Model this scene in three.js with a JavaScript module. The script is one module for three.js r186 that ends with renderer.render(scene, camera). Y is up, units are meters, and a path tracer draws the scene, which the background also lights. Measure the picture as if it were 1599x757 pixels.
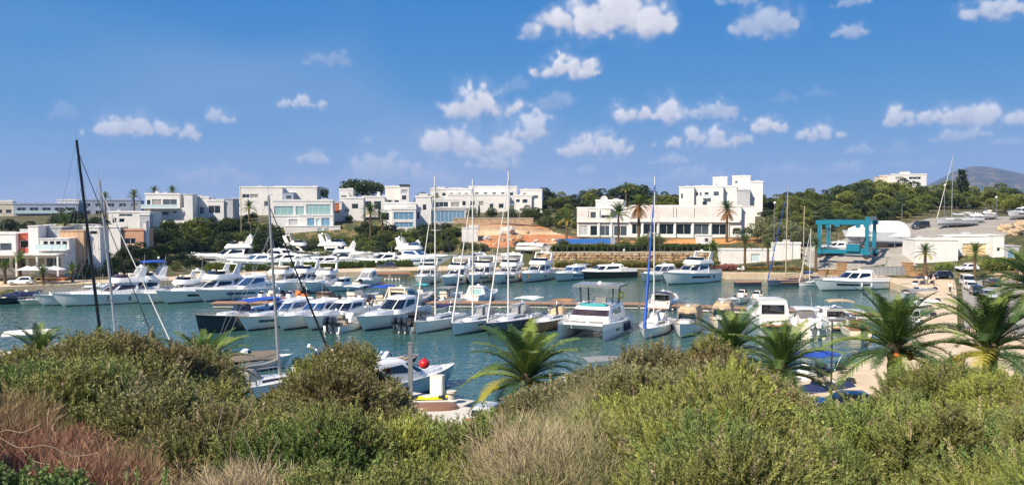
import * as THREE from 'three';
import { mergeGeometries } from 'three/addons/utils/BufferGeometryUtils.js';
import { MarchingCubes } from 'three/addons/objects/MarchingCubes.js';

// ---------------------------------------------------------------- camera, exposure, sun
const scene = new THREE.Scene();
const EYE = 15, FOCAL = 1232, PITCH = Math.atan(53.5 / FOCAL);
const camera = new THREE.PerspectiveCamera(2 * Math.atan(378.5 / FOCAL) * 180 / Math.PI, 1024 / 484, 0.3, 20000);
camera.position.set(0, EYE, 0);
camera.lookAt(0, EYE - Math.sin(PITCH), -Math.cos(PITCH));
const renderer = new THREE.WebGLRenderer({ antialias: true });
renderer.setSize(1024, 484);
renderer.toneMapping = THREE.LinearToneMapping;
renderer.toneMappingExposure = 1.95;
renderer.shadowMap.enabled = true;
const SUN = new THREE.Vector3(-0.52, 0.72, 0.50).normalize();
const sun = new THREE.DirectionalLight(0xfff1dc, 4.0);
sun.name = 'sun';
sun.position.copy(SUN).multiplyScalar(400).add(new THREE.Vector3(0, 0, -130));
sun.target.position.set(0, 0, -130);
sun.castShadow = true;
Object.assign(sun.shadow.camera, { left: -260, right: 260, top: 260, bottom: -260, near: 1, far: 1200 });
sun.shadow.mapSize.set(4096, 4096);
scene.add(sun, sun.target);

// ---------------------------------------------------------------- random numbers and noise
function rng(seed) { let a = seed >>> 0; return () => { a = (a + 0x6D2B79F5) | 0; let t = Math.imul(a ^ (a >>> 15), 1 | a); t = (t + Math.imul(t ^ (t >>> 7), 61 | t)) ^ t; return ((t ^ (t >>> 14)) >>> 0) / 4294967296; }; }
const hash2 = (x, y) => { let h = Math.imul(x, 374761393) + Math.imul(y, 668265263) | 0; h = Math.imul(h ^ (h >>> 13), 1274126177); return ((h ^ (h >>> 16)) >>> 0) / 4294967296; };
function vnoise(x, y, wrap = 0) {
  const xi = Math.floor(x), yi = Math.floor(y), fx = x - xi, fy = y - yi, sx = fx * fx * (3 - 2 * fx), sy = fy * fy * (3 - 2 * fy);
  const w = (i) => wrap ? ((i % wrap) + wrap) % wrap : i;
  const a = hash2(w(xi), w(yi)), b = hash2(w(xi + 1), w(yi)), c = hash2(w(xi), w(yi + 1)), d = hash2(w(xi + 1), w(yi + 1));
  return a + (b - a) * sx + (c - a) * sy + (a - b - c + d) * sx * sy;
}
function fbm(x, y, oct = 4, wrap = 0) { let s = 0, a = 0.5, t = 0; for (let i = 0; i < oct; i++) { s += a * vnoise(x + i * 17, y + i * 31, wrap); t += a; a *= 0.5; x *= 2; y *= 2; wrap *= 2; } return s / t; }
const clamp = THREE.MathUtils.clamp, lerp = THREE.MathUtils.lerp, sstep = (a, b, x) => { const t = clamp((x - a) / (b - a), 0, 1); return t * t * (3 - 2 * t); };
function table(list, x) { if (x <= list[0][0]) return list[0][1]; for (let i = 1; i < list.length; i++) if (x <= list[i][0]) { const [a, p] = list[i - 1], [b, q] = list[i]; return p + (q - p) * (x - a) / (b - a); } return list[list.length - 1][1]; }

// bearings taken from the view point: column and row of the survey give a direction, the distance along -z is measured
const CP = Math.cos(PITCH), SP = Math.sin(PITCH);
function at(px, py, d) { const u = (px - 799.5) / FOCAL, v = -(py - 378.5) / FOCAL, t = d / (v * SP + CP); return new THREE.Vector3(u * t, EYE + (v * CP - SP) * t, -d); }
const eastOf = (px, d) => (px - 799.5) / FOCAL * d;
function shore(px, py, y = 0) { const u = (px - 799.5) / FOCAL, v = -(py - 378.5) / FOCAL, t = (y - EYE) / (v * CP - SP); return new THREE.Vector3(u * t, y, -t * (v * SP + CP)); }

// ---------------------------------------------------------------- sky: air and fair-weather clouds, one lat-long map
{
  const W = 4096, H = 2048, data = new Float32Array(W * H * 4);
  const R = rng(11);
  const clouds = [];     // azimuth, elevation of the base, half width, height (radians), density, seed
  const cl = (px, pyBase, w, h, den = 1) => { const p = at(px, pyBase, 1000), az = Math.atan2(p.x, 1000), el = Math.atan2(p.y - EYE, Math.hypot(p.x, 1000)); clouds.push([az, el, w / FOCAL / 2 * Math.cos(az) * 1.14, h / FOCAL * Math.cos(az) * 1.05, den, clouds.length + 3]); };
  cl(218, 212, 180, 42, .95); cl(346, 190, 42, 26, .8); cl(98, 184, 44, 32, .4); cl(474, 167, 74, 24, .85); cl(512, 102, 74, 30, .45); cl(487, 254, 54, 24, .8); cl(576, 226, 24, 16, .5);
  cl(757, 180, 150, 56, 1.05); cl(735, 240, 160, 56, 1); cl(832, 216, 76, 50, .95); cl(600, 276, 150, 46, .75); cl(768, 262, 100, 28, .8); cl(340, 286, 120, 42, .6); cl(480, 290, 80, 28, .55); cl(682, 288, 70, 36, .6);
  cl(940, 54, 190, 82, 1.1); cl(828, 60, 28, 30, .7); cl(880, 119, 126, 40, 1.05); cl(866, 168, 50, 38, .5); cl(806, 140, 40, 28, .4); cl(1012, 188, 118, 52, 1.1); cl(1105, 186, 120, 34, .8); cl(933, 240, 116, 42, 1.1); cl(1102, 228, 166, 34, .95); cl(1045, 255, 64, 20, .7);
  cl(1200, 206, 54, 28, 1); cl(1280, 217, 76, 34, .95); cl(1192, 52, 100, 54, .75); cl(1328, 58, 52, 30, .7); cl(1550, 28, 110, 44, .85); cl(1330, 8, 60, 18, .6); cl(1150, 6, 60, 22, .6); cl(1430, 193, 104, 40, .95); cl(1545, 196, 150, 60, .95); cl(1500, 218, 92, 26, .7);
  cl(1345, 240, 34, 22, .6); cl(1320, 270, 60, 26, .6); cl(1405, 240, 50, 20, .4); cl(1575, 226, 50, 18, .5); cl(920, 272, 40, 20, .6); cl(1080, 284, 130, 28, .6); cl(870, 274, 30, 16, .5); cl(185, 262, 74, 22, .35); cl(266, 276, 30, 18, .4); cl(1230, 276, 110, 26, .5); cl(990, 286, 60, 20, .5); cl(60, 300, 120, 26, .4); cl(150, 300, 90, 30, .35); cl(1220, 160, 44, 22, .35); cl(1280, 150, 46, 18, .35); cl(1420, 262, 90, 20, .4); cl(560, 300, 160, 30, .45); cl(1540, 300, 160, 20, .4);
  for (let i = 0; i < 130; i++) {       // the same fair-weather field all the way round
    const az = (R() * 2 - 1) * Math.PI, el = Math.pow(R(), 1.4) * 1.15 + 0.02; const a = Math.abs(az);
    if (a < 0.62 && el < 0.36) continue;
    const w = (0.03 + 0.09 * R()) * (0.6 + el * 1.6); clouds.push([az, el, w, w * (0.45 + .3 * R()), 0.5 + .6 * R(), 200 + i]);
  }
  const rowA = new Float32Array(W), rowS = new Float32Array(W);
  const byRow = clouds.map(([az, el, w, h, den, s]) => {
    const r = rng(s * 77 + 5), puffs = []; const n = Math.max(3, Math.min(11, Math.round(w / h * 5)));
    for (let k = 0; k < n; k++) { const x = (k + 0.5) / n * 2 - 1 + (r() - .5) * .25, top = (0.36 + .64 * r()) * Math.sqrt(Math.max(.12, 1 - x * x * .9)); puffs.push([x * w * .8, h * top * .36, Math.max(h * top * .62, w / n * 0.75)]); }
    return { az, el, w, h, den, s, puffs };
  });
  for (let j = 0; j < H; j++) {
    const el = ((j + 0.5) / H - 0.5) * Math.PI;
    rowA.fill(0); rowS.fill(0);
    for (const c of byRow) {
      const dy = el - c.el; if (dy < -c.h * .5 || dy > c.h * 1.7) continue;
      const cosE = Math.max(.2, Math.cos(el)), span = c.w * 1.5 / cosE, i0 = Math.floor(((c.az - span) / (2 * Math.PI) + .5) * W), i1 = Math.ceil(((c.az + span) / (2 * Math.PI) + .5) * W);
      for (let i = i0; i <= i1; i++) {
        const ii = ((i % W) + W) % W, dx = (((i + .5) / W - .5) * 2 * Math.PI - c.az) * cosE;
        const q = 1 / c.h, nx = dx * q * 2.1 + c.s * 13.7, ny = dy * q * 2.1 + c.s * 7.1;
        const wx = (fbm(nx + 40, ny, 3) - .5) * c.h * .55, wy = (fbm(nx, ny + 40, 3) - .5) * c.h * .5;
        let v = -1, lit = 0;
        for (const [x, y, rad] of c.puffs) { const ex = (dx + wx - x) / rad, ey = (dy + wy - y) / (rad * .92); const f = 1 - Math.sqrt(ex * ex + ey * ey); if (f > v) { v = f; lit = ey - ex * .35; } }
        const n2 = fbm(nx * 2.6, ny * 2.6, 4);
        v += (n2 - .5) * .95;
        let a = sstep(-.10, .58, v) * sstep(-.42, .22, (dy + (n2 - .5) * c.h * .3) / c.h);
        a = Math.min(1, Math.max(a, sstep(-.55, .45, v) * .20 * sstep(-.5, .3, dy / c.h)) * c.den) * Math.min(1, c.den * .97);
        if (a <= 0) continue;
        const sh = clamp(.5 + .30 * lit + .34 * (dy / c.h - .35) + (n2 - .5) * .55, 0, 1);
        rowS[ii] = (rowS[ii] * rowA[ii] * (1 - a) + sh * a) / (rowA[ii] * (1 - a) + a); rowA[ii] = rowA[ii] * (1 - a) + a;
      }
    }
    const e = Math.max(0, el) , k = Math.exp(-e * 5.2), k2 = Math.exp(-e * 16), k3 = Math.exp(-e * 1.5);
    // air: deep blue above, paler and slightly milky near the skyline
    const base = [0.010 + 0.105 * k + 0.42 * k2, 0.12 + 0.07 * k3 + 0.22 * k + 0.22 * k2, 0.38 + 0.26 * k3 + 0.05 * k + 0.08 * k2].map((v) => v / 1.84);
    const under = el < 0 ? sstep(0, -.25, el) : 0;
    for (let i = 0; i < W; i++) {
      const o = (j * W + (i + W * 3 / 4) % W) * 4, a = rowA[i], s = rowS[i], thin = fbm(i * .006, j * .016 + 9, 3, 0) ;
      const veil = clamp((thin - .42) * 1.6, 0, 1) * k * .5;
      const hz = Math.exp(-e * 6) * .40;                            // far clouds sink into the milky air
      const C = [lerp(.28, .55, s), lerp(.285, .54, s), lerp(.335, .55, s)];
      for (let n = 0; n < 3; n++) { let b = lerp(base[n], [.30, .325, .40][n], veil); b = lerp(b, lerp(C[n], base[n], hz * .8), a); data[o + n] = el < 0 ? lerp(b, [.14, .15, .14][n], under) : b; }
      data[o + 3] = 1;
    }
  }
  const sky = new THREE.DataTexture(data, W, H, THREE.RGBAFormat, THREE.FloatType);
  sky.mapping = THREE.EquirectangularReflectionMapping; sky.magFilter = sky.minFilter = THREE.LinearFilter; sky.needsUpdate = true;
  scene.background = sky; scene.environment = sky;
}

// ---------------------------------------------------------------- scene helpers
const used = new Map();
function numbered(n) { const k = used.get(n) ?? 0; used.set(n, k + 1); return k ? n + '_' + String(k).padStart(3, '0') : n; }
function shadows(o) { o.castShadow = o.receiveShadow = true; return o; }
function thing(name, label, category, group) { const o = new THREE.Group(); o.name = numbered(name); o.userData = { label, category }; if (group) o.userData.group = group; scene.add(o); return o; }
function tag(o, label, category, group) { o.userData.label = label; o.userData.category = category; if (group) o.userData.group = group; return o; }
function mesh(name, geo, mat, parent) { const m = shadows(new THREE.Mesh(Array.isArray(geo) ? join(geo) : geo, mat)); m.name = parent ? name : numbered(name); (parent ?? scene).add(m); return m; }
function structure(name, geo, mat) { const m = mesh(name, geo, mat); m.userData.kind = 'structure'; return m; }
function stuff(o) { o.userData.kind = 'stuff'; return o; }
function join(list) {
  const gs = list.map((g) => { g = g.index ? g.toNonIndexed() : g; for (const k of Object.keys(g.attributes)) if (!['position', 'normal', 'uv', 'color'].includes(k)) g.deleteAttribute(k); return g; });
  const anyColor = gs.some((g) => g.attributes.color);
  for (const g of gs) { const n = g.attributes.position.count; if (!g.attributes.normal) g.computeVertexNormals(); if (!g.attributes.uv) g.setAttribute('uv', new THREE.BufferAttribute(new Float32Array(n * 2), 2)); if (anyColor && !g.attributes.color) g.setAttribute('color', new THREE.BufferAttribute(new Float32Array(n * 3).fill(1), 3)); }
  return mergeGeometries(gs, false);
}
const V = (x, y, z) => new THREE.Vector3(x, y, z);
function box(w, h, d, x = 0, y = 0, z = 0, ry = 0, rx = 0, rz = 0) {       // centre at x y z, uv in metres
  const g = new THREE.BoxGeometry(w, h, d), uv = g.attributes.uv, dims = [[d, h], [d, h], [w, d], [w, d], [w, h], [w, h]];
  for (let f = 0; f < 6; f++) for (let k = 0; k < 4; k++) { const i = f * 4 + k; uv.setXY(i, uv.getX(i) * dims[f][0], uv.getY(i) * dims[f][1]); }
  if (rz) g.rotateZ(rz); if (rx) g.rotateX(rx); if (ry) g.rotateY(ry);
  g.translate(x, y, z); return g;
}
function rod(a, b, r0, r1 = r0, n = 6) {                                       // tapered round bar from a to b
  const d = b.clone().sub(a), L = d.length(), g = new THREE.CylinderGeometry(r1, r0, L, n, 1);
  g.applyQuaternion(new THREE.Quaternion().setFromUnitVectors(V(0, 1, 0), d.normalize())); g.translate((a.x + b.x) / 2, (a.y + b.y) / 2, (a.z + b.z) / 2); return g;
}
function tube(pts, r, seg = 16, n = 5, closed = false) { return new THREE.TubeGeometry(new THREE.CatmullRomCurve3(pts, closed), seg, r, n, closed); }
function ball(r, x, y, z, sx = 1, sy = 1, sz = 1, n = 8) { const g = new THREE.SphereGeometry(r, n, Math.max(5, n - 2)); g.scale(sx, sy, sz); g.translate(x, y, z); return g; }
function cyl(r0, r1, h, x, y, z, n = 10) { const g = new THREE.CylinderGeometry(r1, r0, h, n); g.translate(x, y + h / 2, z); return g; }
function sheet(rows) {                                                        // rows of Vector3 -> smooth grid
  const n = rows[0].length, pos = [], idx = [], uv = [];
  rows.forEach((r, j) => r.forEach((p, i) => { pos.push(p.x, p.y, p.z); uv.push(i / (n - 1), j / (rows.length - 1)); }));
  for (let j = 0; j + 1 < rows.length; j++) for (let i = 0; i + 1 < n; i++) { const a = j * n + i, b = a + 1, c = a + n, d = c + 1; idx.push(a, c, b, b, c, d); }
  const g = new THREE.BufferGeometry(); g.setAttribute('position', new THREE.Float32BufferAttribute(pos, 3)); g.setAttribute('uv', new THREE.Float32BufferAttribute(uv, 2)); g.setIndex(idx); g.computeVertexNormals(); return g;
}
function extrude(pts, depth, bevel = 0) {                                      // outline in x y, pushed along +z
  const s = new THREE.Shape(pts.map(([x, y]) => new THREE.Vector2(x, y)));
  return new THREE.ExtrudeGeometry(s, { depth, bevelEnabled: bevel > 0, bevelSize: bevel, bevelThickness: bevel, bevelSegments: 1, steps: 1 });
}
function slab(pts, y0, y1) { const g = extrude(pts.map(([x, d]) => [x, d]), y1 - y0); g.rotateX(-Math.PI / 2); g.translate(0, y0, 0); return g; } // plan outline in x and distance (-z)

// ---------------------------------------------------------------- textures
function tex(size, fn, color = true, rep = 1) {
  const d = new Uint8Array(size * size * 4);
  for (let j = 0; j < size; j++) for (let i = 0; i < size; i++) { const c = fn(i / size, j / size), o = (j * size + i) * 4; for (let k = 0; k < 3; k++) d[o + k] = clamp(Math.round((typeof c === 'number' ? c : c[k]) * 255), 0, 255); d[o + 3] = 255; }
  const t = new THREE.DataTexture(d, size, size); t.wrapS = t.wrapT = THREE.RepeatWrapping; t.magFilter = THREE.LinearFilter; t.minFilter = THREE.LinearMipmapLinearFilter; t.generateMipmaps = true; if (color) t.colorSpace = THREE.SRGBColorSpace; t.repeat.set(rep, rep); t.needsUpdate = true; return t;
}
const S = (r, g, b) => [r / 255, g / 255, b / 255];
const mixc = (a, b, t) => [lerp(a[0], b[0], t), lerp(a[1], b[1], t), lerp(a[2], b[2], t)];
const T = {
  stucco: tex(256, (u, v) => { const n = fbm(u * 6, v * 6, 5, 6), s = sstep(.58, .8, fbm(u * 22 + 3, v * 3, 4, 0)); return .97 - .10 * n * n - .05 * s; }, true, 1 / 7),
  earth: tex(512, (u, v) => { const n = fbm(u * 8, v * 8, 6, 8), m = fbm(u * 40 + 9, v * 40, 3, 40); return mixc(S(112, 92, 66), S(170, 148, 112), clamp(n * .8 + m * .5 - .15, 0, 1)); }, true, 1 / 9),
  redsoil: tex(512, (u, v) => { const n = fbm(u * 5, v * 5, 6, 5), m = fbm(u * 50 + 4, v * 50, 3, 50), w = sstep(.42, .62, fbm(u * 3 + 5, v * 3 + 2, 5, 3)); const a = mixc(S(176, 112, 70), S(204, 178, 140), w); return mixc(mixc(a, S(120, 84, 58), clamp(1.1 - n * 2, 0, .7)), S(222, 200, 168), clamp(m * 1.5 - .75, 0, .6)); }, true, 1 / 40),
  maquis: tex(512, (u, v) => { const n = fbm(u * 10, v * 10, 6, 10), m = fbm(u * 60, v * 60 + 7, 3, 60); return mixc(mixc(S(48, 54, 26), S(82, 84, 44), clamp(m * 1.6 - .3, 0, 1)), S(134, 112, 78), sstep(.48, .68, n) * .8); }, true, 1 / 12),
  asphalt: tex(512, (u, v) => { const n = fbm(u * 6, v * 6, 5, 6), m = fbm(u * 90, v * 90, 2, 90), c = sstep(.62, .7, fbm(u * 3 + 8, v * 18, 5, 0)); return mixc(S(128, 124, 118), S(168, 162, 152), clamp(n * .7 + m * .4 - c * .18, 0, 1)); }, true, 1 / 10),
  pave: tex(512, (u, v) => { const n = fbm(u * 7, v * 7, 5, 7), m = fbm(u * 80, v * 80, 2, 80); return mixc(S(178, 158, 130), S(222, 204, 176), clamp(n * .8 + m * .45 - .15, 0, 1)); }, true, 1 / 8),
  stone: tex(512, (u, v) => { const n = fbm(u * 14, v * 20, 5, 0), m = fbm(u * 70, v * 70, 2, 70); return mixc(S(132, 112, 88), S(206, 184, 154), clamp(n * 1.1 + m * .4 - .25, 0, 1)); }, true, 1 / 5),
  wave: tex(512, (u, v) => clamp(.5 + (fbm(u * 9, v * 15, 4, 0) - .5) * .9, 0, 1), false),
  bark: tex(128, (u, v) => { const n = fbm(u * 10, v * 4, 4, 0); return mixc(S(70, 54, 40), S(128, 106, 82), n); }, true, 1),
  cloth: tex(128, (u, v) => .86 + .14 * fbm(u * 40, v * 40, 2, 40), true, 2),
};
{ // ripples that tile: the sum of many small wave trains with whole numbers of crests
  const r = rng(5), trains = []; for (let i = 0; i < 46; i++) { const a = (r() - .5) * 2.2 + 1.2, k = 3 + r() * r() * 34; trains.push([Math.round(Math.cos(a) * k), Math.round(Math.sin(a) * k), r() * 6.28, 1 / (1 + k * .10)]); }
  const tot = trains.reduce((s, t) => s + t[3], 0);
  T.wave = tex(512, (u, v) => { let s = 0; for (const [a, b, p, w] of trains) s += w * Math.sin(6.2832 * (a * u + b * v) + p); return clamp(.5 + s / tot * 1.9, 0, 1); }, false, 1 / 11);
}
T.ruffle = tex(256, (u, v) => .22 + .78 * sstep(.35, .7, fbm(u * 5, v * 9, 4, 0)), false, 1 / 140);
const std = (o) => new THREE.MeshStandardMaterial({ roughness: .8, ...o });
const phys = (o) => new THREE.MeshPhysicalMaterial({ roughness: .4, ...o });
const M = {
  white: std({ color: 0xe8e6e2, map: T.stucco, roughness: .9 }), cream: std({ color: 0xdcd2c0, map: T.stucco, roughness: .9 }), pinkish: std({ color: 0xe9d9d4, map: T.stucco, roughness: .9 }), grey: std({ color: 0xb9bcc0, map: T.stucco, roughness: .9 }), bluegrey: std({ color: 0xa7b2c6, map: T.stucco, roughness: .9 }), terracotta: std({ color: 0xc98a62, map: T.stucco, roughness: .95 }), ochre: std({ color: 0xc79055, map: T.stucco, roughness: .95 }),
  glass2: phys({ color: 0x46525c, roughness: .08, clearcoat: 1 }), curtain: phys({ color: 0x9a958c, roughness: .3, clearcoat: .8 }), glass: phys({ color: 0x1d2a33, roughness: .06, metalness: 0, clearcoat: 1, clearcoatRoughness: .05 }), blueglass: phys({ color: 0x6e98b4, roughness: .08, clearcoat: 1 }), aquaglass: phys({ color: 0x8fb4b4, roughness: .08, clearcoat: 1 }), rail: phys({ color: 0xbfd4d6, roughness: .1, clearcoat: .6 }),
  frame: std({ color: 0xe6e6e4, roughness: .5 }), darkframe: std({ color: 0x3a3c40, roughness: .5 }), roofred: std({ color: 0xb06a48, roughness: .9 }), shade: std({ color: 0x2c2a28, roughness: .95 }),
  gel: phys({ color: 0xf1f1ee, roughness: .22, clearcoat: .7, clearcoatRoughness: .12 }), gelgrey: phys({ color: 0xb9c0c4, roughness: .25, clearcoat: .6 }), gelcream: phys({ color: 0xe6dcc6, roughness: .25, clearcoat: .6 }), navy: phys({ color: 0x1a2438, roughness: .2, clearcoat: .7 }), slate: phys({ color: 0x4b5a72, roughness: .22, clearcoat: .7 }), blackhull: phys({ color: 0x1d2023, roughness: .22, clearcoat: .7 }), brownhull: phys({ color: 0x7d5d48, roughness: .3, clearcoat: .5 }), pale: phys({ color: 0xcdd9dc, roughness: .25, clearcoat: .6 }),
  boot: std({ color: 0x28323c, roughness: .5 }), tint: phys({ color: 0x15191d, roughness: .05, clearcoat: 1, clearcoatRoughness: .03 }), tintblue: phys({ color: 0x2c4872, roughness: .06, clearcoat: 1 }), tintred: phys({ color: 0x3c2a2a, roughness: .07, clearcoat: 1 }),
  teak: std({ color: 0xa8825a, map: T.cloth, roughness: .8 }), steel: std({ color: 0xc9cdd0, metalness: .85, roughness: .25 }), alu: std({ color: 0xb4b7ba, metalness: .55, roughness: .4 }), mastwhite: std({ color: 0xd6d6d2, roughness: .4 }), mastblack: std({ color: 0x15181d, roughness: .35 }), mastblue: std({ color: 0x1f53b4, roughness: .6 }), wire: std({ color: 0x8e9296, roughness: .4, metalness: .5 }),
  canvasblue: std({ color: 0x2151b4, map: T.cloth, roughness: .95 }), canvasnavy: std({ color: 0x22305a, map: T.cloth, roughness: .95 }), canvasbeige: std({ color: 0xc3ad8c, map: T.cloth, roughness: .95 }), canvastaupe: std({ color: 0x7f7468, map: T.cloth, roughness: .95 }), canvaswhite: std({ color: 0xeeeeea, map: T.cloth, roughness: .95 }), canvasgrey: std({ color: 0x8a8d90, map: T.cloth, roughness: .95 }), canvasblack: std({ color: 0x26282b, map: T.cloth, roughness: .95 }), turquoise: std({ color: 0x44b8bd, map: T.cloth, roughness: .9 }), canvastan: std({ color: 0xb98a5c, map: T.cloth, roughness: .95 }), canvaspurple: std({ color: 0x5c5490, map: T.cloth, roughness: .9 }), cushion: std({ color: 0xd8cfc0, roughness: .95 }), cushiondark: std({ color: 0x8b8680, roughness: .95 }),
  engine: phys({ color: 0x1c2028, roughness: .25, clearcoat: .8 }), enginewhite: phys({ color: 0xe8e8e8, roughness: .25, clearcoat: .8 }), rubber: std({ color: 0x2a2a2c, roughness: .7 }), fenderblue: std({ color: 0x22304c, roughness: .6 }), fenderwhite: std({ color: 0xe4e4e0, roughness: .5 }), tubegrey: std({ color: 0xb4b8ba, roughness: .6 }),
  red: phys({ color: 0xc41f22, roughness: .4 }), orange: std({ color: 0xd0743c, roughness: .7 }), yellow: phys({ color: 0xd8cf22, roughness: .35 }), skin: std({ color: 0xb98264, roughness: .7 }),
  pave: std({ map: T.pave, roughness: .95 }), asphalt: std({ map: T.asphalt, roughness: .95 }), stone: std({ map: T.stone, roughness: .95 }), concrete: std({ color: 0xc9c3b8, map: T.stucco, roughness: .95 }), deckwood: std({ color: 0xa4806a, map: T.cloth, roughness: .9 }),
  bark: std({ map: T.bark, roughness: .95 }), teal: phys({ color: 0x117088, roughness: .4, clearcoat: .3 }), poolblue: phys({ color: 0x3f78c8, roughness: .4 }), wrap: std({ color: 0xf4f4f2, roughness: .45 }), post: std({ color: 0xa89c84, roughness: .7 }), postgrey: std({ color: 0x84888a, roughness: .5, metalness: .3 }), lampglobe: std({ color: 0xf2f2ee, roughness: .3 }),
};
// ---------------------------------------------------------------- land and water
// height of the land by bearing (survey column) and distance
const PROFILES = [
  [-900, [[55, 3], [70, -3], [128, -3], [136, 1.1], [165, 2], [185, 4], [205, 8], [240, 10], [300, 12], [500, 13], [9000, 8]]],
  [0, [[50, 1], [60, -3], [134, -3], [137, 1.1], [160, 1.6], [185, 4], [205, 8.5], [240, 10.5], [300, 12.5], [500, 14], [9000, 8]]],
  [200, [[50, 1], [60, -3], [142, -3], [145, 1.1], [165, 1.8], [192, 3], [206, 7], [225, 10.5], [300, 13], [500, 14], [9000, 8]]],
  [300, [[50, 1], [60, -3], [148, -3], [151, 1.1], [170, 1.4], [178, 1.3], [182, 1.3], [212, 2], [223, 3.4], [229, 7], [236, 10.5], [300, 13.5], [500, 14.5], [9000, 8]]],
  [400, [[50, 1], [60, -3], [156, -3], [159, 1.1], [174, 1.2], [177, -3], [211, -3], [213, 1.4], [224, 3.2], [229, 7], [236, 10.5], [260, 12], [300, 14], [500, 15], [9000, 8]]],
  [650, [[50, 1], [60, -3], [170, -3], [173, 1.1], [186, 1.2], [188, -3], [213, -3], [215, 1.5], [224, 3.4], [229, 7], [236, 9.8], [260, 12], [330, 14.5], [500, 15], [9000, 8]]],
  [730, [[50, 1], [60, -3], [171, -3], [174, 1.1], [186, 1.2], [190, 1.4], [198, 3.2], [216, 6.0], [232, 10.4], [260, 12.5], [400, 15], [9000, 8]]],
  [800, [[50, 1], [60, -3], [172, -3], [175, 1.2], [183, 1.3], [186, 4.2], [200, 5.2], [216, 6.6], [240, 10.5], [300, 14], [450, 17], [9000, 8]]],
  [900, [[50, 1], [60, -3], [172, -3], [175, 1.2], [183, 1.3], [186, 4.5], [198, 6.6], [230, 7.4], [245, 10], [300, 14], [450, 18], [9000, 8]]],
  [1100, [[50, 1], [60, -3], [165, -3], [168, 1.2], [182, 1.4], [186, 4.4], [200, 6.8], [230, 7.6], [260, 11], [330, 16], [450, 19], [9000, 8]]],
  [1300, [[50, 1], [58, -3], [164, -3], [166, 1.2], [170, 2.4], [176, 4.1], [190, 6], [212, 9], [240, 12.5], [300, 17], [450, 20], [9000, 8]]],
  [1400, [[50, 1.2], [60, 1.0], [70, -3], [150, -3], [154, 1.3], [160, 2.2], [168, 4], [180, 6.2], [193, 8.6], [215, 11.5], [260, 15.5], [450, 20], [9000, 8]]],
  [1480, [[50, 1.4], [60, 1.05], [80, 1.05], [120, 1.05], [150, 1.1], [159, 3], [172, 6.4], [193, 10.6], [215, 12.6], [260, 15.5], [450, 20], [9000, 8]]],
  [1600, [[50, 1.6], [60, 1.0], [110, 1.0], [150, 1.1], [162, 5.5], [193, 11], [215, 12.8], [260, 15.5], [450, 20], [9000, 8]]],
  [2500, [[50, 3], [60, 2.2], [140, 4], [193, 11], [215, 13], [450, 20], [9000, 8]]],
];
function farLand(x, d) {
  const px = 799.5 + FOCAL * x / Math.max(d, 1); let i = 1; while (i < PROFILES.length - 1 && PROFILES[i][0] < px) i++;
  const [a, p] = PROFILES[i - 1], [b, q] = PROFILES[i], t = clamp((px - a) / (b - a), 0, 1);
  return lerp(table(p, d), table(q, d), t);
}
// the near hillside: left shoulder, a dip in the middle, right shoulder
const SHOULDER = [[-30, 8.6], [-16, 8.2], [-12.5, 8.4], [-10, 7.2], [-8, 6.6], [-6, 7.4], [-4.6, 7.6], [-3.4, 6.2], [-1.5, 5.8], [0, 6.4], [2.5, 7.0], [4, 7.8], [6, 8], [8, 7.0], [10.5, 5.9], [12, 6.6], [14, 7.4], [17, 7.2], [40, 8.5]];
function nearLand(x, d) {
  const s = table(SHOULDER, x * 26 / Math.max(8, d + 4)), bump = (fbm(x * .21 + 50, d * .21 + 50, 3) - .5) * .9;
  if (d < 26) return lerp(12.3, s, clamp(d / 26, -.6, 1)) + bump * sstep(2, 9, d);
  return lerp(s, 1.1, sstep(24, 50, d)) + bump * (1 - sstep(40, 50, d));
}
function land(x, d) { return d < 44 ? nearLand(x, d) : d > 56 ? farLand(x, d) : lerp(nearLand(x, d), farLand(x, Math.max(d, 50)), sstep(44, 56, d)); }
{
  const xs = [], ds = [];
  for (const [a, b, s] of [[-9000, -900, 900], [-900, -260, 40], [-260, -90, 5], [-90, 130, 2], [130, 300, 5], [300, 900, 40], [900, 9001, 900]]) for (let v = a; v < b; v += s) xs.push(v);
  for (const [a, b, s] of [[-600, -20, 40], [-20, 60, 1.6], [60, 130, 5], [130, 240, 1.5], [240, 340, 5], [340, 900, 40], [900, 9001, 900]]) for (let v = a; v < b; v += s) ds.push(v);
  const g = sheet(ds.slice().reverse().map((d) => xs.map((x) => V(x, land(x, d), -d))));
  const p = g.attributes.position, uv = g.attributes.uv; for (let i = 0; i < p.count; i++) uv.setXY(i, p.getX(i), p.getZ(i));
  g.computeVertexNormals();
  const n = g.attributes.normal; if (n.getY(0) < 0) { g.index.array.reverse(); g.computeVertexNormals(); }
  structure('ground', g, std({ map: T.maquis, roughness: 1 }));
}
{ // harbour water: one flat sheet, ripples as fine relief
  const g = new THREE.PlaneGeometry(760, 330, 1, 1); g.rotateX(-Math.PI / 2); g.translate(-40, 0, -185);
  const uv = g.attributes.uv, p = g.attributes.position; for (let i = 0; i < p.count; i++) uv.setXY(i, p.getX(i), p.getZ(i));
  structure('water', g, phys({ color: new THREE.Color().setRGB(.036, .096, .088), roughness: .17, roughnessMap: T.ruffle, ior: 1.33, bumpMap: T.wave, bumpScale: .065, specularIntensity: 1 }));
}
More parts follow.
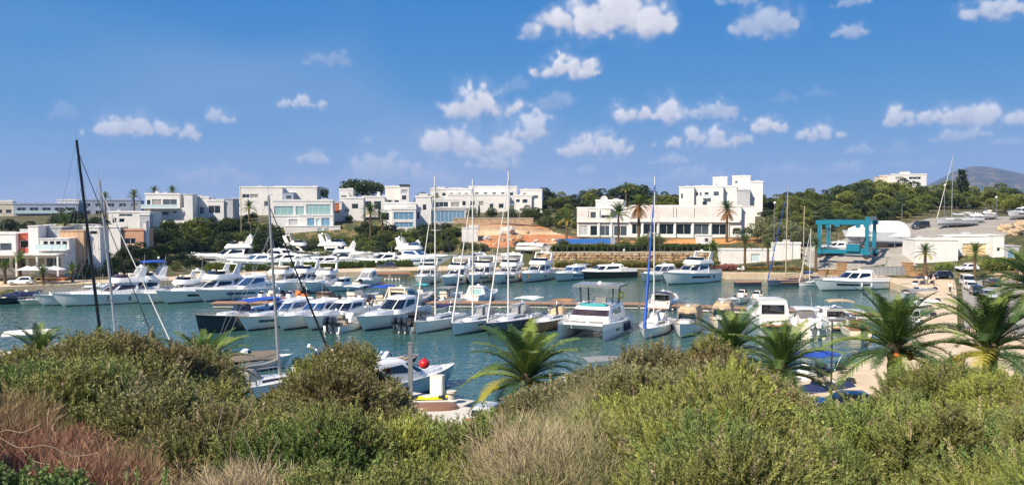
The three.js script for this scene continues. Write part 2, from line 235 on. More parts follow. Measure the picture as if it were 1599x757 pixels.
// draped sheet over the land between two edge lines (each a list of [column, row-less distance])
function drape(outline, lift, step, y) {          // outline: polygon in x, d
  const xs = outline.map((p) => p[0]), ds = outline.map((p) => p[1]), x0 = Math.min(...xs), x1 = Math.max(...xs), d0 = Math.min(...ds), d1 = Math.max(...ds);
  const inside = (x, d) => { let c = false; for (let i = 0, j = outline.length - 1; i < outline.length; j = i++) { const [xi, di] = outline[i], [xj, dj] = outline[j]; if ((di > d) !== (dj > d) && x < (xj - xi) * (d - di) / (dj - di) + xi) c = !c; } return c; };
  const pos = [], uv = [], quad = (x, d, w) => { const q = [[x, d], [x + w, d], [x + w, d + w], [x, d], [x + w, d + w], [x, d + w]]; for (const [a, b] of q) { pos.push(a, (y ?? land(a, b)) + lift, -b); uv.push(a, b); } };
  for (let x = x0; x < x1; x += step) for (let d = d0; d < d1; d += step) if (inside(x + step / 2, d + step / 2)) quad(x, d, step);
  const g = new THREE.BufferGeometry(); g.setAttribute('position', new THREE.Float32BufferAttribute(pos, 3)); g.setAttribute('uv', new THREE.Float32BufferAttribute(uv, 2)); g.computeVertexNormals(); return g;
}
const plan = (list) => list.map(([px, d]) => [eastOf(px, d), d]);
// quays: solid slabs with vertical faces, top at 1.3 m
const QUAY = 1.32;
structure('quay', slab(plan([[-260, 128], [0, 137], [200, 146], [300, 152], [400, 160], [520, 168], [650, 174], [760, 176], [900, 177], [1085, 178], [1092, 167], [1200, 165.5], [1300, 165.2], [1340, 160], [1352, 153], [1392, 147], [1400, 170], [1300, 172], [1100, 184], [900, 185.5], [730, 187], [640, 185.5], [400, 173.5], [300, 171], [0, 160], [-260, 150]]), -3, QUAY), M.pave);
structure('promenade', slab([...plan([[1392, 147]]), ...plan([[1416, 138], [1452, 122], [1462, 108], [1450, 96], [1425, 86], [1385, 77], [1345, 70], [1290, 63.5], [1240, 61], [1200, 57]]), [22, 50], [60, 50], [66, 70], ...plan([[1500, 90], [1499, 112], [1497, 132], [1494, 150], [1440, 163], [1400, 165]])], -3, QUAY - .004), M.pave);
structure('road', slab([[62, 50], [100, 50], [110, 90], [112, 130], ...plan([[1700, 150], [1560, 168], [1502, 166], [1506, 132], [1509, 112], [1511, 90]]), [67, 70]], -1, QUAY + .02), M.asphalt);
// the boatyard's sloping hardstanding and the bare red slope of the building site
structure('boatyard_ground', drape(plan([[1262, 171], [1300, 166.5], [1420, 162], [1500, 168], [1640, 196], [1660, 214], [1450, 214], [1400, 206], [1330, 197], [1250, 188]]), .07, 1.5), M.asphalt);
structure('bare_earth_slope', drape(plan([[745, 214], [765, 203], [800, 198], [868, 197], [902, 206], [905, 214], [880, 224], [850, 238], [800, 242], [728, 242], [728, 224]]), .10, 1), std({ map: T.redsoil, roughness: 1 }));
structure('club_terrace', drape(plan([[960, 197], [1100, 195], [1185, 196], [1190, 204], [1000, 205]]), .10, 1), M.ochre);
// far hill
{
  const rows = []; for (let j = 0; j <= 26; j++) { const r = []; for (let i = 0; i <= 120; i++) { const px = 1340 + i * 11, d = 5200 + j * 130, t = j / 26; const top = table([[1340, 12], [1400, 60], [1446, 250], [1490, 370], [1520, 420], [1550, 415], [1599, 345], [1680, 320], [1800, 360], [1950, 230], [2300, 60], [2700, 12]], px); const prof = Math.sin(Math.min(1, t * 1.25) * Math.PI / 2); const x = eastOf(px, d) ; r.push(V(x, top * prof + (fbm(i * .35, j * .35, 4) - .5) * 60 * prof - 6, -d)); } rows.push(r); }
  const g = sheet(rows.reverse()); const uv = g.attributes.uv; for (let i = 0; i < uv.count; i++) uv.setXY(i, uv.getX(i) * 160, uv.getY(i) * 60);
  structure('far_hill', g, std({ map: T.maquis, roughness: 1 }));
}
scene.fog = new THREE.FogExp2(0x8aaae6, 0.00008);
// ---------------------------------------------------------------- boats: +x is the bow, y = 0 the waterline
const hullCache = new Map();
function hullFn(p) {
  const { L, B, Fb, Fs, rake = .1, full = 2.3 } = p;
  return (t, v, side) => {
    const bs = B / 2 * (t < .42 ? lerp(p.tuck ?? .9, 1, Math.sin(t / .42 * Math.PI / 2)) : Math.max(.012, 1 - Math.pow((t - .42) / .58, full)));
    const bw = B / 2 * .9 * (t < .35 ? lerp((p.tuck ?? .9) * .97, 1, t / .35) : Math.max(.01, 1 - Math.pow((t - .35) / .65, full * .72)));
    const sy = lerp(Fs, Fb, Math.pow(t, p.sheer ?? 1.5)), xs = -L / 2 + L * t, xw = -L / 2 + L * t * (1 - rake) + (1 - t) * (p.transom ?? .0);
    if (v < .2) { const k = v / .2; return V(lerp(lerp(xw, -L / 2, .0), xw, k), lerp(-.45, -.06, k), side * bw * Math.pow(k, .7)); }
    const k = (v - .2) / .8; return V(lerp(xw, xs, Math.pow(k, .85)), lerp(-.06, sy, k), side * lerp(bw, bs, Math.pow(k, p.flare ?? .75)));
  };
}
function hullGeo(p) {
  const H = hullFn(p), N = 18, vs = [0, .1, .2, .32, .46, .62, .8, 1], gs = [];
  for (const s of [1, -1]) { const rows = vs.map((v) => { const r = []; for (let i = 0; i <= N; i++) r.push(H(i / N, v, s)); return s > 0 ? r : r.reverse(); }); gs.push(sheet(rows)); }
  gs.push(sheet([vs.map((v) => H(0, v, 1)), vs.map((v) => H(0, v, -1))]));
  return join(gs);
}
function deckGeo(p, drop = .1, inset = .05, t0 = 0, t1 = 1) {
  const H = hullFn(p), rows = [[], [], [], [], []];
  for (let i = 0; i <= 16; i++) { const q = H(lerp(t0, t1, i / 16), 1, 1), w = Math.max(.0, q.z - inset); [-1, -.5, 0, .5, 1].forEach((k, j) => rows[j].push(V(q.x - (i === 16 ? inset : 0), q.y - drop + .06 * (1 - k * k), k * w))); }
  return sheet(rows.reverse());
}
function hullPatch(p, t0, t1, v0, v1, off, side, n = 8) {       // a strip that follows the hull side
  const H = hullFn(p), rows = []; for (let j = 0; j <= 2; j++) { const r = []; for (let i = 0; i <= n; i++) { const q = H(lerp(t0, t1, i / n), lerp(v0, v1, j / 2), side); q.z += side * off; r.push(q); } rows.push(side > 0 ? r : r.reverse()); } return sheet(rows);
}
// a cabin lofted through level outlines
function ring(l, s) { const a = Math.abs(s), arc = l.arc ?? (l.x1 - l.x0) * .35, xs = l.x1 - arc, e = l.e ?? .75; let x, z; if (a < .5) { const th = a / .5 * Math.PI / 2; x = xs + arc * Math.pow(Math.cos(th), e); z = l.w1 * Math.pow(Math.sin(th), e); } else { const k = (a - .5) / .5; x = lerp(xs, l.x0, k); z = lerp(l.w1, l.w0, k); } return V(x, l.y, Math.sign(s) * z); }
function cabinPoint(lv, s, v) { const n = lv.length - 1, f = clamp(v * n, 0, n - 1e-6), i = Math.floor(f); return ring(lv[i], s).lerp(ring(lv[i + 1], s), f - i); }
const RS = []; for (let i = 0; i <= 26; i++) RS.push(-1 + i / 13);
function cabinGeo(lv) {
  const rows = lv.map((l) => RS.map((s) => ring(l, s).add(V(0, (l.tilt ?? 0) * 0, 0)))), gs = [sheet(rows.slice().reverse())];
  const top = rows[rows.length - 1], c = V((lv[lv.length - 1].x0 + lv[lv.length - 1].x1) / 2, top[0].y + (lv.crown ?? .07), 0), pos = [];
  const loop = top.concat([top[0]]);
  for (let i = 0; i + 1 < loop.length; i++) { const a = loop[i], b = loop[i + 1]; pos.push(a.x, a.y, a.z, c.x, c.y, c.z, b.x, b.y, b.z); }
  const roof = new THREE.BufferGeometry(); roof.setAttribute('position', new THREE.Float32BufferAttribute(pos, 3)); roof.computeVertexNormals(); gs.push(roof);
  gs.push(sheet([rows.map((r) => r[r.length - 1]), rows.map((r) => r[0])]));
  return join(gs);
}
function cabinPatch(lv, s0, s1, v0, v1, off = .02, n = 10, v0b, v1b) {
  const rows = []; for (let j = 0; j <= 3; j++) { const r = []; for (let i = 0; i <= n; i++) { const k = i / n, s = lerp(s0, s1, k), v = lerp(lerp(v0, v0b ?? v0, k), lerp(v1, v1b ?? v1, k), j / 3), q = cabinPoint(lv, s, v), a = cabinPoint(lv, s + .01, v).sub(cabinPoint(lv, s - .01, v)), b = cabinPoint(lv, s, Math.min(1, v + .02)).sub(cabinPoint(lv, s, Math.max(0, v - .02))); const nn = b.cross(a).normalize(); if (nn.x * (q.x - (lv[0].x0 + lv[0].x1) / 2) * .2 + nn.z * q.z < 0) nn.negate(); r.push(q.addScaledVector(nn, off)); } rows.push(r); }
  return sheet(rows.reverse());
}
function rails(g, name, p, t0, t1, h = .6, n = 7, mat = M.steel) {
  const H = hullFn(p);
  for (const s of [1, -1]) { const gs = [], up = []; for (let i = 0; i <= n; i++) { const q = H(lerp(t0, t1, i / n), 1, s); q.z *= .96; up.push(q.clone().setY(q.y + h)); gs.push(rod(q, up[i], .018, .018, 4)); } gs.push(tube(up, .022, 18, 4)); mesh(name, gs, mat, g); }
}
function canopyGeo(x0, x1, w, y, arch = .18, thick = .05) {     // fabric roof with a cross curve and hanging edges
  const up = [], dn = []; for (let i = 0; i <= 6; i++) { const a = [], b = []; for (let j = 0; j <= 8; j++) { const k = j / 4 - 1, l = i / 3 - 1, yy = y + arch * (1 - Math.pow(Math.abs(k), 2.6)) - .08 * l * l; a.push(V(lerp(x0, x1, i / 6), yy, k * w)); b.push(V(lerp(x0, x1, i / 6), yy - thick, k * w)); } up.push(a); dn.push(b); }
  const edge = (f) => sheet([f(up), f(dn)]);
  return join([sheet(up.slice().reverse()), sheet(dn), edge((g) => g[0]), edge((g) => g[6]), edge((g) => g.map((r) => r[0])), edge((g) => g.map((r) => r[8]))]);
}
function outboard(parent, x, y, z, mat = M.engine, k = 1) {
  const cowl = extrude([[-.34, .05], [-.38, .34], [-.26, .62], [.06, .7], [.3, .6], [.34, .3], [.26, .04]], .3, .08); cowl.translate(0, 0, -.15); cowl.scale(k, k, k); cowl.translate(x, y, z);
  const e = mesh('outboard_engine', cowl, mat, parent);
  mesh('leg', [box(.22 * k, .95 * k, .14 * k, x, y - .42 * k, z), box(.5 * k, .05 * k, .22 * k, x - .08 * k, y - .62 * k, z), rod(V(x - .3 * k, y - .8 * k, z), V(x + .25 * k, y - .8 * k, z), .08 * k)], mat, e);
  return e;
}
function fenders(g, p, ts, mat = M.fenderblue, both = true) { const H = hullFn(p); for (const s of both ? [1, -1] : [both === 0 ? 1 : -1]) for (const t of ts) { const q = H(t, .8, s), c = new THREE.CapsuleGeometry(.13, .42, 3, 7); c.translate(q.x, q.y - .22, q.z + s * .12); mesh('fender', c, mat, g); } }
function hullParts(g, p, mat, deckMat = M.gel) {
  mesh('hull', hullGeo(p), mat, g); mesh('deck', deckGeo(p), deckMat, g);
  for (const s of SIDES) mesh('waterline_stripe', hullPatch(p, 0, .985, .205, .285, .012, s, 16), p.boot ?? M.boot, g);
  if (p.rub !== 0) { const H = hullFn(p); for (const s of [1, -1]) { const l = []; for (let i = 0; i <= 16; i++) { const q = H(i / 16, .985, s); q.z += s * .02; l.push(q); } mesh('rubbing_strake', tube(l, .035, 24, 5), p.rubMat ?? M.gelgrey, g); } }
}
function hatch(g, x, y, z, w = .5) { mesh('hatch', box(w, .05, w, x, y, z), M.tint, g); }
function radarDome(g, x, y, z, r = .28) { const d = cyl(r, r * .8, .2, x, y, z, 12); mesh('radar_dome', [d, ball(r * .8, x, y + .2, z, 1, .45, 1, 10)], M.gel, g); }
function antenna(g, x, y, z, h, lean = -.1) { mesh('antenna', rod(V(x, y, z), V(x + lean * h, y + h, z), .02, .01, 4), M.frame, g); }
function bimini(g, x0, x1, w, y, foot, mat, arch = .16) {
  const c = mesh('bimini_top', canopyGeo(x0, x1, w, y, arch), mat, g);
  for (const s of SIDES) for (const x of [x0, x1]) mesh('bimini_pole', rod(V((x0 + x1) / 2 + (x - (x0 + x1) / 2) * .25, foot, s * w * .96), V(x, y, s * w * .98), .02, .02, 4), M.steel, g);
  return c;
}
const SIDES = [1, -1];
// sport cruiser, hard top or fly bridge
function motorYacht(g, o = {}) {
  const L = o.L ?? 13, B = o.B ?? L * .31, p = { L, B, Fb: o.Fb ?? L * .135, Fs: o.Fs ?? L * .085, rake: o.rake ?? .11, full: 2.4, boot: o.boot, rubMat: o.rubMat };
  const hm = o.hull ?? M.gel, top = o.top ?? M.gel, gl = o.glass ?? M.tint, dk = p.Fs - .1, yb = (x) => lerp(p.Fs, p.Fb, Math.pow(clamp((x + L / 2) / L, 0, 1), 1.5)) - .08;
  hullParts(g, p, hm, top);
  // foredeck trunk
  const trunk = [{ y: yb(L * .1) - .15, x0: -L * .1, x1: L * .37, w0: B * .40, w1: B * .32, arc: L * .26 }, { y: yb(L * .1) + L * .035, x0: -L * .1, x1: L * .33, w0: B * .36, w1: B * .26, arc: L * .24 }];
  mesh('coachroof', cabinGeo(trunk), top, g);
  mesh('sunpad', [box(L * .13, .12, B * .36, L * .17, yb(L * .17) + L * .026, 0)], o.pad ?? M.cushion, g);
  hatch(g, L * .29, yb(L * .29) + L * .012, 0, .5);
  // deckhouse
  const y0 = Math.max(dk, yb(-L * .1)) - .1, hh = o.cabinH ?? L * .105, xr = o.xr ?? -L * .24, xf = o.xf ?? L * .12;
  const dh = [{ y: y0, x0: xr, x1: xf, w0: B * .43, w1: B * .41, arc: L * .12 }, { y: y0 + hh * .42, x0: xr, x1: xf - hh * .28, w0: B * .43, w1: B * .40, arc: L * .12 }, { y: y0 + hh, x0: xr - L * .01, x1: xf - hh * 1.25, w0: B * .37, w1: B * .33, arc: L * .09 }, { y: y0 + hh * 1.12, x0: xr - L * .02, x1: xf - hh * 1.55, w0: B * .33, w1: B * .28, arc: L * .08 }];
  mesh('deckhouse', cabinGeo(dh), top, g);
  mesh('windshield', cabinPatch(dh, -.46, .46, .34, .64, .025, 14), gl, g);
  for (const s of SIDES) mesh('side_window', cabinPatch(dh, s * .53, s * .93, .36, .62, .025, 8, .44, .60), gl, g);
  for (const s of [-.16, .16]) mesh('windshield_pillar', cabinPatch(dh, s - .012, s + .012, .33, .65, .04, 2), top, g);
  mesh('rear_window', box(.05, hh * .62, B * .62, xr - L * .004, y0 + hh * .55, 0), gl, g);
  // cockpit, seats, bathing platform
  mesh('cockpit_sole', box(L * .26, .06, B * .8, -L * .36, dk - .02, 0), M.teak, g);
  for (const b of [box(L * .05, .42, B * .66, -L * .455, dk + .2, 0), box(L * .16, .42, B * .13, -L * .345, dk + .2, B * .32)]) mesh('cockpit_seat', b, o.seat ?? M.cushion, g);
  for (const s of SIDES) mesh('coaming', box(L * .27, L * .05, .1, -L * .355, dk + L * .025, s * B * .43), top, g);
  mesh('bathing_platform', box(L * .075, .1, B * .8, -L * .53, .32, 0), M.teak, g);
  if (o.hullWin !== 0) for (const s of SIDES) mesh('hull_window', hullPatch(p, o.hw0 ?? .42, o.hw1 ?? .74, .62, .78, .018, s), gl, g);
  if (o.stripe) for (const s of SIDES) mesh('hull_stripe', hullPatch(p, .02, .9, .5, .56, .014, s, 14), o.stripe, g);
  rails(g, 'pulpit_rail', p, .42, .97, .55);
  if (o.fly) {
    const fy = y0 + hh * 1.1, fl = [{ y: fy, x0: xr - L * .1, x1: xf - hh * 1.2, w0: B * .40, w1: B * .38, arc: L * .09 }, { y: fy + .14, x0: xr - L * .1, x1: xf - hh * 1.1, w0: B * .42, w1: B * .40, arc: L * .1 }, { y: fy + L * .052, x0: xr - L * .06, x1: xf - hh * 1.5, w0: B * .38, w1: B * .36, arc: L * .08 }];
    mesh('flybridge', cabinGeo(fl), top, g);
    const ws = fl[2], wsl = [{ ...ws }, { ...ws, y: ws.y + L * .032, x0: ws.x0 + L * .1, x1: ws.x1 - L * .035, w0: ws.w0 * .95, w1: ws.w1 * .92 }];
    mesh('fly_windscreen', cabinPatch(wsl, -.6, .6, 0, 1, 0, 14), gl, g);
    for (const b of [box(L * .05, .5, B * .5, xr + L * .04, ws.y + .2, 0), box(.4, .7, .5, xr + L * .12, ws.y + .25, B * .15)]) mesh('fly_seat', b, o.seat ?? M.cushion, g);
    for (const s of SIDES) mesh('fly_deck_post', rod(V(xr - L * .085, dk, s * B * .36), V(xr - L * .085, fy, s * B * .37), .05), M.steel, g);
    const ay = ws.y + L * .1; mesh('radar_arch', [...SIDES.map((s) => { const b = extrude([[-L * .06, 0], [L * .015, 0], [-L * .04, L * .1], [-L * .085, L * .1]], .1, .02); b.translate(xr - L * .01, ws.y - .12, s * B * .36 - .05); return b; }), box(L * .05, .1, B * .76, xr - L * .07, ay - .1, 0)], top, g);
    radarDome(g, xr - L * .07, ay - .05, B * .1); antenna(g, xr - L * .07, ay - .05, -B * .25, L * .13); if (o.dome2) radarDome(g, xr - L * .07, ay - .05, -B * .16, .24);
    if (o.flyTop) bimini(g, xr - L * .08, xr + L * .16, B * .38, ws.y + L * .15, ws.y, o.flyTop);
  } else if (o.arch !== 0) {
    const ay = y0 + hh * 1.12; mesh('radar_arch', [...SIDES.map((s) => rod(V(xr - L * .10, dk + .1, s * B * .41), V(xr - L * .03, ay, s * B * .33), .09, .07)), rod(V(xr - L * .03, ay, -B * .33), V(xr - L * .03, ay, B * .33), .08)], top, g);
    radarDome(g, xr + L * .06, ay, 0, .24); antenna(g, xr + L * .02, ay, B * .2, L * .12);
  }
  if (o.bimini) bimini(g, xr - L * .2, xr - L * .02, B * .4, y0 + hh * (o.bimH ?? 1.15), dk + .2, o.bimini);
  if (o.roof) mesh('sunroof', cabinPatch([dh[2], { ...dh[3], y: dh[3].y + .05, x0: dh[3].x0 + L * .03, w0: dh[3].w0 * .3, w1: dh[3].w1 * .3, x1: dh[3].x1 - L * .02 }], -.99, .99, .62, .99, .03, 12), o.roof, g);
  if (o.fenders) fenders(g, p, o.fenders, o.fmat);
  return p;
}
// slim sailing yacht with rig
function sailYacht(g, o = {}) {
  const L = o.L ?? 13, B = o.B ?? L * .3, p = { L, B, Fb: o.Fb ?? L * .105, Fs: o.Fs ?? L * .085, rake: o.rake ?? .03, full: 2.1, tuck: .88, flare: .6, sheer: 1.3, boot: o.boot, rubMat: o.rubMat };
  hullParts(g, p, o.hull ?? M.gel, o.deckMat ?? M.gel);
  const y0 = lerp(p.Fs, p.Fb, .5) - .1, cr = [{ y: y0 - .05, x0: -L * .14, x1: L * .27, w0: B * .33, w1: B * .22, arc: L * .26 }, { y: y0 + L * .03, x0: -L * .14, x1: L * .22, w0: B * .29, w1: B * .18, arc: L * .22 }];
  mesh('coachroof', cabinGeo(cr), o.deckMat ?? M.gel, g);
  for (const s of SIDES) mesh('side_window', cabinPatch(cr, s * .42, s * .88, .35, .75, .02, 8), M.tint, g);
  hatch(g, L * .3, p.Fb - .14, 0, .5); hatch(g, L * .12, y0 + L * .034, 0, .4);
  if (o.portlight) for (const s of SIDES) mesh('hull_window', hullPatch(p, .62, .7, .66, .78, .015, s, 3), M.tint, g);
  for (const s of SIDES) mesh('cockpit_seat', box(L * .24, .34, B * .16, -L * .28, p.Fs + .1, s * B * .3), o.deckMat ?? M.gel, g);
  mesh('cockpit_sole', box(L * .26, .06, B * .42, -L * .28, p.Fs - .1, 0), M.teak, g);
  for (const s of SIDES) { const w = new THREE.TorusGeometry(.42, .025, 5, 16); w.rotateY(Math.PI / 2); w.translate(-L * .36, p.Fs + .65, s * B * .2); mesh('steering_wheel', [w, rod(V(-L * .36 + .1, p.Fs - .1, s * B * .2), V(-L * .36 + .05, p.Fs + .65, s * B * .2), .07)], M.steel, g); }
  if (o.hood) { const hd = [{ y: y0 + L * .02, x0: -L * .2, x1: -L * .075, w0: B * .3, w1: B * .28, arc: L * .05 }, { y: y0 + L * .07, x0: -L * .2, x1: -L * .105, w0: B * .29, w1: B * .25, arc: L * .05 }, { y: y0 + L * .1, x0: -L * .2, x1: -L * .14, w0: B * .24, w1: B * .2, arc: L * .04 }]; mesh('spray_hood', cabinGeo(hd), o.hood, g); }
  rails(g, 'lifeline', p, .05, .97, .6, 9, M.wire);
  const mx = o.mastX ?? L * .09, mh = o.mast ?? L * 1.35, lean = o.lean ?? -.012, mt = o.mastMat ?? M.mastwhite, top = V(mx + lean * mh, mh, 0), step = V(mx, y0, 0), along = (k) => step.clone().lerp(top, k), r0 = o.mr ?? .115;
  const m = mesh('mast', [rod(step, top, r0, r0 * .72, 8)], mt, g);
  const spr = [.34, .62]; for (const k of spr) for (const s of SIDES) mesh('spreader', rod(along(k), along(k).add(V(-.25, .05, s * B * .26 * (1.1 - k * .5))), .035, .025, 4), mt, m);
  mesh('masthead_gear', [rod(top, top.clone().add(V(.35, .12, 0)), .02), rod(top, top.clone().add(V(-.1, .8, 0)), .012)], M.wire, m);
  const bow = V(L * .485, p.Fb + .05, 0), st = V(-L * .48, p.Fs + .1, 0), wires = [];
  for (const s of SIDES) { const ch = V(mx - .3, y0 + .05, s * B * .46); wires.push(rod(ch, along(.34).add(V(-.25, 0, s * B * .24)), .016, .016, 4), rod(along(.34).add(V(-.25, 0, s * B * .24)), along(.62).add(V(-.25, 0, s * B * .2)), .016, .016, 4), rod(along(.62).add(V(-.25, 0, s * B * .2)), along(.97), .016, .016, 4), rod(st.clone().setZ(s * B * .3), along(.8), .014, .014, 4)); }
  for (const w of [...wires, rod(top, V(-L * .48, p.Fs + .4, 0), .016, .016, 4)]) mesh('stay', w, M.wire, g);
  mesh('furled_jib', [rod(bow, along(.95), o.jibR ?? .075, .03, 6)], o.jibMat ?? M.canvaswhite, g);
  const by = y0 + L * .095, be = V(mx - L * .36, by + .08, 0); const bm = mesh('boom', rod(V(mx, by, 0), be, .08), mt, g);
  if (o.cover !== 0) { const c = tube([V(mx - .1, by + .5, 0), V(mx - L * .1, by + .26, 0), V(mx - L * .24, by + .22, 0), V(mx - L * .35, by + .18, 0)], .17, 14, 7); mesh('sail_cover', c, o.cover ?? M.canvaswhite, g); }
  if (o.bimini) bimini(g, -L * .44, -L * .22, B * .36, y0 + L * .15, p.Fs, o.bimini);
  if (o.fenders) fenders(g, p, o.fenders, o.fmat);
  return p;
}
// small open boat: console, top, outboards
function openBoat(g, o = {}) {
  const L = o.L ?? 7.5, B = o.B ?? L * .33, p = { L, B, Fb: o.Fb ?? 1.15, Fs: o.Fs ?? .8, rake: o.rake ?? .12, full: 2.3, boot: o.boot, rubMat: o.rubMat };
  hullParts(g, p, o.hull ?? M.gel, o.deckMat ?? M.gel);
  mesh('cockpit_sole', box(L * .5, .05, B * .72, -L * .18, p.Fs + .02, 0), o.sole ?? M.teak, g);
  const con = [{ y: p.Fs - .05, x0: -L * .1, x1: L * .09, w0: B * .2, w1: B * .2, arc: .3 }, { y: p.Fs + .75, x0: -L * .08, x1: L * .06, w0: B * .19, w1: B * .18, arc: .3 }, { y: p.Fs + 1.15, x0: -L * .02, x1: L * .02, w0: B * .17, w1: B * .16, arc: .2 }];
  if (o.cabin) { const c = [{ y: p.Fs - .05, x0: -L * .12, x1: L * .26, w0: B * .38, w1: B * .34, arc: L * .14 }, { y: p.Fs + .75, x0: -L * .12, x1: L * .18, w0: B * .38, w1: B * .32, arc: L * .12 }, { y: p.Fs + 1.45, x0: -L * .12, x1: L * .09, w0: B * .33, w1: B * .29, arc: L * .1 }, { y: p.Fs + 1.6, x0: -L * .16, x1: L * .07, w0: B * .35, w1: B * .28, arc: L * .1 }]; mesh('deckhouse', cabinGeo(c), o.top ?? M.gel, g); mesh('windshield', cabinPatch(c, -.46, .46, .38, .64, .02, 10), o.glass ?? M.tint, g); for (const s of SIDES) mesh('side_window', cabinPatch(c, s * .54, s * .92, .38, .63, .02, 5), o.glass ?? M.tint, g); antenna(g, -L * .1, p.Fs + 1.6, B * .2, 1.6); }
  else { mesh('console', cabinGeo(con), o.top ?? M.gel, g); mesh('windshield', cabinPatch(con, -.6, .6, .52, .98, .02, 8), o.glass ?? M.tint, g); mesh('helm_seat', [box(.55, .7, B * .42, -L * .2, p.Fs + .35, 0), box(.12, .5, B * .42, -L * .24, p.Fs + .85, 0)], o.seat ?? M.cushion, g); }
  mesh('bow_cushion', box(L * .16, .14, B * .4, L * .22, lerp(p.Fs, p.Fb, .6) + .02, 0), o.seat ?? M.cushion, g);
  mesh('stern_seat', box(.5, .45, B * .74, -L * .42, p.Fs + .18, 0), o.seat ?? M.cushion, g);
  rails(g, 'pulpit_rail', p, .5, .97, .4, 5);
  const e = o.engines ?? 1; for (let i = 0; i < e; i++) outboard(g, -L / 2 - .3, p.Fs + .25, (i - (e - 1) / 2) * .85, o.engineMat ?? M.engine, o.ek ?? 1);
  if (o.bimini) bimini(g, o.bx0 ?? -L * .3, o.bx1 ?? L * .08, B * .44, p.Fs + (o.bh ?? 1.9), p.Fs, o.bimini, o.barch);
  if (o.cover) { const c = canopyGeo(-L * .47, L * .3, B * .46, p.Fs + .35, .55, .04); mesh('boat_cover', c, o.cover, g); }
  if (o.hardtop) { mesh('hard_top', canopyGeo(-L * .22, L * .1, B * .42, p.Fs + 2, .08, .1), o.hardtop, g); for (const s of SIDES) for (const x of [-.18, .06]) mesh('top_post', rod(V(L * x * .7, p.Fs, s * B * .3), V(L * x, p.Fs + 2, s * B * .36), .03), M.steel, g); }
  if (o.archTop) { mesh('roll_bar', tube([V(-L * .32, p.Fs, -B * .42), V(-L * .36, p.Fs + 1.5, -B * .38), V(-L * .37, p.Fs + 1.75, 0), V(-L * .36, p.Fs + 1.5, B * .38), V(-L * .32, p.Fs, B * .42)], .05, 20, 5), M.steel, g); radarDome(g, -L * .37, p.Fs + 1.78, 0, .2); }
  if (o.fenders) fenders(g, p, o.fenders, o.fmat);
  return p;
}
// broad displacement boat: wheelhouse and awning
function fishingBoat(g, o = {}) {
  const L = o.L ?? 9, B = o.B ?? L * .34, p = { L, B, Fb: o.Fb ?? 1.7, Fs: o.Fs ?? 1.05, rake: .05, full: 2.0, tuck: .8, sheer: 1.8, rubMat: o.rubMat ?? M.teak, boot: o.boot };
  hullParts(g, p, o.hull ?? M.gel, o.deckMat ?? M.gelcream);
  const y0 = lerp(p.Fs, p.Fb, .35) - .12, cr = [{ y: y0, x0: -L * .05, x1: L * .3, w0: B * .34, w1: B * .26, arc: L * .18 }, { y: y0 + .55, x0: -L * .05, x1: L * .24, w0: B * .32, w1: B * .22, arc: L * .16 }];
  mesh('coachroof', cabinGeo(cr), o.top ?? M.gel, g);
  const ws = [{ y: y0 + .5, x0: -L * .12, x1: L * .06, w0: B * .33, w1: B * .32, arc: .25 }, { y: y0 + 1.15, x0: -L * .12, x1: L * .01, w0: B * .31, w1: B * .3, arc: .2 }];
  mesh('windshield', cabinPatch(ws, -.85, .85, 0, 1, 0, 12), o.glass ?? M.tint, g);
  mesh('cockpit_sole', box(L * .4, .05, B * .7, -L * .24, p.Fs - .08, 0), M.teak, g);
  for (const b of [box(.5, .42, B * .66, -L * .42, p.Fs + .15, 0), ...SIDES.map((s) => box(L * .2, .42, .4, -L * .27, p.Fs + .15, s * B * .34))]) mesh('cockpit_seat', b, M.cushion, g);
  if (o.tent) { const t = [{ y: p.Fs, x0: -L * .46, x1: L * .02, w0: B * .4, w1: B * .4, arc: .4 }, { y: p.Fs + 1.55, x0: -L * .44, x1: -L * .01, w0: B * .39, w1: B * .38, arc: .4 }, { y: p.Fs + 2.0, x0: -L * .42, x1: -L * .05, w0: B * .3, w1: B * .29, arc: .3 }]; mesh('cockpit_tent', cabinGeo(t), o.tent, g); for (const s of [-.22, .22]) mesh('tent_window', cabinPatch(t, s - .17, s + .17, .1, .62, .02, 4), o.tentWin ?? M.canvastaupe, g); radarDome(g, -L * .1, p.Fs + 2.04, 0, .22); }
  if (o.bimini) bimini(g, -L * .46, -L * .02, B * .42, p.Fs + 1.95, p.Fs, o.bimini);
  rails(g, 'pulpit_rail', p, .5, .97, .5, 5);
  if (o.fenders) fenders(g, p, o.fenders, o.fmat ?? M.fenderwhite);
  return p;
}
function inflatable(g, o = {}) {
  const L = o.L ?? 3.4, B = o.B ?? 1.6, r = .21;
  mesh('inflatable_tube', tube([V(-L / 2, r * .9, -B / 2 + r), V(0, r * .95, -B / 2 + r), V(L * .28, r * 1.1, -B / 2 + r * 1.2), V(L * .47, r * 1.5, 0), V(L * .28, r * 1.1, B / 2 - r * 1.2), V(0, r * .95, B / 2 - r), V(-L / 2, r * .9, B / 2 - r)], r, 30, 8), o.mat ?? M.tubegrey, g);
  mesh('floor_board', box(L * .8, .08, B - r * 3, -.1, .12, 0), M.gelgrey, g); mesh('transom', box(.06, .4, B - r * 2.6, -L * .44, .3, 0), M.gelgrey, g); mesh('thwart', box(.28, .05, B - r * 2, 0, .42, 0), M.teak, g);
  if (o.engine !== 0) outboard(g, -L * .5, .4, 0, M.engine, .55);
}
// placing: the waterline point of the bow (or of the middle) seen on a bearing; turn = degrees the bow swings from straight towards the view point to its left
function berth(g, px, py, turn, L, where = 'bow', roll = 0) {
  const c = shore(px, py), a = -(90 + turn) * Math.PI / 180, f = V(Math.cos(a), 0, -Math.sin(a));
  if (where === 'bow') c.addScaledVector(f, -L * .45); if (where === 'stern') c.addScaledVector(f, L * .5);
  g.position.copy(c); g.rotation.y = a; if (roll) g.rotation.x = roll; return g;
}
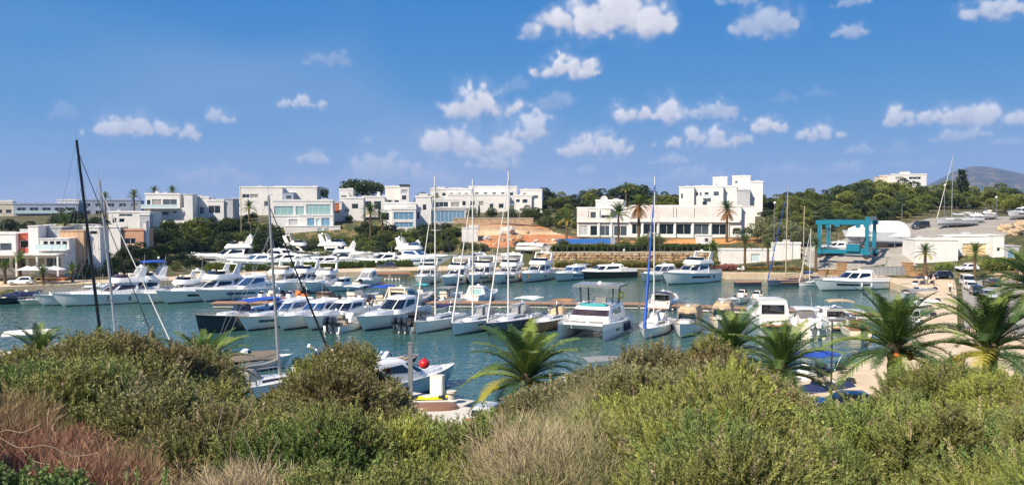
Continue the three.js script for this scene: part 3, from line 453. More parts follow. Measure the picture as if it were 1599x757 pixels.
// ---------------------------------------------------------------- the boats
function moor(build, name, label, category, o, px, py, turn, where, group) { const g = thing(name, label, category, group), k = (name === 'motor_yacht' && group !== NEARB) ? 1.14 : 1; const p = build(g, o); g.scale.setScalar(k); berth(g, px, py, turn, (p?.L ?? o.L ?? 6) * k, where, o.roll); return g; }
const MY = 'motor_yacht', MYC = 'motor yacht', FAR = 'boats moored along the far quay', MID = 'boats moored on the middle pontoon', BACK = 'yachts in the basin behind the hedge', NEARB = 'boats by the near shore';
const my = (label, o, px, py, turn, group, where = 'bow') => moor(motorYacht, MY, label, MYC, o, px, py, turn, where, group);
// far quay, from the restaurant round to the red-soil slope
moor(openBoat, 'motor_boat', 'small cream motor boat lying by the restaurant quay, leftmost afloat', 'motor boat', { L: 6, hull: M.gelcream, seat: M.cushion, Fb: .9, Fs: .7 }, 30, 477, 48, 'bow', FAR);
moor(openBoat, 'motor_boat', 'low navy covered boat cut by the left edge beside the restaurant', 'motor boat', { L: 6.5, hull: M.navy, cover: M.canvasnavy }, -6, 476, 30, 'bow', FAR);
my('grey-topped motor yacht, leftmost of the larger far-quay yachts', { L: 12, B: 3.6, top: M.pale, glass: M.canvastaupe, hullWin: 0, fenders: [.5] }, 58, 478, 50, FAR);
my('white flush-deck motor yacht with brown windscreen, second from the restaurant', { L: 14, B: 4, glass: M.tintred, hullWin: 0, fly: 1, fenders: [.35, .55] }, 88, 479, 52, FAR);
my('older grey and white flybridge yacht beneath the blue awning', { L: 13, B: 4, hull: M.pale, fly: 1, cabinH: 1.6, stripe: M.gel, flyTop: M.canvasblue, dome2: 1, hw0: .5, hw1: .6 }, 136, 473, 55, FAR);
my('white yacht with a blue cover on its foredeck, beside the twin white stays', { L: 12, pad: M.canvasblue, fly: 1, hw0: .55, hw1: .62 }, 210, 475, 42, FAR);
my('sleek white flybridge yacht with a long dark hull window and red waterline', { L: 14.5, B: 4.3, fly: 1, boot: std({ color: 0x5a2c2c, roughness: .5 }), hw0: .5, hw1: .76, fenders: [.3, .5], fmat: M.rubber }, 250, 475, 40, FAR);
my('hardtop cruiser with large blue windscreen on the far quay', { L: 14, B: 4.4, glass: M.tintblue, cabinH: 1.9, fenders: [.7, .35], fmat: M.fenderblue }, 311, 472, 36, FAR);
my('white flybridge yacht seen bow-on, next to the blue-windscreen cruiser', { L: 13, B: 4.3, fly: 1, glass: M.canvastaupe, hullWin: 0, Fb: 2, Fs: 1.4 }, 386, 463, 22, FAR);
my('white flybridge yacht bow-on directly behind the silver mast', { L: 13, B: 4.2, fly: 1, glass: M.tint, hullWin: 0, Fb: 2, Fs: 1.4, dome2: 1 }, 425, 461, 20, FAR);
my('broad white yacht bow-on with an anchor at its stem, behind the dark stay', { L: 12, B: 4.3, fly: 1, glass: M.canvasgrey, hullWin: 0, Fb: 1.9 }, 478, 459, 8, FAR);
moor(openBoat, 'motor_boat', 'grey-white fishing boat with small wheelhouse and outboard, between two bow-on yachts', 'motor boat', { L: 8, cabin: 1, hull: M.pale }, 512, 456, 35, 'bow', FAR);
my('small white hardtop cruiser with square windscreen beside the brick jetty', { L: 9.5, B: 3.2, glass: M.canvasgrey, cabinH: 1.6, hullWin: 0 }, 556, 450, 8, FAR);
my('white flybridge yacht bow-on just past the white buoys', { L: 12, B: 4, fly: 1, hullWin: 0 }, 656, 446, 4, FAR);
my('white flybridge yacht with dark bow shadow, second past the white buoys', { L: 12.5, B: 4.2, fly: 1, hw0: .6, hw1: .7 }, 692, 447, 16, FAR);
my('white yacht with a short dark hull window, between the first pair of masts', { L: 13, B: 4.3, fly: 1, hw0: .62, hw1: .76, fenders: [.8] }, 733, 444, 16, FAR);
my('white yacht with pale windscreen behind the middle mast', { L: 13.5, B: 4.3, fly: 1, hw0: .6, hw1: .78, glass: M.tint, fenders: [.8] }, 772, 444, 20, FAR);
my('white flybridge yacht with an orange fender at its bow, behind the tallest mast', { L: 14, B: 4.4, fly: 1, hw0: .5, hw1: .56, dome2: 1, fenders: [.9], fmat: M.orange }, 815, 442, 24, FAR);
my('grey and white sports cruiser with dark canvas top', { L: 12.5, B: 3.9, top: M.gel, hull: M.pale, glass: M.tintblue, bimini: M.canvasgrey, hw0: .34, hw1: .66 }, 866, 440, 34, FAR);
my('low black-hulled motor launch with white wheelhouse', { L: 14, B: 3.9, hull: M.blackhull, hullWin: 0, cabinH: 1.25, xf: 2.2, Fb: 1.6, Fs: 1.2 }, 893, 436, 66, FAR);
my('white coupe cruiser just behind the blue rolled sail', { L: 12, B: 3.8, cabinH: 1.55, hw0: .5, hw1: .62 }, 1002, 440, 44, FAR);
my('big white flybridge yacht with three dark hull windows at the end of the stone wall', { L: 14.5, B: 4.6, fly: 1, Fb: 2.3, Fs: 1.6, hw0: .3, hw1: .62, fenders: [.2, .3], fmat: M.rubber }, 1038, 445, 50, FAR);
my('teal-grey hulled coupe yacht with black targa roof, alone by the boatyard quay', { L: 14.2, B: 4.2, hull: M.pale, Fb: 1.9, hw0: .3, hw1: .78, fenders: [.3, .45], fmat: M.fenderwhite, cabinH: 1.6, roof: M.tint }, 1276, 454, 68, FAR);
// two-masted boat and floats by the boatyard quay
{
  const g = moor(sailYacht, 'sailing_ketch', 'grey-blue ketch with two tan masts by the boatyard quay', 'sailing boat', { L: 12, B: 3.3, hull: M.slate, deckMat: M.deckwood, mast: 19.5, mr: .12, mastMat: M.post, cover: 0, jibMat: M.canvasblue, jibR: .11, fenders: [.4] }, 1202, 447, 62, 'bow', FAR);
  mesh('mizzen_mast', rod(V(-3.6, 1, 0), V(-3.8, 15.5, 0), .11, .08, 8), M.post, g); mesh('mizzen_boom', rod(V(-3.6, 2, 0), V(-6.4, 2.1, 0), .06), M.post, g); mesh('mizzen_cover', tube([V(-3.7, 2.3, 0), V(-5, 2.2, 0), V(-6.3, 2.15, 0)], .2, 10, 7), M.canvasblue, g);
  const h = thing('small_sailboat', 'white day sailer with navy boom cover beside the teal-grey coupe yacht', 'sailing boat', FAR); sailYacht(h, { L: 7.5, mast: 11, cover: M.canvasnavy, mr: .07 }); berth(h, 1250, 447, 60, 7.5, 'bow');
}
// middle pontoon, near side
moor(fishingBoat, 'cabin_cruiser', 'dark navy hulled classic cruiser with blue canopy, leftmost on the middle pontoon', 'motor boat', { L: 12, B: 3.4, hull: M.navy, Fb: 2.5, Fs: 1.5, bimini: M.canvasblue, rubMat: M.gelcream }, 312, 522, 36, 'bow', MID);
my('white open cruiser with radar arch, tucked beside the navy-hulled boat', { L: 11, B: 3.1, hull: M.gel, cabinH: 1.0, hullWin: 0, fly: 0, bimini: M.canvaswhite, glass: M.tintblue }, 342, 518, 27, MID);
my('white hardtop yacht with brown boot stripe, third on the middle pontoon', { L: 12.5, B: 3.3, cabinH: 1.45, hw0: .45, hw1: .85, glass: M.tintblue, rubMat: M.teak, xr: -4.2, xf: 1.6 }, 378, 518, 25, MID);
my('white sports yacht with oval hull window, behind the silver mast', { L: 12.5, B: 3.4, cabinH: 1.4, hw0: .6, hw1: .72, glass: M.tintblue }, 434, 517, 24, MID);
my('white sports yacht with a black radar arch, crossed by the dark stay', { L: 12.5, B: 3.4, cabinH: 1.4, hw0: .56, hw1: .6, pad: M.cushion }, 478, 517, 24, MID);
my('white coupe cruiser with black-tinted arched side window and one black fender', { L: 13, B: 3.8, cabinH: 1.75, hullWin: 0, fenders: [.62], fmat: M.rubber, arch: 0 }, 562, 518, 24, MID);
moor(openBoat, 'motor_boat', 'open boat with twin black outboards beside the arched-window cruiser', 'motor boat', { L: 8, B: 2.7, engines: 2, ek: 1.25, deckMat: M.gelgrey, seat: M.cushiondark, archTop: 1 }, 517, 520, 204, 'stern', MID);
moor(openBoat, 'motor_boat', 'open boat with three black outboards and black canvas near the plumb-bowed yacht', 'motor boat', { L: 8.5, B: 2.8, engines: 3, ek: 1.2, seat: M.canvasblack, deckMat: M.gel, bimini: M.canvasblack, bh: 1.2 }, 628, 520, 205, 'stern', MID);
moor(sailYacht, 'sailing_yacht', 'plain white plumb-bowed sailing yacht with black fender, leftmost of the moored sailing yachts', 'sailing yacht', { L: 12.5, B: 3.6, Fb: 1.5, fenders: [.5], fmat: M.rubber, mast: 19.0, mastX: 1.2, lean: -.004, mastMat: M.mastwhite, jibR: .11, cover: M.canvaspurple, bimini: M.canvasgrey }, 651, 521, 24, 'bow', MID);
moor(sailYacht, 'sailing_yacht', 'white sailing yacht with a dark square hull port and black fender', 'sailing yacht', { L: 13, B: 3.9, Fb: 1.55, portlight: 1, fenders: [.5], fmat: M.rubber, mast: 18.6, hood: M.canvasgrey, jibR: .12, lean: -.004 }, 709, 524, 25, 'bow', MID);
moor(sailYacht, 'sailing_yacht', 'slate-blue hulled sailing yacht with a pale grey cockpit tent and the tallest mast', 'sailing yacht', { L: 14, B: 4.1, Fb: 1.6, hull: M.slate, portlight: 1, fenders: [.45, .55], fmat: M.fenderblue, mast: 19.6, hood: M.canvasgrey, bimini: M.canvaswhite, jibR: .12, lean: -.004 }, 764, 524, 26, 'bow', MID);
moor(sailYacht, 'sailing_yacht', 'bronze-brown hulled sailing yacht with a tan bimini, beside the catamaran', 'sailing yacht', { L: 12.5, B: 3.7, hull: M.brownhull, mast: 0.1, hood: M.canvasbeige, bimini: M.canvastan, cover: M.canvasgrey, jibR: .02, mastMat: M.mastwhite }, 835, 520, 24, 'bow', MID);
moor(sailYacht, 'sailing_yacht', 'white sailing yacht with a bright blue rolled headsail, right of the catamaran', 'sailing yacht', { L: 11.5, B: 3.6, mast: 18.8, mr: .09, hood: M.canvaswhite, jibMat: M.mastblue, jibR: .2, cover: M.canvaswhite, fenders: [.4], lean: 0, mastX: .6 }, 1008, 529, 22, 'bow', MID);
moor(fishingBoat, 'fishing_boat', 'white fishing boat with wooden rub rail and beige cockpit tent, beside the blue-sail yacht', 'fishing boat', { L: 9.5, B: 3.2, tent: M.canvasbeige, Fb: 1.75 }, 1063, 528, 22, 'bow', MID);
moor(fishingBoat, 'fishing_boat', 'second beige-tented fishing boat, partly behind a palm', 'fishing boat', { L: 9, B: 3.1, tent: M.canvasbeige, hull: M.gelcream }, 1122, 520, 20, 'bow', MID);
{ // catamaran
  const g = thing('catamaran', 'large white catamaran with slatted grey roof and turquoise deck pad', 'catamaran', MID), L = 13, B = 6.9, p = { L, B: 1.75, Fb: 2.0, Fs: 1.35, rake: .01, full: 1.9, tuck: .8, flare: .4 };
  for (const s of SIDES) {
    const h = hullGeo(p); h.translate(0, 0, s * B * .38); const hm = mesh('hull', h, M.gel, g);
    const d = deckGeo(p); d.translate(0, 0, s * B * .38); mesh('deck', d, M.gel, hm);
    const w = hullPatch(p, .60, .70, .55, .68, .015, s, 3); w.translate(0, 0, s * B * .38); mesh('hull_window', w, M.tint, hm);
    for (const t of [.28, .34, .4, .46]) { const c = new THREE.CapsuleGeometry(.17, .75, 3, 7), q = hullFn(p)(t, .7, s); c.translate(q.x, q.y - .1, q.z + s * (B * .38) * 1 + s * .15); mesh('fender', c, M.fenderblue, hm); }
  }
  mesh('bridge_deck', [box(L * .72, .7, B * .62, -L * .08, 1.3, 0), box(.35, .25, B * .74, L * .40, 1.75, 0)], M.gel, g);
  mesh('trampoline', box(L * .11, .03, B * .6, L * .335, 1.68, 0), M.canvasgrey, g);
  const cb = [{ y: 1.5, x0: -L * .33, x1: L * .25, w0: B * .40, w1: B * .36, arc: 1.0, e: .5 }, { y: 2.2, x0: -L * .33, x1: L * .23, w0: B * .40, w1: B * .355, arc: 1, e: .5 }, { y: 3.05, x0: -L * .33, x1: L * .13, w0: B * .35, w1: B * .32, arc: .9, e: .5 }, { y: 3.3, x0: -L * .36, x1: L * .1, w0: B * .34, w1: B * .3, arc: .9, e: .5 }];
  mesh('deckhouse', cabinGeo(cb), M.gel, g);
  mesh('windshield', cabinPatch(cb, -.36, .36, .40, .64, .03, 10), M.tintred, g);
  for (const s of SIDES) mesh('side_window', cabinPatch(cb, s * .56, s * .86, .38, .62, .03, 6), M.tint, g);
  for (const s of SIDES) mesh('sunpad', box(1.0, .12, 1.7, L * .29, 1.78, s * 1.05), M.cushiondark, g);
  mesh('deck_pad', box(1.5, .14, 3.1, L * .03, 3.42, 0), M.turquoise, g);
  for (const s of SIDES) mesh('wind_deflector', box(L * .26, .05, 1.4, -L * .12, 3.55, s * 1.6, 0, s * .22), M.gelgrey, g);
  const rf = mesh('roof', canopyGeo(-L * .36, -L * .02, B * .42, 5.6, .02, .12), M.canvasgrey, g);
  for (let i = 0; i < 22; i++) mesh('slat', box(L * .33, .05, .12, -L * .19, 5.68, -B * .40 + i * B * .8 / 21), M.gelgrey, rf);
  for (const s of SIDES) for (const x of [-.33, -.06]) mesh('roof_post', rod(V(L * x, 3.2, s * B * .28), V(L * x, 5.6, s * B * .3), .1), M.darkframe, g);
  radarDome(g, -L * .18, 5.72, 0, .3);
  mesh('helm_station', box(.5, .8, 1.3, -L * .05, 3.8, -.6), M.cushiondark, g); mesh('lifebuoy', (() => { const t = new THREE.TorusGeometry(.34, .1, 6, 14); t.rotateY(Math.PI / 2); t.translate(-L * .3, 4.2, -B * .34); return t; })(), M.yellow, g);
  for (const s of SIDES) mesh('lifeline', (() => { const l = []; for (let i = 0; i <= 6; i++) l.push(V(lerp(-L * .4, L * .42, i / 6), 2.3 + .1 * i / 6, s * (B * .38 + .6 * Math.min(1, (7 - i) / 4)))); return [tube(l, .02, 16, 4), ...l.map((q) => rod(q.clone().setY(1.5), q, .018, .018, 4))]; })(), M.steel, g);
  berth(g, 908, 531, 21, L, 'bow');
}
// sterns towards the shore, right part of the middle pontoon
my('white trawler yacht with square dark rear window and blue band, stern towards the shore', { L: 11, B: 4, cabinH: 1.9, xr: -4.0, xf: 1.5, hullWin: 0, arch: 0, flyTop: 0 }, 1212, 512, 186, MID, 'stern');
moor(openBoat, 'cabin_boat', 'cream cabin boat with a white hardtop and two white outboards towards the shore', 'motor boat', { L: 9, B: 3.2, cabin: 1, hull: M.gelcream, engines: 2, engineMat: M.enginewhite, ek: 1.35, hardtop: M.gel, Fs: 1.2, Fb: 1.6 }, 1271, 530, 186, 'stern', MID);
my('white cruiser with a cream bimini and tall aerial beside the two-outboard boat', { L: 10.5, B: 3.4, bimini: M.canvasbeige, cabinH: 1.1, hullWin: 0, bimH: 2 }, 1318, 516, 186, MID, 'stern');
moor(openBoat, 'motor_boat', 'beige open boat with reddish seats, half behind the fruiting palm', 'motor boat', { L: 8, B: 2.8, deckMat: M.gelcream, seat: M.brownhull, hardtop: M.gelcream, hull: M.gelcream }, 1345, 528, 188, 'stern', MID);
// far side of the middle pontoon
moor(inflatable, 'inflatable_boat', 'grey dinghy on the pontoon beside the beige tents', 'inflatable boat', { L: 3.4 }, 1136, 476, 60, 'mid', MID).position.y = .62;
for (const [px, py, l] of [[1158, 472, 'white runabout behind the trawler, nearer the tents'], [1182, 474, 'white runabout behind the trawler, nearer its cabin']]) moor(openBoat, 'runabout', l, 'motor boat', { L: 6.5, engines: 2 }, px, py, 20, 'mid', MID);
moor(openBoat, 'motor_boat', 'open boat under a taupe cockpit tent, beyond the dark stay', 'motor boat', { L: 9, B: 3.2, cabin: 1, top: M.canvastaupe, glass: M.canvastaupe, hull: M.gel }, 510, 480, 204, 'mid', MID);
moor(openBoat, 'motor_boat', 'tall white hardtop fishing boat beyond the arched-window cruiser', 'motor boat', { L: 10, B: 3.4, hardtop: M.gel, Fs: 1.3, Fb: 1.7, seat: M.cushion }, 562, 478, 204, 'mid', MID);
moor(openBoat, 'motor_boat', 'white boat under a bright royal blue bimini', 'motor boat', { L: 9, B: 3.2, bimini: M.canvasblue, bh: 2.2, bx0: -3.4, bx1: .6 }, 604, 476, 204, 'mid', MID);
my('white sports boat with tan deck top and dark side glass, behind the triple outboards', { L: 12, B: 3.7, cabinH: 1.7, top: M.gelcream, hullWin: 0 }, 640, 480, 204, MID, 'mid');
moor(openBoat, 'motor_boat', 'white boat with a small turquoise canvas, beyond the tan-topped sports boat', 'motor boat', { L: 7, bimini: M.turquoise, bx0: -2, bx1: -.2 }, 664, 469, 204, 'mid', MID);
moor(openBoat, 'motor_boat', 'grey open boat with folded canvas behind the leftmost moored sailing yacht', 'motor boat', { L: 9, B: 3, bimini: M.canvasgrey, hull: M.pale, bh: 1.5 }, 702, 470, 204, 'mid', MID);
my('white motor boat with green-tinted windscreen between two masts on the pontoon', { L: 9, B: 3.1, glass: M.aquaglass, hullWin: 0, cabinH: 1.3 }, 755, 468, 204, MID, 'mid');
moor(openBoat, 'motor_boat', 'black and white rigid boat with orange buoy, beyond the silver mast', 'motor boat', { L: 7.5, hull: M.blackhull, archTop: 1, seat: M.orange }, 452, 474, 30, 'mid', MID);
moor(openBoat, 'motor_boat', 'small dark boat with white rails, beyond the radar-arch cruiser', 'motor boat', { L: 7.5, hull: M.navy, archTop: 1 }, 408, 474, 34, 'mid', MID);
my('navy-topped cruiser on the far side of the pontoon behind the blue-sail yacht', { L: 10, B: 3.2, bimini: M.canvasnavy, cabinH: 1.2, hullWin: 0 }, 1040, 478, 202, MID, 'mid');
// small boats in the corner below the promenade
moor(openBoat, 'motor_boat', 'grey-covered boat in the corner below the promenade', 'motor boat', { L: 7.5, cover: M.canvasgrey, hull: M.pale }, 1432, 466, 70, 'mid', FAR);
moor(openBoat, 'motor_boat', 'boat with a flat navy top in the corner by the strolling couple', 'motor boat', { L: 7.5, bimini: M.canvasnavy, bh: 1.7 }, 1430, 455, 70, 'mid', FAR);
moor(openBoat, 'motor_boat', 'white boat with a white cover nearest the promenade corner', 'motor boat', { L: 7, cover: M.canvaswhite }, 1438, 487, 64, 'mid', FAR);
moor(openBoat, 'motor_boat', 'white boat hidden behind the tallest palm fronds by the promenade', 'motor boat', { L: 7.5, cabin: 1 }, 1420, 512, 70, 'mid', FAR);
// second basin behind the hedge
const back = (label, px, turn, o, py = 414) => my(label, { L: 17, B: 4.8, fly: 1, hullWin: 1, ...o }, px, py, turn, BACK, 'mid');
back('long white yacht with bimini frame, leftmost behind the hedge', 350, 78, { L: 19, dome2: 1, Fb: 2.6 }, 413);
back('white yacht with purple-blue windscreen, second behind the hedge', 392, 72, { L: 15, fly: 0, cabinH: 1.6, glass: M.tintblue }, 418);
back('white yacht low behind the hedge, crossed by the silver mast', 435, 74, { L: 15, fly: 0, cabinH: 1.5, bimini: M.canvasblack }, 416);
back('tall white flybridge yacht behind the hedge, just past the dark stay', 480, -78, { L: 17, Fb: 2.7, Fs: 2, dome2: 1 }, 409);
back('pointed white yacht behind the hedge, its bow to the pines', 540, -76, { L: 19, Fb: 2.8, Fs: 1.9 }, 411);
back('blue-grey hulled chase boat under a black canopy behind the hedge', 500, 70, { L: 13, B: 3.6, hull: M.slate, fly: 0, cabinH: 1.2, bimini: M.canvasblack, Fb: 1.9, Fs: 1.4 }, 420);
back('white flybridge yacht with tall radar mast, nearest the red-soil slope', 622, 76, { L: 15, dome2: 1, Fb: 2.4 }, 412);
back('long white yacht with blue-lit hull windows, bow towards the red-soil slope', 660, -78, { L: 18, fly: 1, hull: M.pale, glass: M.tintblue, Fb: 2.6, hw0: .3, hw1: .8 }, 414);
back('white yacht with a grey targa roof, middle of the back basin', 452, -74, { L: 16, fly: 0, cabinH: 1.9, Fb: 2.5 }, 412);
back('white yacht stern-on behind the clipped hedge, below the aqua glass villa', 520, 74, { L: 15, Fb: 2.3, dome2: 1 }, 415);
back('white motor yacht between the two rearmost back-basin yachts', 590, 75, { L: 14, fly: 0, cabinH: 1.7 }, 416);
// ashore on the quay by the red-soil slope
const ashore = (label, px, py, d, turn, build, o) => { const g = thing('stored_boat', label, 'boat', 'boats stored ashore'); build(g, o); const c = at(px, py, d); g.position.set(c.x, Math.max(land(c.x, d), QUAY) + .75, -d); g.rotation.y = -(90 + turn) * Math.PI / 180; for (const x of [-.3, 0, .25]) for (const s of SIDES) mesh('cradle_leg', rod(V(o.L * x, -.95, s * .9), V(o.L * x, .15, s * .55), .06), M.postgrey, g); return g; };
ashore('grey motor boat on a cradle at the foot of the red-soil slope', 738, 405, 188, 70, motorYacht, { L: 10, B: 3.2, hull: M.gelgrey, top: M.gelgrey, hullWin: 0 });
ashore('white hull propped up on the quay in front of the blue pool wall', 835, 400, 186.5, -62, openBoat, { L: 9, B: 3, hull: M.gel, cover: M.canvaswhite });
ashore('white speedboat under a pale cover beside the parked grey boat', 792, 404, 184, 60, openBoat, { L: 7, cover: M.canvaswhite });
// near shore
moor(openBoat, 'motor_boat', 'white open boat under a white canvas top near the left edge', 'motor boat', { L: 8, B: 2.8, bimini: M.canvaswhite, bh: 2.1, bx0: -2.6, bx1: 1.9, barch: .3, seat: M.cushion }, 42, 566, 70, 'mid', NEARB);
moor(sailYacht, 'sailing_yacht', 'sailing yacht with a leaning black mast rising above the left bushes', 'sailing yacht', { L: 14, mast: 21, mr: .15, mastMat: M.mastblack, lean: -.105, jibR: .04, jibMat: M.canvasblack, mastX: 1 }, 146, 588, -80, 'mid', NEARB);
moor(sailYacht, 'sailing_yacht', 'sailing yacht with a leaning silver mast and twin white stays, behind the left bushes', 'sailing yacht', { L: 13, mast: 17.5, mr: .13, mastMat: M.alu, lean: -.085, jibR: .07, mastX: .4 }, 178, 580, -82, 'mid', NEARB);
moor(sailYacht, 'sailing_yacht', 'white sailing yacht with a silver mast and dark rolled jib by the near jetty', 'sailing yacht', { L: 11.5, mast: 16.0, mr: .14, mastMat: M.alu, lean: -.045, jibR: .12, jibMat: M.mastblack, mastX: .6, cover: M.canvasgrey, hood: M.canvasgrey }, 425, 612, 232, 'mid', NEARB);
moor(openBoat, 'motor_boat', 'boat under a brown canvas cover beside the near palm', 'motor boat', { L: 8.5, B: 3, cover: M.canvastaupe }, 385, 578, 240, 'mid', NEARB);
moor(openBoat, 'motor_boat', 'open boat with a white radar roll bar and dark tubes, nearer the dark rolled jib', 'motor boat', { L: 8, B: 2.8, archTop: 1, deckMat: M.deckwood, seat: M.canvasblack }, 525, 578, 220, 'mid', NEARB);
moor(openBoat, 'motor_boat', 'open boat with an orange-tipped roll bar, nearer the red buoy', 'motor boat', { L: 8, B: 2.9, archTop: 1, deckMat: M.deckwood, seat: M.canvasbeige, hull: M.rubber }, 603, 582, 220, 'mid', NEARB);
my('grey-hulled cabin cruiser with a red buoy on its bow at the near jetty', { L: 10, B: 3.2, hull: M.pale, cabinH: 1.6, hullWin: 0, xr: -3.6, xf: 1.4, Fb: 1.7, Fs: 1.2 }, 638, 612, 225, NEARB, 'mid');
{ const b = tag(mesh('mooring_buoy', [ball(.42, 0, 0, 0, 1, .92, 1, 14), cyl(.08, .06, .16, 0, .36, 0, 8)], M.red), 'round red buoy on the bow of the grey cabin cruiser', 'buoy'), c = at(662, 568, 60.5); b.position.copy(c); }
moor(openBoat, 'motor_boat', 'boat under a royal blue canopy beside the promenade steps', 'motor boat', { L: 8, B: 2.9, bimini: M.canvasblue, bh: 2.0, bx0: -3, bx1: .8, seat: M.cushiondark, hull: M.gel }, 1258, 606, 60, 'mid', NEARB);
moor(openBoat, 'motor_boat', 'grey boat with folded navy cover below the royal blue canopy', 'motor boat', { L: 7, B: 2.6, cover: M.canvasnavy, hull: M.pale }, 1275, 634, 62, 'mid', NEARB);
moor(openBoat, 'motor_boat', 'boat with a grey canvas roof showing above the middle bushes', 'motor boat', { L: 7, B: 2.5, bimini: M.canvasgrey, bh: 1.7, bx0: -2.2, bx1: 1.2, barch: .1 }, 935, 606, 80, 'mid', NEARB);
// ---------------------------------------------------------------- plants
const leafMat = (hex, o = {}) => phys({ color: hex, roughness: .75, side: THREE.DoubleSide, transmission: .3, thickness: 0, specularIntensity: .4, ...o });
const soft = (c) => std({ color: c, roughness: .95, vertexColors: true, side: THREE.DoubleSide });
const PINE_M = [soft(0x6f7b40), soft(0x5e6c38), soft(0x7e8744), soft(0x576640)];
const DARK_M = soft(0x46583c);
// crown of many small tufts spread through a few uneven lobes
function crownGeo(lobes, tufts, size, R, flat = 1) {
  const pos = [], col = [], tot = lobes.reduce((s, l) => s + l[3] * l[3], 0);
  for (const [cx, cy, cz, rad, sy = .75] of lobes) {
    const n = Math.round(tufts * rad * rad / tot);
    for (let i = 0; i < n; i++) {
      const z = R() * 2 - 1, a = R() * 6.2832, s = Math.sqrt(1 - z * z), rr = rad * (0.62 + .42 * Math.pow(R(), .6)) * (1 + .18 * Math.sin(a * 3 + cx) * Math.cos(z * 4 + cz)), dir = V(s * Math.cos(a), z, s * Math.sin(a));
      if (dir.y < -.55 && R() < .7) continue;
      const c = V(cx + dir.x * rr, cy + dir.y * rr * sy, cz + dir.z * rr), out = dir.clone().add(V((R() - .5) * 1.4, .5 + R() * .5, (R() - .5) * 1.4)).normalize(), side = V(R() - .5, R() - .5, R() - .5).cross(out).normalize(), third = out.clone().cross(side), k = size * (.6 + .8 * R()), t = .72 + .5 * R();
      for (const [u, w] of [[side, out], [third, out]]) {
        const a0 = c.clone().addScaledVector(w, -k * .5), b0 = c.clone().addScaledVector(u, k * .5), c0 = c.clone().addScaledVector(w, k * .75), d0 = c.clone().addScaledVector(u, -k * .45).addScaledVector(w, k * .2);
        for (const q of [a0, b0, c0, a0, c0, d0]) { pos.push(q.x, q.y, q.z); col.push(t, t * (0.95 + .08 * R()), t * .9); }
      }
    }
  }
  const g = new THREE.BufferGeometry(); g.setAttribute('position', new THREE.Float32BufferAttribute(pos, 3)); g.setAttribute('color', new THREE.Float32BufferAttribute(col, 3)); g.computeVertexNormals(); return g;
}
function treeProto(kind, seed) {                                 // unit: about 10 m tall, base at 0
  const R = rng(seed), lobes = [], limbs = [];
  const H = kind === 'cypress' ? 10 : 10, tr = .24;
  if (kind === 'pine') { const n = 8 + Math.floor(R() * 4); for (let i = 0; i < n; i++) { const a = i / n * 6.28 + R() * .8, r = (i % 3 ? 2.6 : 1.0) * (.7 + .6 * R()), y = 2.6 + R() * 5.0 - r * .2; lobes.push([Math.cos(a) * r, y, Math.sin(a) * r, 1.35 + R() * .95, .75]); } lobes.push([.2, 8.0, 0, 1.8, .8], [0, 4.6, 0, 2.4, .8]); }
  if (kind === 'bush') { const n = 9; for (let i = 0; i < n; i++) { const a = i / n * 6.28, r = 2.6 * (.4 + .7 * R()); lobes.push([Math.cos(a) * r, 2.6 + R() * 4.2, Math.sin(a) * r, 1.7 + R() * 1.0, .9]); } lobes.push([0, 7.3, 0, 2.2, .9], [0, 3.6, 0, 3.2, .9]); }
  if (kind === 'round') { for (let i = 0; i < 9; i++) { const a = i / 9 * 6.28 + R(), r = 2.2 + R() * .8; lobes.push([Math.cos(a) * r, 6 + R() * 2, Math.sin(a) * r, 1.8 + R() * .6, .85]); } lobes.push([0, 7.6, 0, 2.6, .85]); }
  if (kind === 'cypress') for (let i = 0; i < 9; i++) lobes.push([(R() - .5) * .3, .9 + i, (R() - .5) * .3, 1.05 - Math.abs(i - 3) * .1, 1.1]);
  for (const [x, y, z, r] of lobes) if (kind !== 'cypress' && R() < .8) limbs.push(rod(V(x * .12, Math.max(1, y * .48), z * .12), V(x * .9, y - r * .2, z * .9), .11, .04, 5));
  return { crown: crownGeo(lobes, kind === 'cypress' ? 1500 : 3000, kind === 'cypress' ? .32 : .36, R), trunk: join([rod(V(0, -1, 0), V(.12, 4.2, .05), tr, tr * .7, 7), rod(V(.12, 4.2, .05), V(.1, 7.2, 0), tr * .7, .07, 6), ...limbs]) };
}
const PROTO = { pine: [1, 2, 3, 4, 5].map((s) => treeProto('pine', s * 13)), bush: [1, 2, 3].map((s) => treeProto('bush', s * 19)), round: [1, 2].map((s) => treeProto('round', s * 29)), cypress: [treeProto('cypress', 7)] };
const RT = rng(404);
function tree(kind, px, pyTop, d, wide = 1, label, mat, name, group, x0, skew) {
  const p = PROTO[kind][Math.floor(RT() * PROTO[kind].length)], x = x0 ?? eastOf(px, d), y = land(x, d), top = at(px, pyTop, d).y, h = Math.max(2.2, top - y), s = h / 9.6, g = thing(name ?? (kind === 'cypress' ? 'cypress_tree' : kind === 'bush' ? 'evergreen_bush' : 'pine_tree'), label, kind === 'bush' ? 'bush' : 'tree', group);
  mesh('trunk', p.trunk, M.bark, g); mesh('crown', p.crown, mat ?? PINE_M[Math.floor(RT() * 4)], g);
  g.position.set(x, y - .1, -d); g.scale.set(s * wide, s, s * wide); g.rotation.y = RT() * 6.28; return g;
}
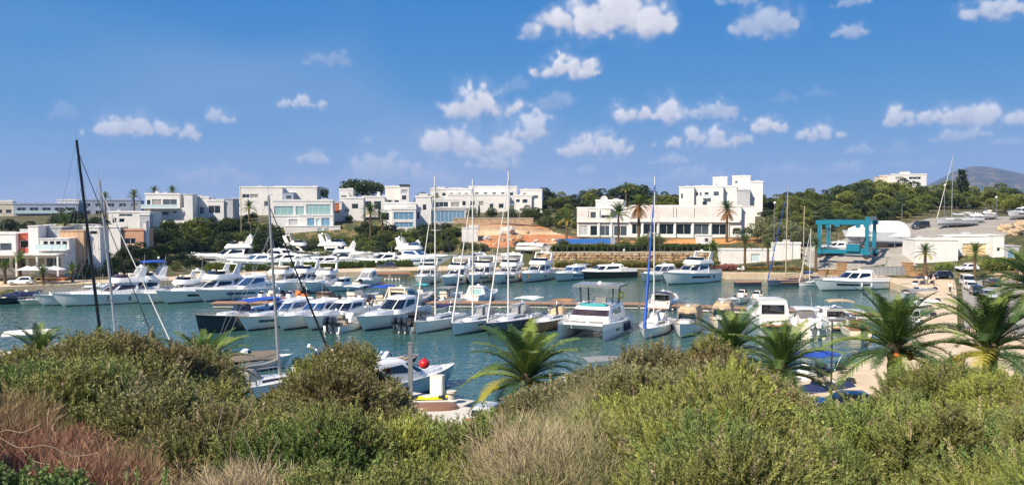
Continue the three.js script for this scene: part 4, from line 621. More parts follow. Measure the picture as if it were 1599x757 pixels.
// which neighbour a tree or bush stands by, for its description
const near = (px, marks) => { let best = marks[0]; for (const m of marks) if (Math.abs(m[0] - px) < Math.abs(best[0] - px)) best = m; return best[1]; };
const YARD = [[1180, 'beside the hotel'], [1215, 'above the ketch masts'], [1255, 'left of the blue hoist'], [1300, 'above the left legs of the blue hoist'], [1345, 'above the right legs of the blue hoist'], [1390, 'above the wrapped hull'], [1425, 'below the hilltop house'], [1470, 'by the mast of the yard sailing yacht'], [1505, 'around the pointed conifer'], [1545, 'above the small powerboat'], [1590, 'at the right edge']];
const SLOPE = [[240, 'below the balcony villa'], [300, 'below its side tower'], [340, 'above the leftmost back yacht'], [376, 'by the thin mast pole'], [420, 'beside the silver mast top'], [470, 'below the aqua glass villa'], [520, 'below its garden wall'], [560, 'left of the tall slope palm'], [610, 'below the framed glass front'], [650, 'above the rearmost back yacht'], [700, 'next to the bare slope']];
const RIDGE = [[830, 'beside the cubic house'], [870, 'above the shaggy palm'], [905, 'above the pool surround'], [945, 'above the satellite dish'], [985, 'by the skyline palm'], [1030, 'above the clubhouse parapets'], [1060, 'touching the hotel']];
const LEFTB = [[15, 'at the left edge'], [60, 'above the red wall'], [105, 'by the feathery palm'], [150, 'left of the white chimney tower'], [205, 'below the terracotta house'], [240, 'by the globe lamp'], [280, 'above the bright green hedge']];
const STRIP = [[60, 'at the left edge'], [150, 'under the black mast'], [240, 'under the silver mast'], [320, 'under the feathery palm'], [420, 'under the near sailing yacht'], [520, 'under the roll-bar boats'], [610, 'under the grey cabin cruiser'], [700, 'under the kayak'], [780, 'just left of the broad palm'], [860, 'under the broad palm'], [940, 'under the catamaran'], [1020, 'under the blue-sail yacht'], [1100, 'under the tented fishing boats'], [1180, 'under the dense palm'], [1260, 'under the royal blue canopy'], [1340, 'under the dark parked car'], [1420, 'under the fruiting palm'], [1500, 'under the promenade'], [1580, 'at the right edge']];
// the wood behind the boatyard
{
  const sky = [[1165, 305], [1190, 300], [1240, 292], [1290, 286], [1330, 282], [1370, 274], [1410, 278], [1445, 280], [1480, 282], [1540, 284], [1620, 290]];
  for (const [d, lift, step, a, b, where] of [[300, 4, 19, 1170, 1640, 'skyline'], [272, 9, 19, 1180, 1640, 'second row'], [248, 18, 19, 1186, 1640, 'middle row'], [230, 32, 21, 1190, 1460, 'lower row'], [215, 46, 21, 1192, 1425, 'nearest the yard'], [207, 60, 22, 1196, 1300, 'edge of the yard']])
    for (let px = a + (RT() * 12); px < b; px += step * (.8 + .4 * RT())) { const py = table(sky, px) + lift + (RT() - .4) * 13; tree('pine', px, py, d + (RT() - .5) * 10, 1.15 + .35 * RT(), 'pine behind the boatyard, ' + where + ', ' + near(px, YARD), RT() < .25 ? DARK_M : null, 'pine_tree', 'pines of the wood behind the boatyard'); }
  for (const [px, py, d] of [[1196, 338, 196], [1214, 346, 192], [1236, 344, 194], [1252, 352, 190], [1204, 362, 190]]) tree('bush', px, py, d, 1.3, 'dusty olive tree left of the blue hoist, ' + (py > 355 ? 'lowest of the clump' : near(px, [[1196, 'nearest the clubhouse'], [1214, 'second from the clubhouse'], [1236, 'third from the clubhouse'], [1252, 'nearest the hoist']])), soft(0x7a8060), 'olive_tree', 'olive trees by the blue hoist');
  tree('cypress', 1501, 263, 250, 1.5, 'dark pointed conifer standing out against the far hill', DARK_M);
  for (let px = 1570; px < 1650; px += 14) tree('bush', px, 300 + (px - 1570) * .1, 222 + RT() * 12, 1.4, 'round green shrub above the yard, ' + near(px, [[1570, 'leftmost'], [1584, 'second from the left'], [1598, 'third from the left'], [1612, 'cut by the frame'], [1640, 'beyond the frame']]), null, 'hill_shrub', 'shrubs above the boatyard');
}
// wood on the skyline between the villas and the clubhouse
for (const [d, base, step, where] of [[330, 298, 15, 'skyline'], [290, 310, 15, 'upper slope'], [262, 322, 16, 'middle slope'], [246, 336, 18, 'lower slope']]) for (let px = 815 + RT() * 10; px < 1075; px += step * (.8 + .4 * RT())) { const py = base + (RT() - .5) * 14 - (px > 970 && px < 1010 && d > 300 ? 10 : 0); tree('pine', px, py, d + RT() * 10, 1.2 + .3 * RT(), 'pine of the wood left of the hotel, ' + where + ', ' + near(px, RIDGE), RT() < .5 ? DARK_M : null, 'pine_tree', 'pines on the skyline'); }
for (const [px, py, d, l] of [[724, 376, 207, 'dusty shrub under the roadside block, leftmost'], [738, 380, 203, 'dusty shrub under the roadside block, middle'], [754, 384, 200, 'dusty shrub under the roadside block, nearest the boulders'], [812, 384, 198, 'low shrub at the foot of the red earth'], [880, 384, 193, 'low shrub left of the pool surround']]) tree('bush', px, py, d, 1.6, l, soft(0x6a7048), 'slope_shrub');
for (let px = 846; px < 905; px += 13) tree('bush', px, 336 + RT() * 14, 236 + RT() * 6, 1.3, 'bushy evergreen right of the red-soil slope, ' + near(px, [[846, 'lowest on the earth'], [859, 'second from the earth'], [872, 'third from the earth'], [885, 'by the shaggy palm'], [898, 'nearest the clubhouse']]), null, 'evergreen_bush', 'evergreens beside the red-soil slope');
// the pine belt between the villas and the back basin
for (const [d, base, step, where] of [[227, 350, 15, 'upper row'], [222.5, 357, 15, 'second row'], [218.5, 366, 15, 'third row'], [215, 378, 13, 'lowest row']]) for (let px = 232 + RT() * 10; px < 722; px += step * (.75 + .5 * RT())) { if (px > 425 && px < 560 && d > 225) continue; const py = base + (RT() - .5) * 12 + (px > 420 && px < 560 ? 12 : 0) - (px < 420 && d > 225 ? 8 : 0); tree(RT() < .35 ? 'bush' : 'pine', px, py, d + RT() * 3 - 1.5, 1.25 + .4 * RT(), 'spreading pine in the belt, ' + where + ', ' + near(px, SLOPE), RT() < .3 ? DARK_M : null, 'pine_tree', 'pines in the belt below the villas'); }
for (const [px, py, d] of [[15, 340, 205], [45, 344, 200], [75, 346, 198], [105, 322, 214], [150, 338, 205], [128, 340, 204], [30, 352, 195], [240, 352, 206], [262, 344, 210], [222, 372, 200], [205, 384, 192], [155, 364, 190], [122, 372, 186], [108, 380, 182], [232, 384, 190], [255, 380, 196], [280, 372, 200], [180, 406, 176], [225, 400, 180], [206, 408, 172], [262, 402, 182], [290, 408, 178], [240, 416, 172], [108, 384, 160], [122, 396, 158], [140, 380, 164], [160, 392, 162], [172, 402, 160], [196, 412, 163], [214, 420, 164], [136, 412, 156], [156, 420, 156], [272, 420, 168], [300, 398, 186], [286, 392, 190], [312, 400, 186], [200, 380, 183], [217, 377, 182], [187, 390, 181], [230, 388, 183]]) tree(RT() < .5 ? 'pine' : 'bush', px, py, d, 1.45, (py < 360 ? 'dark evergreen high on the left bank, ' : py < 390 ? 'dark evergreen halfway up the left bank, ' : 'dark evergreen low on the left bank, ') + near(px, LEFTB), RT() < .55 ? DARK_M : null, 'evergreen_tree', 'evergreens above the restaurant');
tree('round', 491, 292, 296, 1.25, 'round dark pine above the white villas, smaller of the two', DARK_M, 'stone_pine'); tree('round', 567, 281, 286, 1.35, 'tall round pine above the white villas, larger of the two', soft(0x4a5d38), 'stone_pine');
for (const [px, py, d, l] of [[592, 322, 262, 'slim cypress in the villa garden nearest the glazed white villa'], [748, 320, 262, 'slim cypress above the red-soil slope']]) tree('cypress', px, py, d, 1, l, DARK_M);
for (const [px, py, d] of [[660, 299, 290], [672, 303, 288], [682, 304, 290], [735, 322, 258], [768, 322, 256], [800, 324, 252], [830, 322, 250], [560, 330, 250], [545, 334, 246], [395, 330, 250], [385, 336, 246], [350, 334, 240], [330, 346, 236], [310, 350, 234]]) tree('bush', px, py, d, 1.3, 'garden shrub among the white villas, ' + near(px, [...SLOPE, [740, 'above the bare slope'], [790, 'below the terraced block']]) + (py < 310 ? ', near the roofs' : ', below the walls'), null, 'garden_shrub', 'garden shrubs among the villas');
for (const [px, py, d] of [[1152, 352, 197], [1168, 351, 197]]) { const g = thing('topiary_tree', px < 1160 ? 'ball-shaped topiary tree by the clubhouse, nearer the palm' : 'ball-shaped topiary tree by the clubhouse, nearer the white side wall', 'tree', 'topiary trees by the clubhouse'); const x = eastOf(px, d), y = land(x, d); mesh('trunk', rod(V(0, -.5, 0), V(0, 1.9, 0), .1), M.bark, g); mesh('crown', crownGeo([[0, 2.6, 0, 1.15, .9]], 600, .2, rng(px)), DARK_M, g); g.position.set(x, y, -d); }
for (const [px, py, d] of [[1010, 366, 190], [1024, 362, 192], [1000, 372, 189], [940, 376, 189], [975, 374, 189]]) tree('bush', px, py, d, 1.4, 'leafy shrub in front of the clubhouse, ' + near(px, [[940, 'by the blue pool end'], [975, 'between the two tall palms'], [1000, 'under the brown-skirted palm'], [1010, 'just right of the palms'], [1024, 'farthest right']]), soft(0x6e7c48), 'terrace_shrub', 'shrubs in front of the clubhouse');

// hedges: boxes filled with small leaves
function hedge(px0, d0, px1, d1, h, w, label, mat, y0) {
  const a = V(eastOf(px0, d0), 0, -d0), b = V(eastOf(px1, d1), 0, -d1), L = a.distanceTo(b), R = rng(Math.round(px0 * 7 + d0)), lobes = [], n = Math.max(3, Math.round(L / (h * .55)));
  for (let i = 0; i < n; i++) { const k = (i + .5) / n, p = a.clone().lerp(b, k), y = y0 ?? Math.max(land(p.x, -p.z), QUAY); lobes.push([p.x, y + h * .42, p.z, Math.max(h, w) * (.52 + .16 * R()), .95 * h / Math.max(h, w)]); }
  const g = crownGeo(lobes, Math.min(9000, 320 * n), .3, R); tag(mesh('hedge', g, mat), label, 'hedge');
}
hedge(640, 184, 560, 181, 1.5, 1.5, 'low green hedge on the far quay behind the white buoys', soft(0x5d7436));
hedge(320, 166.5, 372, 169, 2.0, 2, 'bright green hedge behind the blue-windscreen cruiser', soft(0x6c7f38));
hedge(386, 171, 555, 180, 1.5, 1.6, 'clipped hedge between the two rows of yachts', soft(0x5d7436));
hedge(865, 188.5, 1000, 188.5, 1.3, 1.5, 'dark clipped hedge on top of the stone wall', soft(0x4e6030));
hedge(1005, 189, 1115, 189.5, 1.3, 1.5, 'dark clipped hedge below the clubhouse terrace', soft(0x4e6030));
hedge(870, 181.5, 1090, 181, 1.3, 1.4, 'shaggy olive creeper along the foot of the stone wall', soft(0x6b6a34), QUAY - .1);
hedge(1112, 171.5, 1150, 171, 1.5, 1.6, 'pink flowering oleander by the white shed', soft(0xa0706a), QUAY - .1);
hedge(1095, 172, 1120, 172, 2.2, 2, 'dark green shrub by the end of the stone wall', soft(0x55673a), QUAY - .1);
hedge(1160, 171, 1262, 169, 1.0, 1.3, 'low planting along the boatyard quay', soft(0x7a6a3c), QUAY - .1);
hedge(1466, 158, 1500, 157, 2.2, 2, 'green shrub between two promenade palms', soft(0x6c7f38), 1.6);
hedge(1540, 156, 1610, 155, 2.4, 2.4, 'flowering shrub bank beyond the parked cars', soft(0x7b8440), 2.6);

// palms
function frondGeo(len, droop, up, pairs, R, width = .5, thin = .03) {
  const pos = [], nor = [], uv = []; const spine = (k) => { const a = up - droop * Math.pow(k, 1.35); return a; }; const pts = [V(0, 0, 0)], dirs = []; const N = 18; let a;
  for (let i = 0; i < N; i++) { a = spine(i / N); dirs.push(V(Math.cos(a), Math.sin(a), 0)); pts.push(pts[i].clone().addScaledVector(dirs[i], len / N)); } dirs.push(dirs[N - 1]);
  const tri = (p, q, r) => { pos.push(p.x, p.y, p.z, q.x, q.y, q.z, r.x, r.y, r.z); };
  for (let i = 0; i < N; i++) { const w0 = .05 * (1 - i / N) + .008, w1 = .05 * (1 - (i + 1) / N) + .008, p = pts[i], q = pts[i + 1]; for (const s of [1, -1]) { tri(p.clone().add(V(0, -w0, 0)), p.clone().add(V(0, w0 * .5, s * w0)), q.clone().add(V(0, w1 * .5, s * w1))); tri(p.clone().add(V(0, -w0, 0)), q.clone().add(V(0, w1 * .5, s * w1)), q.clone().add(V(0, -w1, 0))); } }
  for (let i = 0; i < pairs; i++) for (const s of [1, -1]) {
    const k = .10 + .9 * (i + .5 * (s > 0)) / pairs, f = k * N, j = Math.min(N - 1, Math.floor(f)), p = pts[j].clone().lerp(pts[j + 1], f - j), d = dirs[j], n = V(-d.y, d.x, 0);
    const l = width * (.35 + .75 * Math.sin(Math.PI * Math.pow(k, .75))) * (.85 + .3 * R()), dir = d.clone().multiplyScalar(.62).add(V(0, 0, s * .8)).addScaledVector(n, .42 - .25 * k + (R() - .5) * .25).normalize(), wv = d.clone().multiplyScalar(thin), mid = p.clone().addScaledVector(dir, l * .55).add(V(0, -l * .03, 0)), tip = p.clone().addScaledVector(dir, l).add(V(0, -l * .22, 0));
    tri(p.clone().sub(wv), p.clone().add(wv), mid.clone().add(wv)); tri(p.clone().sub(wv), mid.clone().add(wv), mid.clone().sub(wv)); tri(mid.clone().sub(wv), mid.clone().add(wv), tip);
  }
  const g = new THREE.BufferGeometry(); g.setAttribute('position', new THREE.Float32BufferAttribute(pos, 3)); g.computeVertexNormals(); return g;
}
const RP = rng(77), FRONDS = { near: [], far: [] };
for (const [k, pairs] of [['near', 58], ['far', 22]]) for (const [up, droop] of [[1.42, .45], [1.22, .75], [1.0, 1.0], [.72, 1.2], [.38, 1.25], [-.02, 1.0], [-.8, .5]]) FRONDS[k].push(frondGeo(k === 'near' ? 3.3 : 3, droop, up, pairs, RP, k === 'near' ? .66 : .6, k === 'near' ? .019 : .035));
const PALM_M = [leafMat(0x5c7632), leafMat(0x466430), leafMat(0x7e9040), leafMat(0x3e5a34)], PALM_Y = leafMat(0xa8a038), PALM_DRY = leafMat(0x9a7448);
function palm(x, y, d, trunkH, size, label, o = {}) {
  const g = thing('palm_tree', label, 'palm', o.group), R = rng(o.seed ?? Math.round(x * 31 + d * 17)), F = FRONDS[o.far ? 'far' : 'near'], r = (o.r ?? .32), n = o.n ?? (o.far ? 30 : 58), rings = o.far ? 6 : Math.max(8, Math.round(trunkH * 5)), prof = [];
  for (let i = 0; i <= rings; i++) { const k = i / rings; prof.push(new THREE.Vector2(r * (1.08 - .2 * k + (i % 2 ? .10 : 0)), -1 + (trunkH + 1) * k)); } prof.push(new THREE.Vector2(r * 1.25, trunkH + .15), new THREE.Vector2(r * .5, trunkH + .6), new THREE.Vector2(.01, trunkH + .7));
  mesh('trunk', new THREE.LatheGeometry(prof, 10), M.bark, g);
  for (let i = 0; i < n; i++) {
    const k = i / n, lv = Math.min(F.length - 2, Math.floor(Math.pow(k, .85) * (F.length - 1))), f = mesh('frond', F[lv], o.dry && k > .7 ? PALM_DRY : k > .72 && R() < .3 ? PALM_Y : PALM_M[Math.floor(R() * 4)], g), s = size / 3.3 * (.86 + .28 * R()) * (lv === 0 ? .72 : lv === 1 ? .88 : 1);
    f.scale.setScalar(s); f.rotation.set(0, i * 2.39996 + R() * .3, (R() - .5) * .2); f.position.set(0, trunkH + .45 - .5 * k, 0);
  }
  if (o.dry) for (let i = 0; i < 16; i++) { const f = mesh('dead_frond', F[6], PALM_DRY, g); f.scale.setScalar(size / 3.3 * .9); f.rotation.y = i * .4 + R(); f.position.y = trunkH + .1; }
  if (o.fruit) for (let i = 0; i < 5; i++) { const a = i * 1.3 + .6, t = V(Math.cos(a) * .75, trunkH - .05, Math.sin(a) * .75); const fc = mesh('fruit_stalk', rod(V(0, trunkH + .3, 0), t, .03, .02, 4), M.orange, g); mesh('fruit_cluster', ball(.2, t.x, t.y - .08, t.z, 1, 1.2, 1, 8), M.orange, fc); }
  g.position.set(x, y, -d); if (o.lean) g.rotation.z = o.lean; return g;
}
function palmAt(px, pyHeart, d, size, label, o = {}) { const c = at(px, pyHeart, d), y = o.base ?? land(c.x, d); return palm(c.x, y, d, Math.max(.6, c.y - y), size, label, o); }
palmAt(822, 598, 43, 3.9, 'broad green palm in front of the open water, middle of the near row', { n: 44, seed: 3 });
palmAt(318, 590, 42, 3.0, 'short feathery palm above the left bushes, beside the near sailing yacht', { n: 40, seed: 8 });
palmAt(1142, 556, 44, 3.2, 'dense palm in front of the beige-tented boats', { n: 40, seed: 5 });
palmAt(1222, 582, 40, 3.2, 'yellowing palm beside the royal blue canopy', { n: 40, seed: 12 });
palmAt(1398, 550, 42, 3.9, 'tall palm with orange fruit stalks by the promenade', { n: 46, fruit: 1, seed: 21, base: 3.2, r: .38 });
palmAt(1548, 552, 41, 3.8, 'tall palm by the road with long arching fronds', { n: 44, seed: 31, base: 3.0, r: .36 });
palmAt(1625, 462, 40, 3.2, 'palm reaching in from the right edge', { n: 48, seed: 41, base: 3.4 });
palmAt(60, 566, 44, 2.4, 'small palm at the left bushes below the white canvas top', { n: 30, seed: 51 });
palmAt(238, 552, 46, 1.4, 'little bright green palm shoot behind the left bushes', { n: 18, seed: 52 });
palmAt(152, 528, 60, .8, 'tiny palm tip at the foot of the black mast', { n: 12, seed: 53, base: 3.4 });
// palms further off
const FP = (px, py, d, size, label, o = {}) => palmAt(px, py, d, size, label, { far: 1, r: .26, ...o });
FP(1446, 396, 150, 2.7, 'lone palm in front of the white workshop, first after the gate', { base: 1.5 }); FP(1524, 396, 148, 3.0, 'spreading palm in front of the white workshop doorway', { base: 1.6 }); FP(1590, 410, 145, 2.8, 'palm above the parked cars near the right edge', { base: 1.6 });
FP(1275, 385, 168, 2.4, 'palm beside the blue hoist'); FP(1164, 380, 171, 2.8, 'palm on the quay in front of the white shed', { base: 1.3 }); FP(1114, 390, 172, 2.7, 'short palm at the end of the stone wall', { base: 1.3 }); FP(1200, 385, 172, 2.2, 'small palm between the ketch masts', { base: 1.3 });
FP(966, 335, 196, 4.2, 'green palm in front of the clubhouse', { n: 40 }); FP(998, 322, 195, 4.6, 'tall brown-skirted palm in front of the clubhouse', { dry: 1, n: 36, r: .34 }); FP(1136, 330, 197, 3.6, 'palm with dry hanging fronds at the right end of the clubhouse', { dry: 1, n: 32, r: .34 });
FP(578, 333, 222, 4.2, 'tall palm on the slope by the glazed villa', { n: 36 }); FP(597, 345, 222, 3.4, 'lower palm beside the tall slope palm'); FP(388, 325, 240, 3.2, 'dark palm beside the big back villa'); FP(545, 306, 262, 3.4, 'slim palm in front of the tall round pine');
FP(208, 307, 250, 3.2, 'palm to the left of the balcony villa'); FP(240, 301, 262, 3, 'palm behind the roof of the balcony villa, nearer its chimney'); FP(268, 300, 262, 3, 'palm behind the roof of the balcony villa, nearer its tower'); FP(163, 308, 262, 2.6, 'palm against the sky above the pale apartment block'); FP(100, 350, 190, 3.4, 'feathery palm above the restaurant roofs'); FP(885, 344, 210, 3.6, 'shaggy palm at the edge of the red-soil slope'); FP(978, 296, 290, 3.6, 'palm crown on the skyline behind the clubhouse');
for (const [px, py, d, s] of [[6, 420, 142, 2.3], [30, 408, 144, 2.6], [66, 430, 141, 2.4], [112, 425, 146, 2.4]]) FP(px, py, d, s, 'palm in front of the restaurant, ' + near(px, [[6, 'at the left edge'], [30, 'second from the edge'], [66, 'by the parasols'], [112, 'nearest the boats']]), { base: 1.3, group: 'palms in front of the restaurant' });
// ---------------------------------------------------------------- shrubs of the near slope
function sprigGeo(R, leaves, L, ll, lw, spread, twig = .006) {
  const pos = [], nor = [], tri = (p, q, r) => pos.push(p.x, p.y, p.z, q.x, q.y, q.z, r.x, r.y, r.z);
  const bend = V((R() - .5) * .5, 1, (R() - .5) * .5).normalize();
  if (twig) { const s = V(twig, 0, 0), t = V(0, 0, twig), top = bend.clone().multiplyScalar(L); for (const e of [s, t]) { tri(e.clone().negate(), e.clone(), top); } }
  for (let i = 0; i < leaves; i++) {
    const k = .12 + .88 * (i + R() * .6) / leaves, p = bend.clone().multiplyScalar(L * k), a = i * 2.4 + R(), dir = V(Math.cos(a) * spread, .75 + .5 * R(), Math.sin(a) * spread).normalize(), side = dir.clone().cross(V(R() - .5, R() - .5, R() - .5)).normalize().multiplyScalar(lw * (.8 + .4 * R())), l = ll * (.7 + .6 * R()), m = p.clone().addScaledVector(dir, l * .5);
    tri(p, m.clone().add(side), p.clone().addScaledVector(dir, l)); tri(p, p.clone().addScaledVector(dir, l), m.clone().sub(side));
  }
  const g = new THREE.BufferGeometry(); g.setAttribute('position', new THREE.Float32BufferAttribute(pos, 3)); g.computeVertexNormals(); return g;
}
const RS2 = rng(909);
const SPRIGS = { olive: [0, 1, 2].map(() => sprigGeo(RS2, 26, .2, .038, .0065, .8)), mastic: [0, 1, 2].map(() => sprigGeo(RS2, 26, .24, .046, .0065, .5)), broad: [0, 1].map(() => sprigGeo(RS2, 16, .15, .046, .013, 1)), dry: [0, 1, 2].map(() => sprigGeo(RS2, 12, .36, .16, .0022, .6, .004)) };
const SHRUB_LEAF = phys({ color: 0xffffff, roughness: .7, side: THREE.DoubleSide, transmission: .3, thickness: 0, specularIntensity: .5 }), DRY_LEAF = std({ color: 0xffffff, roughness: .95, side: THREE.DoubleSide });
// colours of leaves (linear base colour)
const TONE = { olive: [.235, .240, .074], grey: [.245, .238, .118], brown: [.235, .195, .088], bright: [.30, .325, .075], dark: [.08, .14, .04], rust: [.27, .135, .09], straw: [.37, .30, .19], green: [.165, .235, .066] };
function shrub(x, d, rad, h, kind, tone, tone2, label, name, group, seed, count, scale = 1) {
  const R = rng(seed), y = nearLand(x, d), g = thing(name, label, 'shrub', group); g.position.set(x, y, -d);
  const lobes = [], n = 8 + Math.floor(R() * 5); for (let i = 0; i < n; i++) { const a = i * 2.4 + R() * .9, q = Math.sqrt((i + .5) / n), r = rad * .72 * q; lobes.push([Math.cos(a) * r, h * (.82 - .5 * q * q + (R() - .5) * .26), Math.sin(a) * r, rad * (.22 + .17 * R())]); } lobes.push([0, h * .38, 0, rad * .6]); for (const l of lobes) { l[3] = Math.min(l[3], h * .62); l[1] = Math.min(l[1], h - l[3] * .8); }
  const stems = []; for (const [lx, ly, lz, lr] of lobes) { stems.push(rod(V(lx * .15, -.3, lz * .15), V(lx * .7, ly * .7, lz * .7), .035, .018, 5)); for (let k = 0; k < 5; k++) stems.push(rod(V(lx * .7, ly * .7, lz * .7), V(lx + (R() - .5) * lr * 1.5, ly + R() * lr * .7, lz + (R() - .5) * lr * 1.5), .016, .006, 4)); }
  mesh('branches', stems, M.bark, g);
  const list = SPRIGS[kind], per = Math.round(count / list.length), q = new THREE.Quaternion(), q2 = new THREE.Quaternion(), m4 = new THREE.Matrix4(), up = V(0, 1, 0), c = new THREE.Color(), tot = lobes.reduce((s, l) => s + l[3] * l[3], 0), A = TONE[tone], B2 = TONE[tone2 ?? tone];
  list.forEach((geo) => {
    const im = shadows(new THREE.InstancedMesh(geo, kind === 'dry' ? DRY_LEAF : SHRUB_LEAF, per)); im.name = 'foliage'; im.userData.kind = 'stuff'; g.add(im);
    for (let i = 0; i < per; i++) {
      let pick = R() * tot, l = lobes[0]; for (const o of lobes) { pick -= o[3] * o[3]; if (pick <= 0) { l = o; break; } }
      const z = R() * 2 - 1, a = R() * 6.2832, s = Math.sqrt(1 - z * z), dir = V(s * Math.cos(a), z, s * Math.sin(a)), wild = R() < .09, rr = l[3] * (wild ? 1.05 + .4 * R() : .45 + .6 * Math.pow(R(), .5)), p = V(l[0] + dir.x * rr, Math.max(.05, l[1] + dir.y * rr * .9 * Math.min(1, h / rad * .9)), l[2] + dir.z * rr);
      const face = dir.multiplyScalar(.8).add(V((R() - .5) * .9, .55 + .6 * R(), (R() - .5) * .9)).normalize(); q.setFromUnitVectors(up, face); q2.setFromAxisAngle(up, R() * 6.28); q.multiply(q2);
      const k = scale * (.7 + .6 * R()); m4.compose(p, q, V(k, k, k)); im.setMatrixAt(i, m4);
      const patch = clamp((fbm((x + p.x) * .55 + 7, (d - p.z) * .55 + p.y * .5, 3) - .34) * 2.8, 0, 1), v = .6 + .95 * R(), dryTip = R() < .05 ? 1 : 0; for (let j = 0; j < 3; j++) c.setComponent ? 0 : 0; const T3 = dryTip ? TONE.straw : null;
      c.setRGB((T3 ? T3[0] : lerp(A[0], B2[0], patch)) * v, (T3 ? T3[1] : lerp(A[1], B2[1], patch)) * v, (T3 ? T3[2] : lerp(A[2], B2[2], patch)) * v); im.setColorAt(i, c);
    }
  });
  return g;
}
{
  const R = rng(2024); let k = 0;
  const SIL = [[-200, 562], [0, 560], [60, 555], [120, 540], [180, 535], [250, 547], [290, 565], [330, 602], [350, 622], [400, 642], [450, 616], [480, 568], [530, 556], [580, 552], [610, 592], [632, 640], [660, 662], [700, 662], [740, 652], [790, 612], [850, 602], [900, 592], [950, 575], [1000, 548], [1050, 562], [1095, 538], [1150, 562], [1200, 592], [1240, 612], [1290, 637], [1345, 622], [1400, 607], [1450, 578], [1500, 582], [1560, 592], [1900, 600]];
  const rows = [[6.4, 1.7], [8, 1.9], [10, 2.0], [12.5, 2.1], [15.2, 2.2], [18.4, 2.4], [22, 2.5], [26, 2.6], [30, 2.8], [35, 3.4], [40, 3.6]];
  for (const [d0, step] of rows) {
    const reach = .70 * d0 + 1.5;
    for (let x0 = -reach + R() * step * .6; x0 < reach; x0 += step) {
      const x = x0 + (R() - .5) * .6, d = d0 + (R() - .5) * d0 * .12, px = 799.5 + FOCAL * x / d, far = d > 14; k++;
      let kind = 'olive', tone = 'olive', tone2 = 'grey', name = 'wild_olive_shrub', label = 'grey-green wild shrub', group = 'wild shrubs on the near slope';
      if (d < 9.6 && px < 225) { kind = 'broad'; tone = 'dark'; tone2 = 'green'; name = 'glossy_shrub'; label = 'glossy dark green shrub'; group = 'glossy shrubs at the bottom left'; }
      else if (d < 15 && px < 360 && R() < .5) { kind = 'dry'; tone = 'rust'; tone2 = 'brown'; name = 'dry_brush'; label = 'leafless reddish brushwood'; group = 'dry brushwood on the left'; }
      else if (d < 11 && px < 620) { const dry = R() < .22; kind = dry ? 'dry' : 'olive'; tone = dry ? 'brown' : 'olive'; tone2 = dry ? 'straw' : 'green'; if (dry) { name = 'dry_brush'; label = 'brown dry twiggy brush'; group = 'brown brush on the left slope'; } }
      else if (px > 560 && px < 1260 && d < 16) { kind = 'mastic'; tone = 'bright'; tone2 = 'olive'; name = 'mastic_shrub'; label = 'bright yellow-green upright shrub'; group = 'bright shrubs in the middle of the slope'; }
      else if (px < 470) { tone = R() < .4 ? 'brown' : 'olive'; tone2 = R() < .5 ? 'green' : 'grey'; }
      else if (px > 1230) { tone = 'green'; tone2 = R() < .5 ? 'olive' : 'bright'; }
      else { tone = R() < .5 ? 'grey' : 'brown'; tone2 = 'olive'; }
      if (d > 5 && d < 24 && kind !== 'dry' && R() < .13) { kind = 'dry'; tone = R() < .5 ? 'brown' : 'straw'; tone2 = 'grey'; name = 'dry_brush'; label = 'half-dead twiggy brush'; group = 'dead brush among the shrubs'; }
      else if (d > 5 && kind === 'mastic' && R() < .28) { kind = 'olive'; tone = R() < .5 ? 'grey' : 'green'; name = 'wild_olive_shrub'; label = 'dull green wild shrub'; group = 'wild shrubs on the near slope'; }
      const rad = step * (.5 + .5 * R()); let h = (far ? 2.0 : 1.2 + d * .05) * (.6 + .75 * R()) * (kind === 'dry' ? .6 : 1);
      const s0 = Math.max(...[-.5, 0, .5].map((k) => table(SIL, px + k * rad * FOCAL / d))), roof = at(px, s0 + 5 + 12 * R(), d).y - nearLand(x, d) - .12; h = Math.min(h, roof); if (h < .45) continue;
      const count = Math.round((d > 33 ? 1500 : d > 24 ? 2400 : far ? 3000 : d > 9 ? 4400 : 6600) * (kind === 'dry' ? .6 : 1) * (.5 + .5 * Math.min(1, h / 1.2)));
      if (d > 28 && px > 640 && px < 770) continue;                       // the gap where the jetty shows
      if (d > 24 && px > 1210 && px < 1345) continue;                     // and the promenade below the right palms
      shrub(x, d, rad, h, kind, tone, tone2, label + ', ' + near(px, STRIP) + (d < 7 ? ', lowest in view' : d < 12 ? ', low on the slope' : d < 21 ? ', halfway up' : ', against the water'), name, group, 5000 + k * 7, count, d > 24 ? 2.3 : far ? 1.9 : d > 9 ? 1.35 : .85);
    }
  }
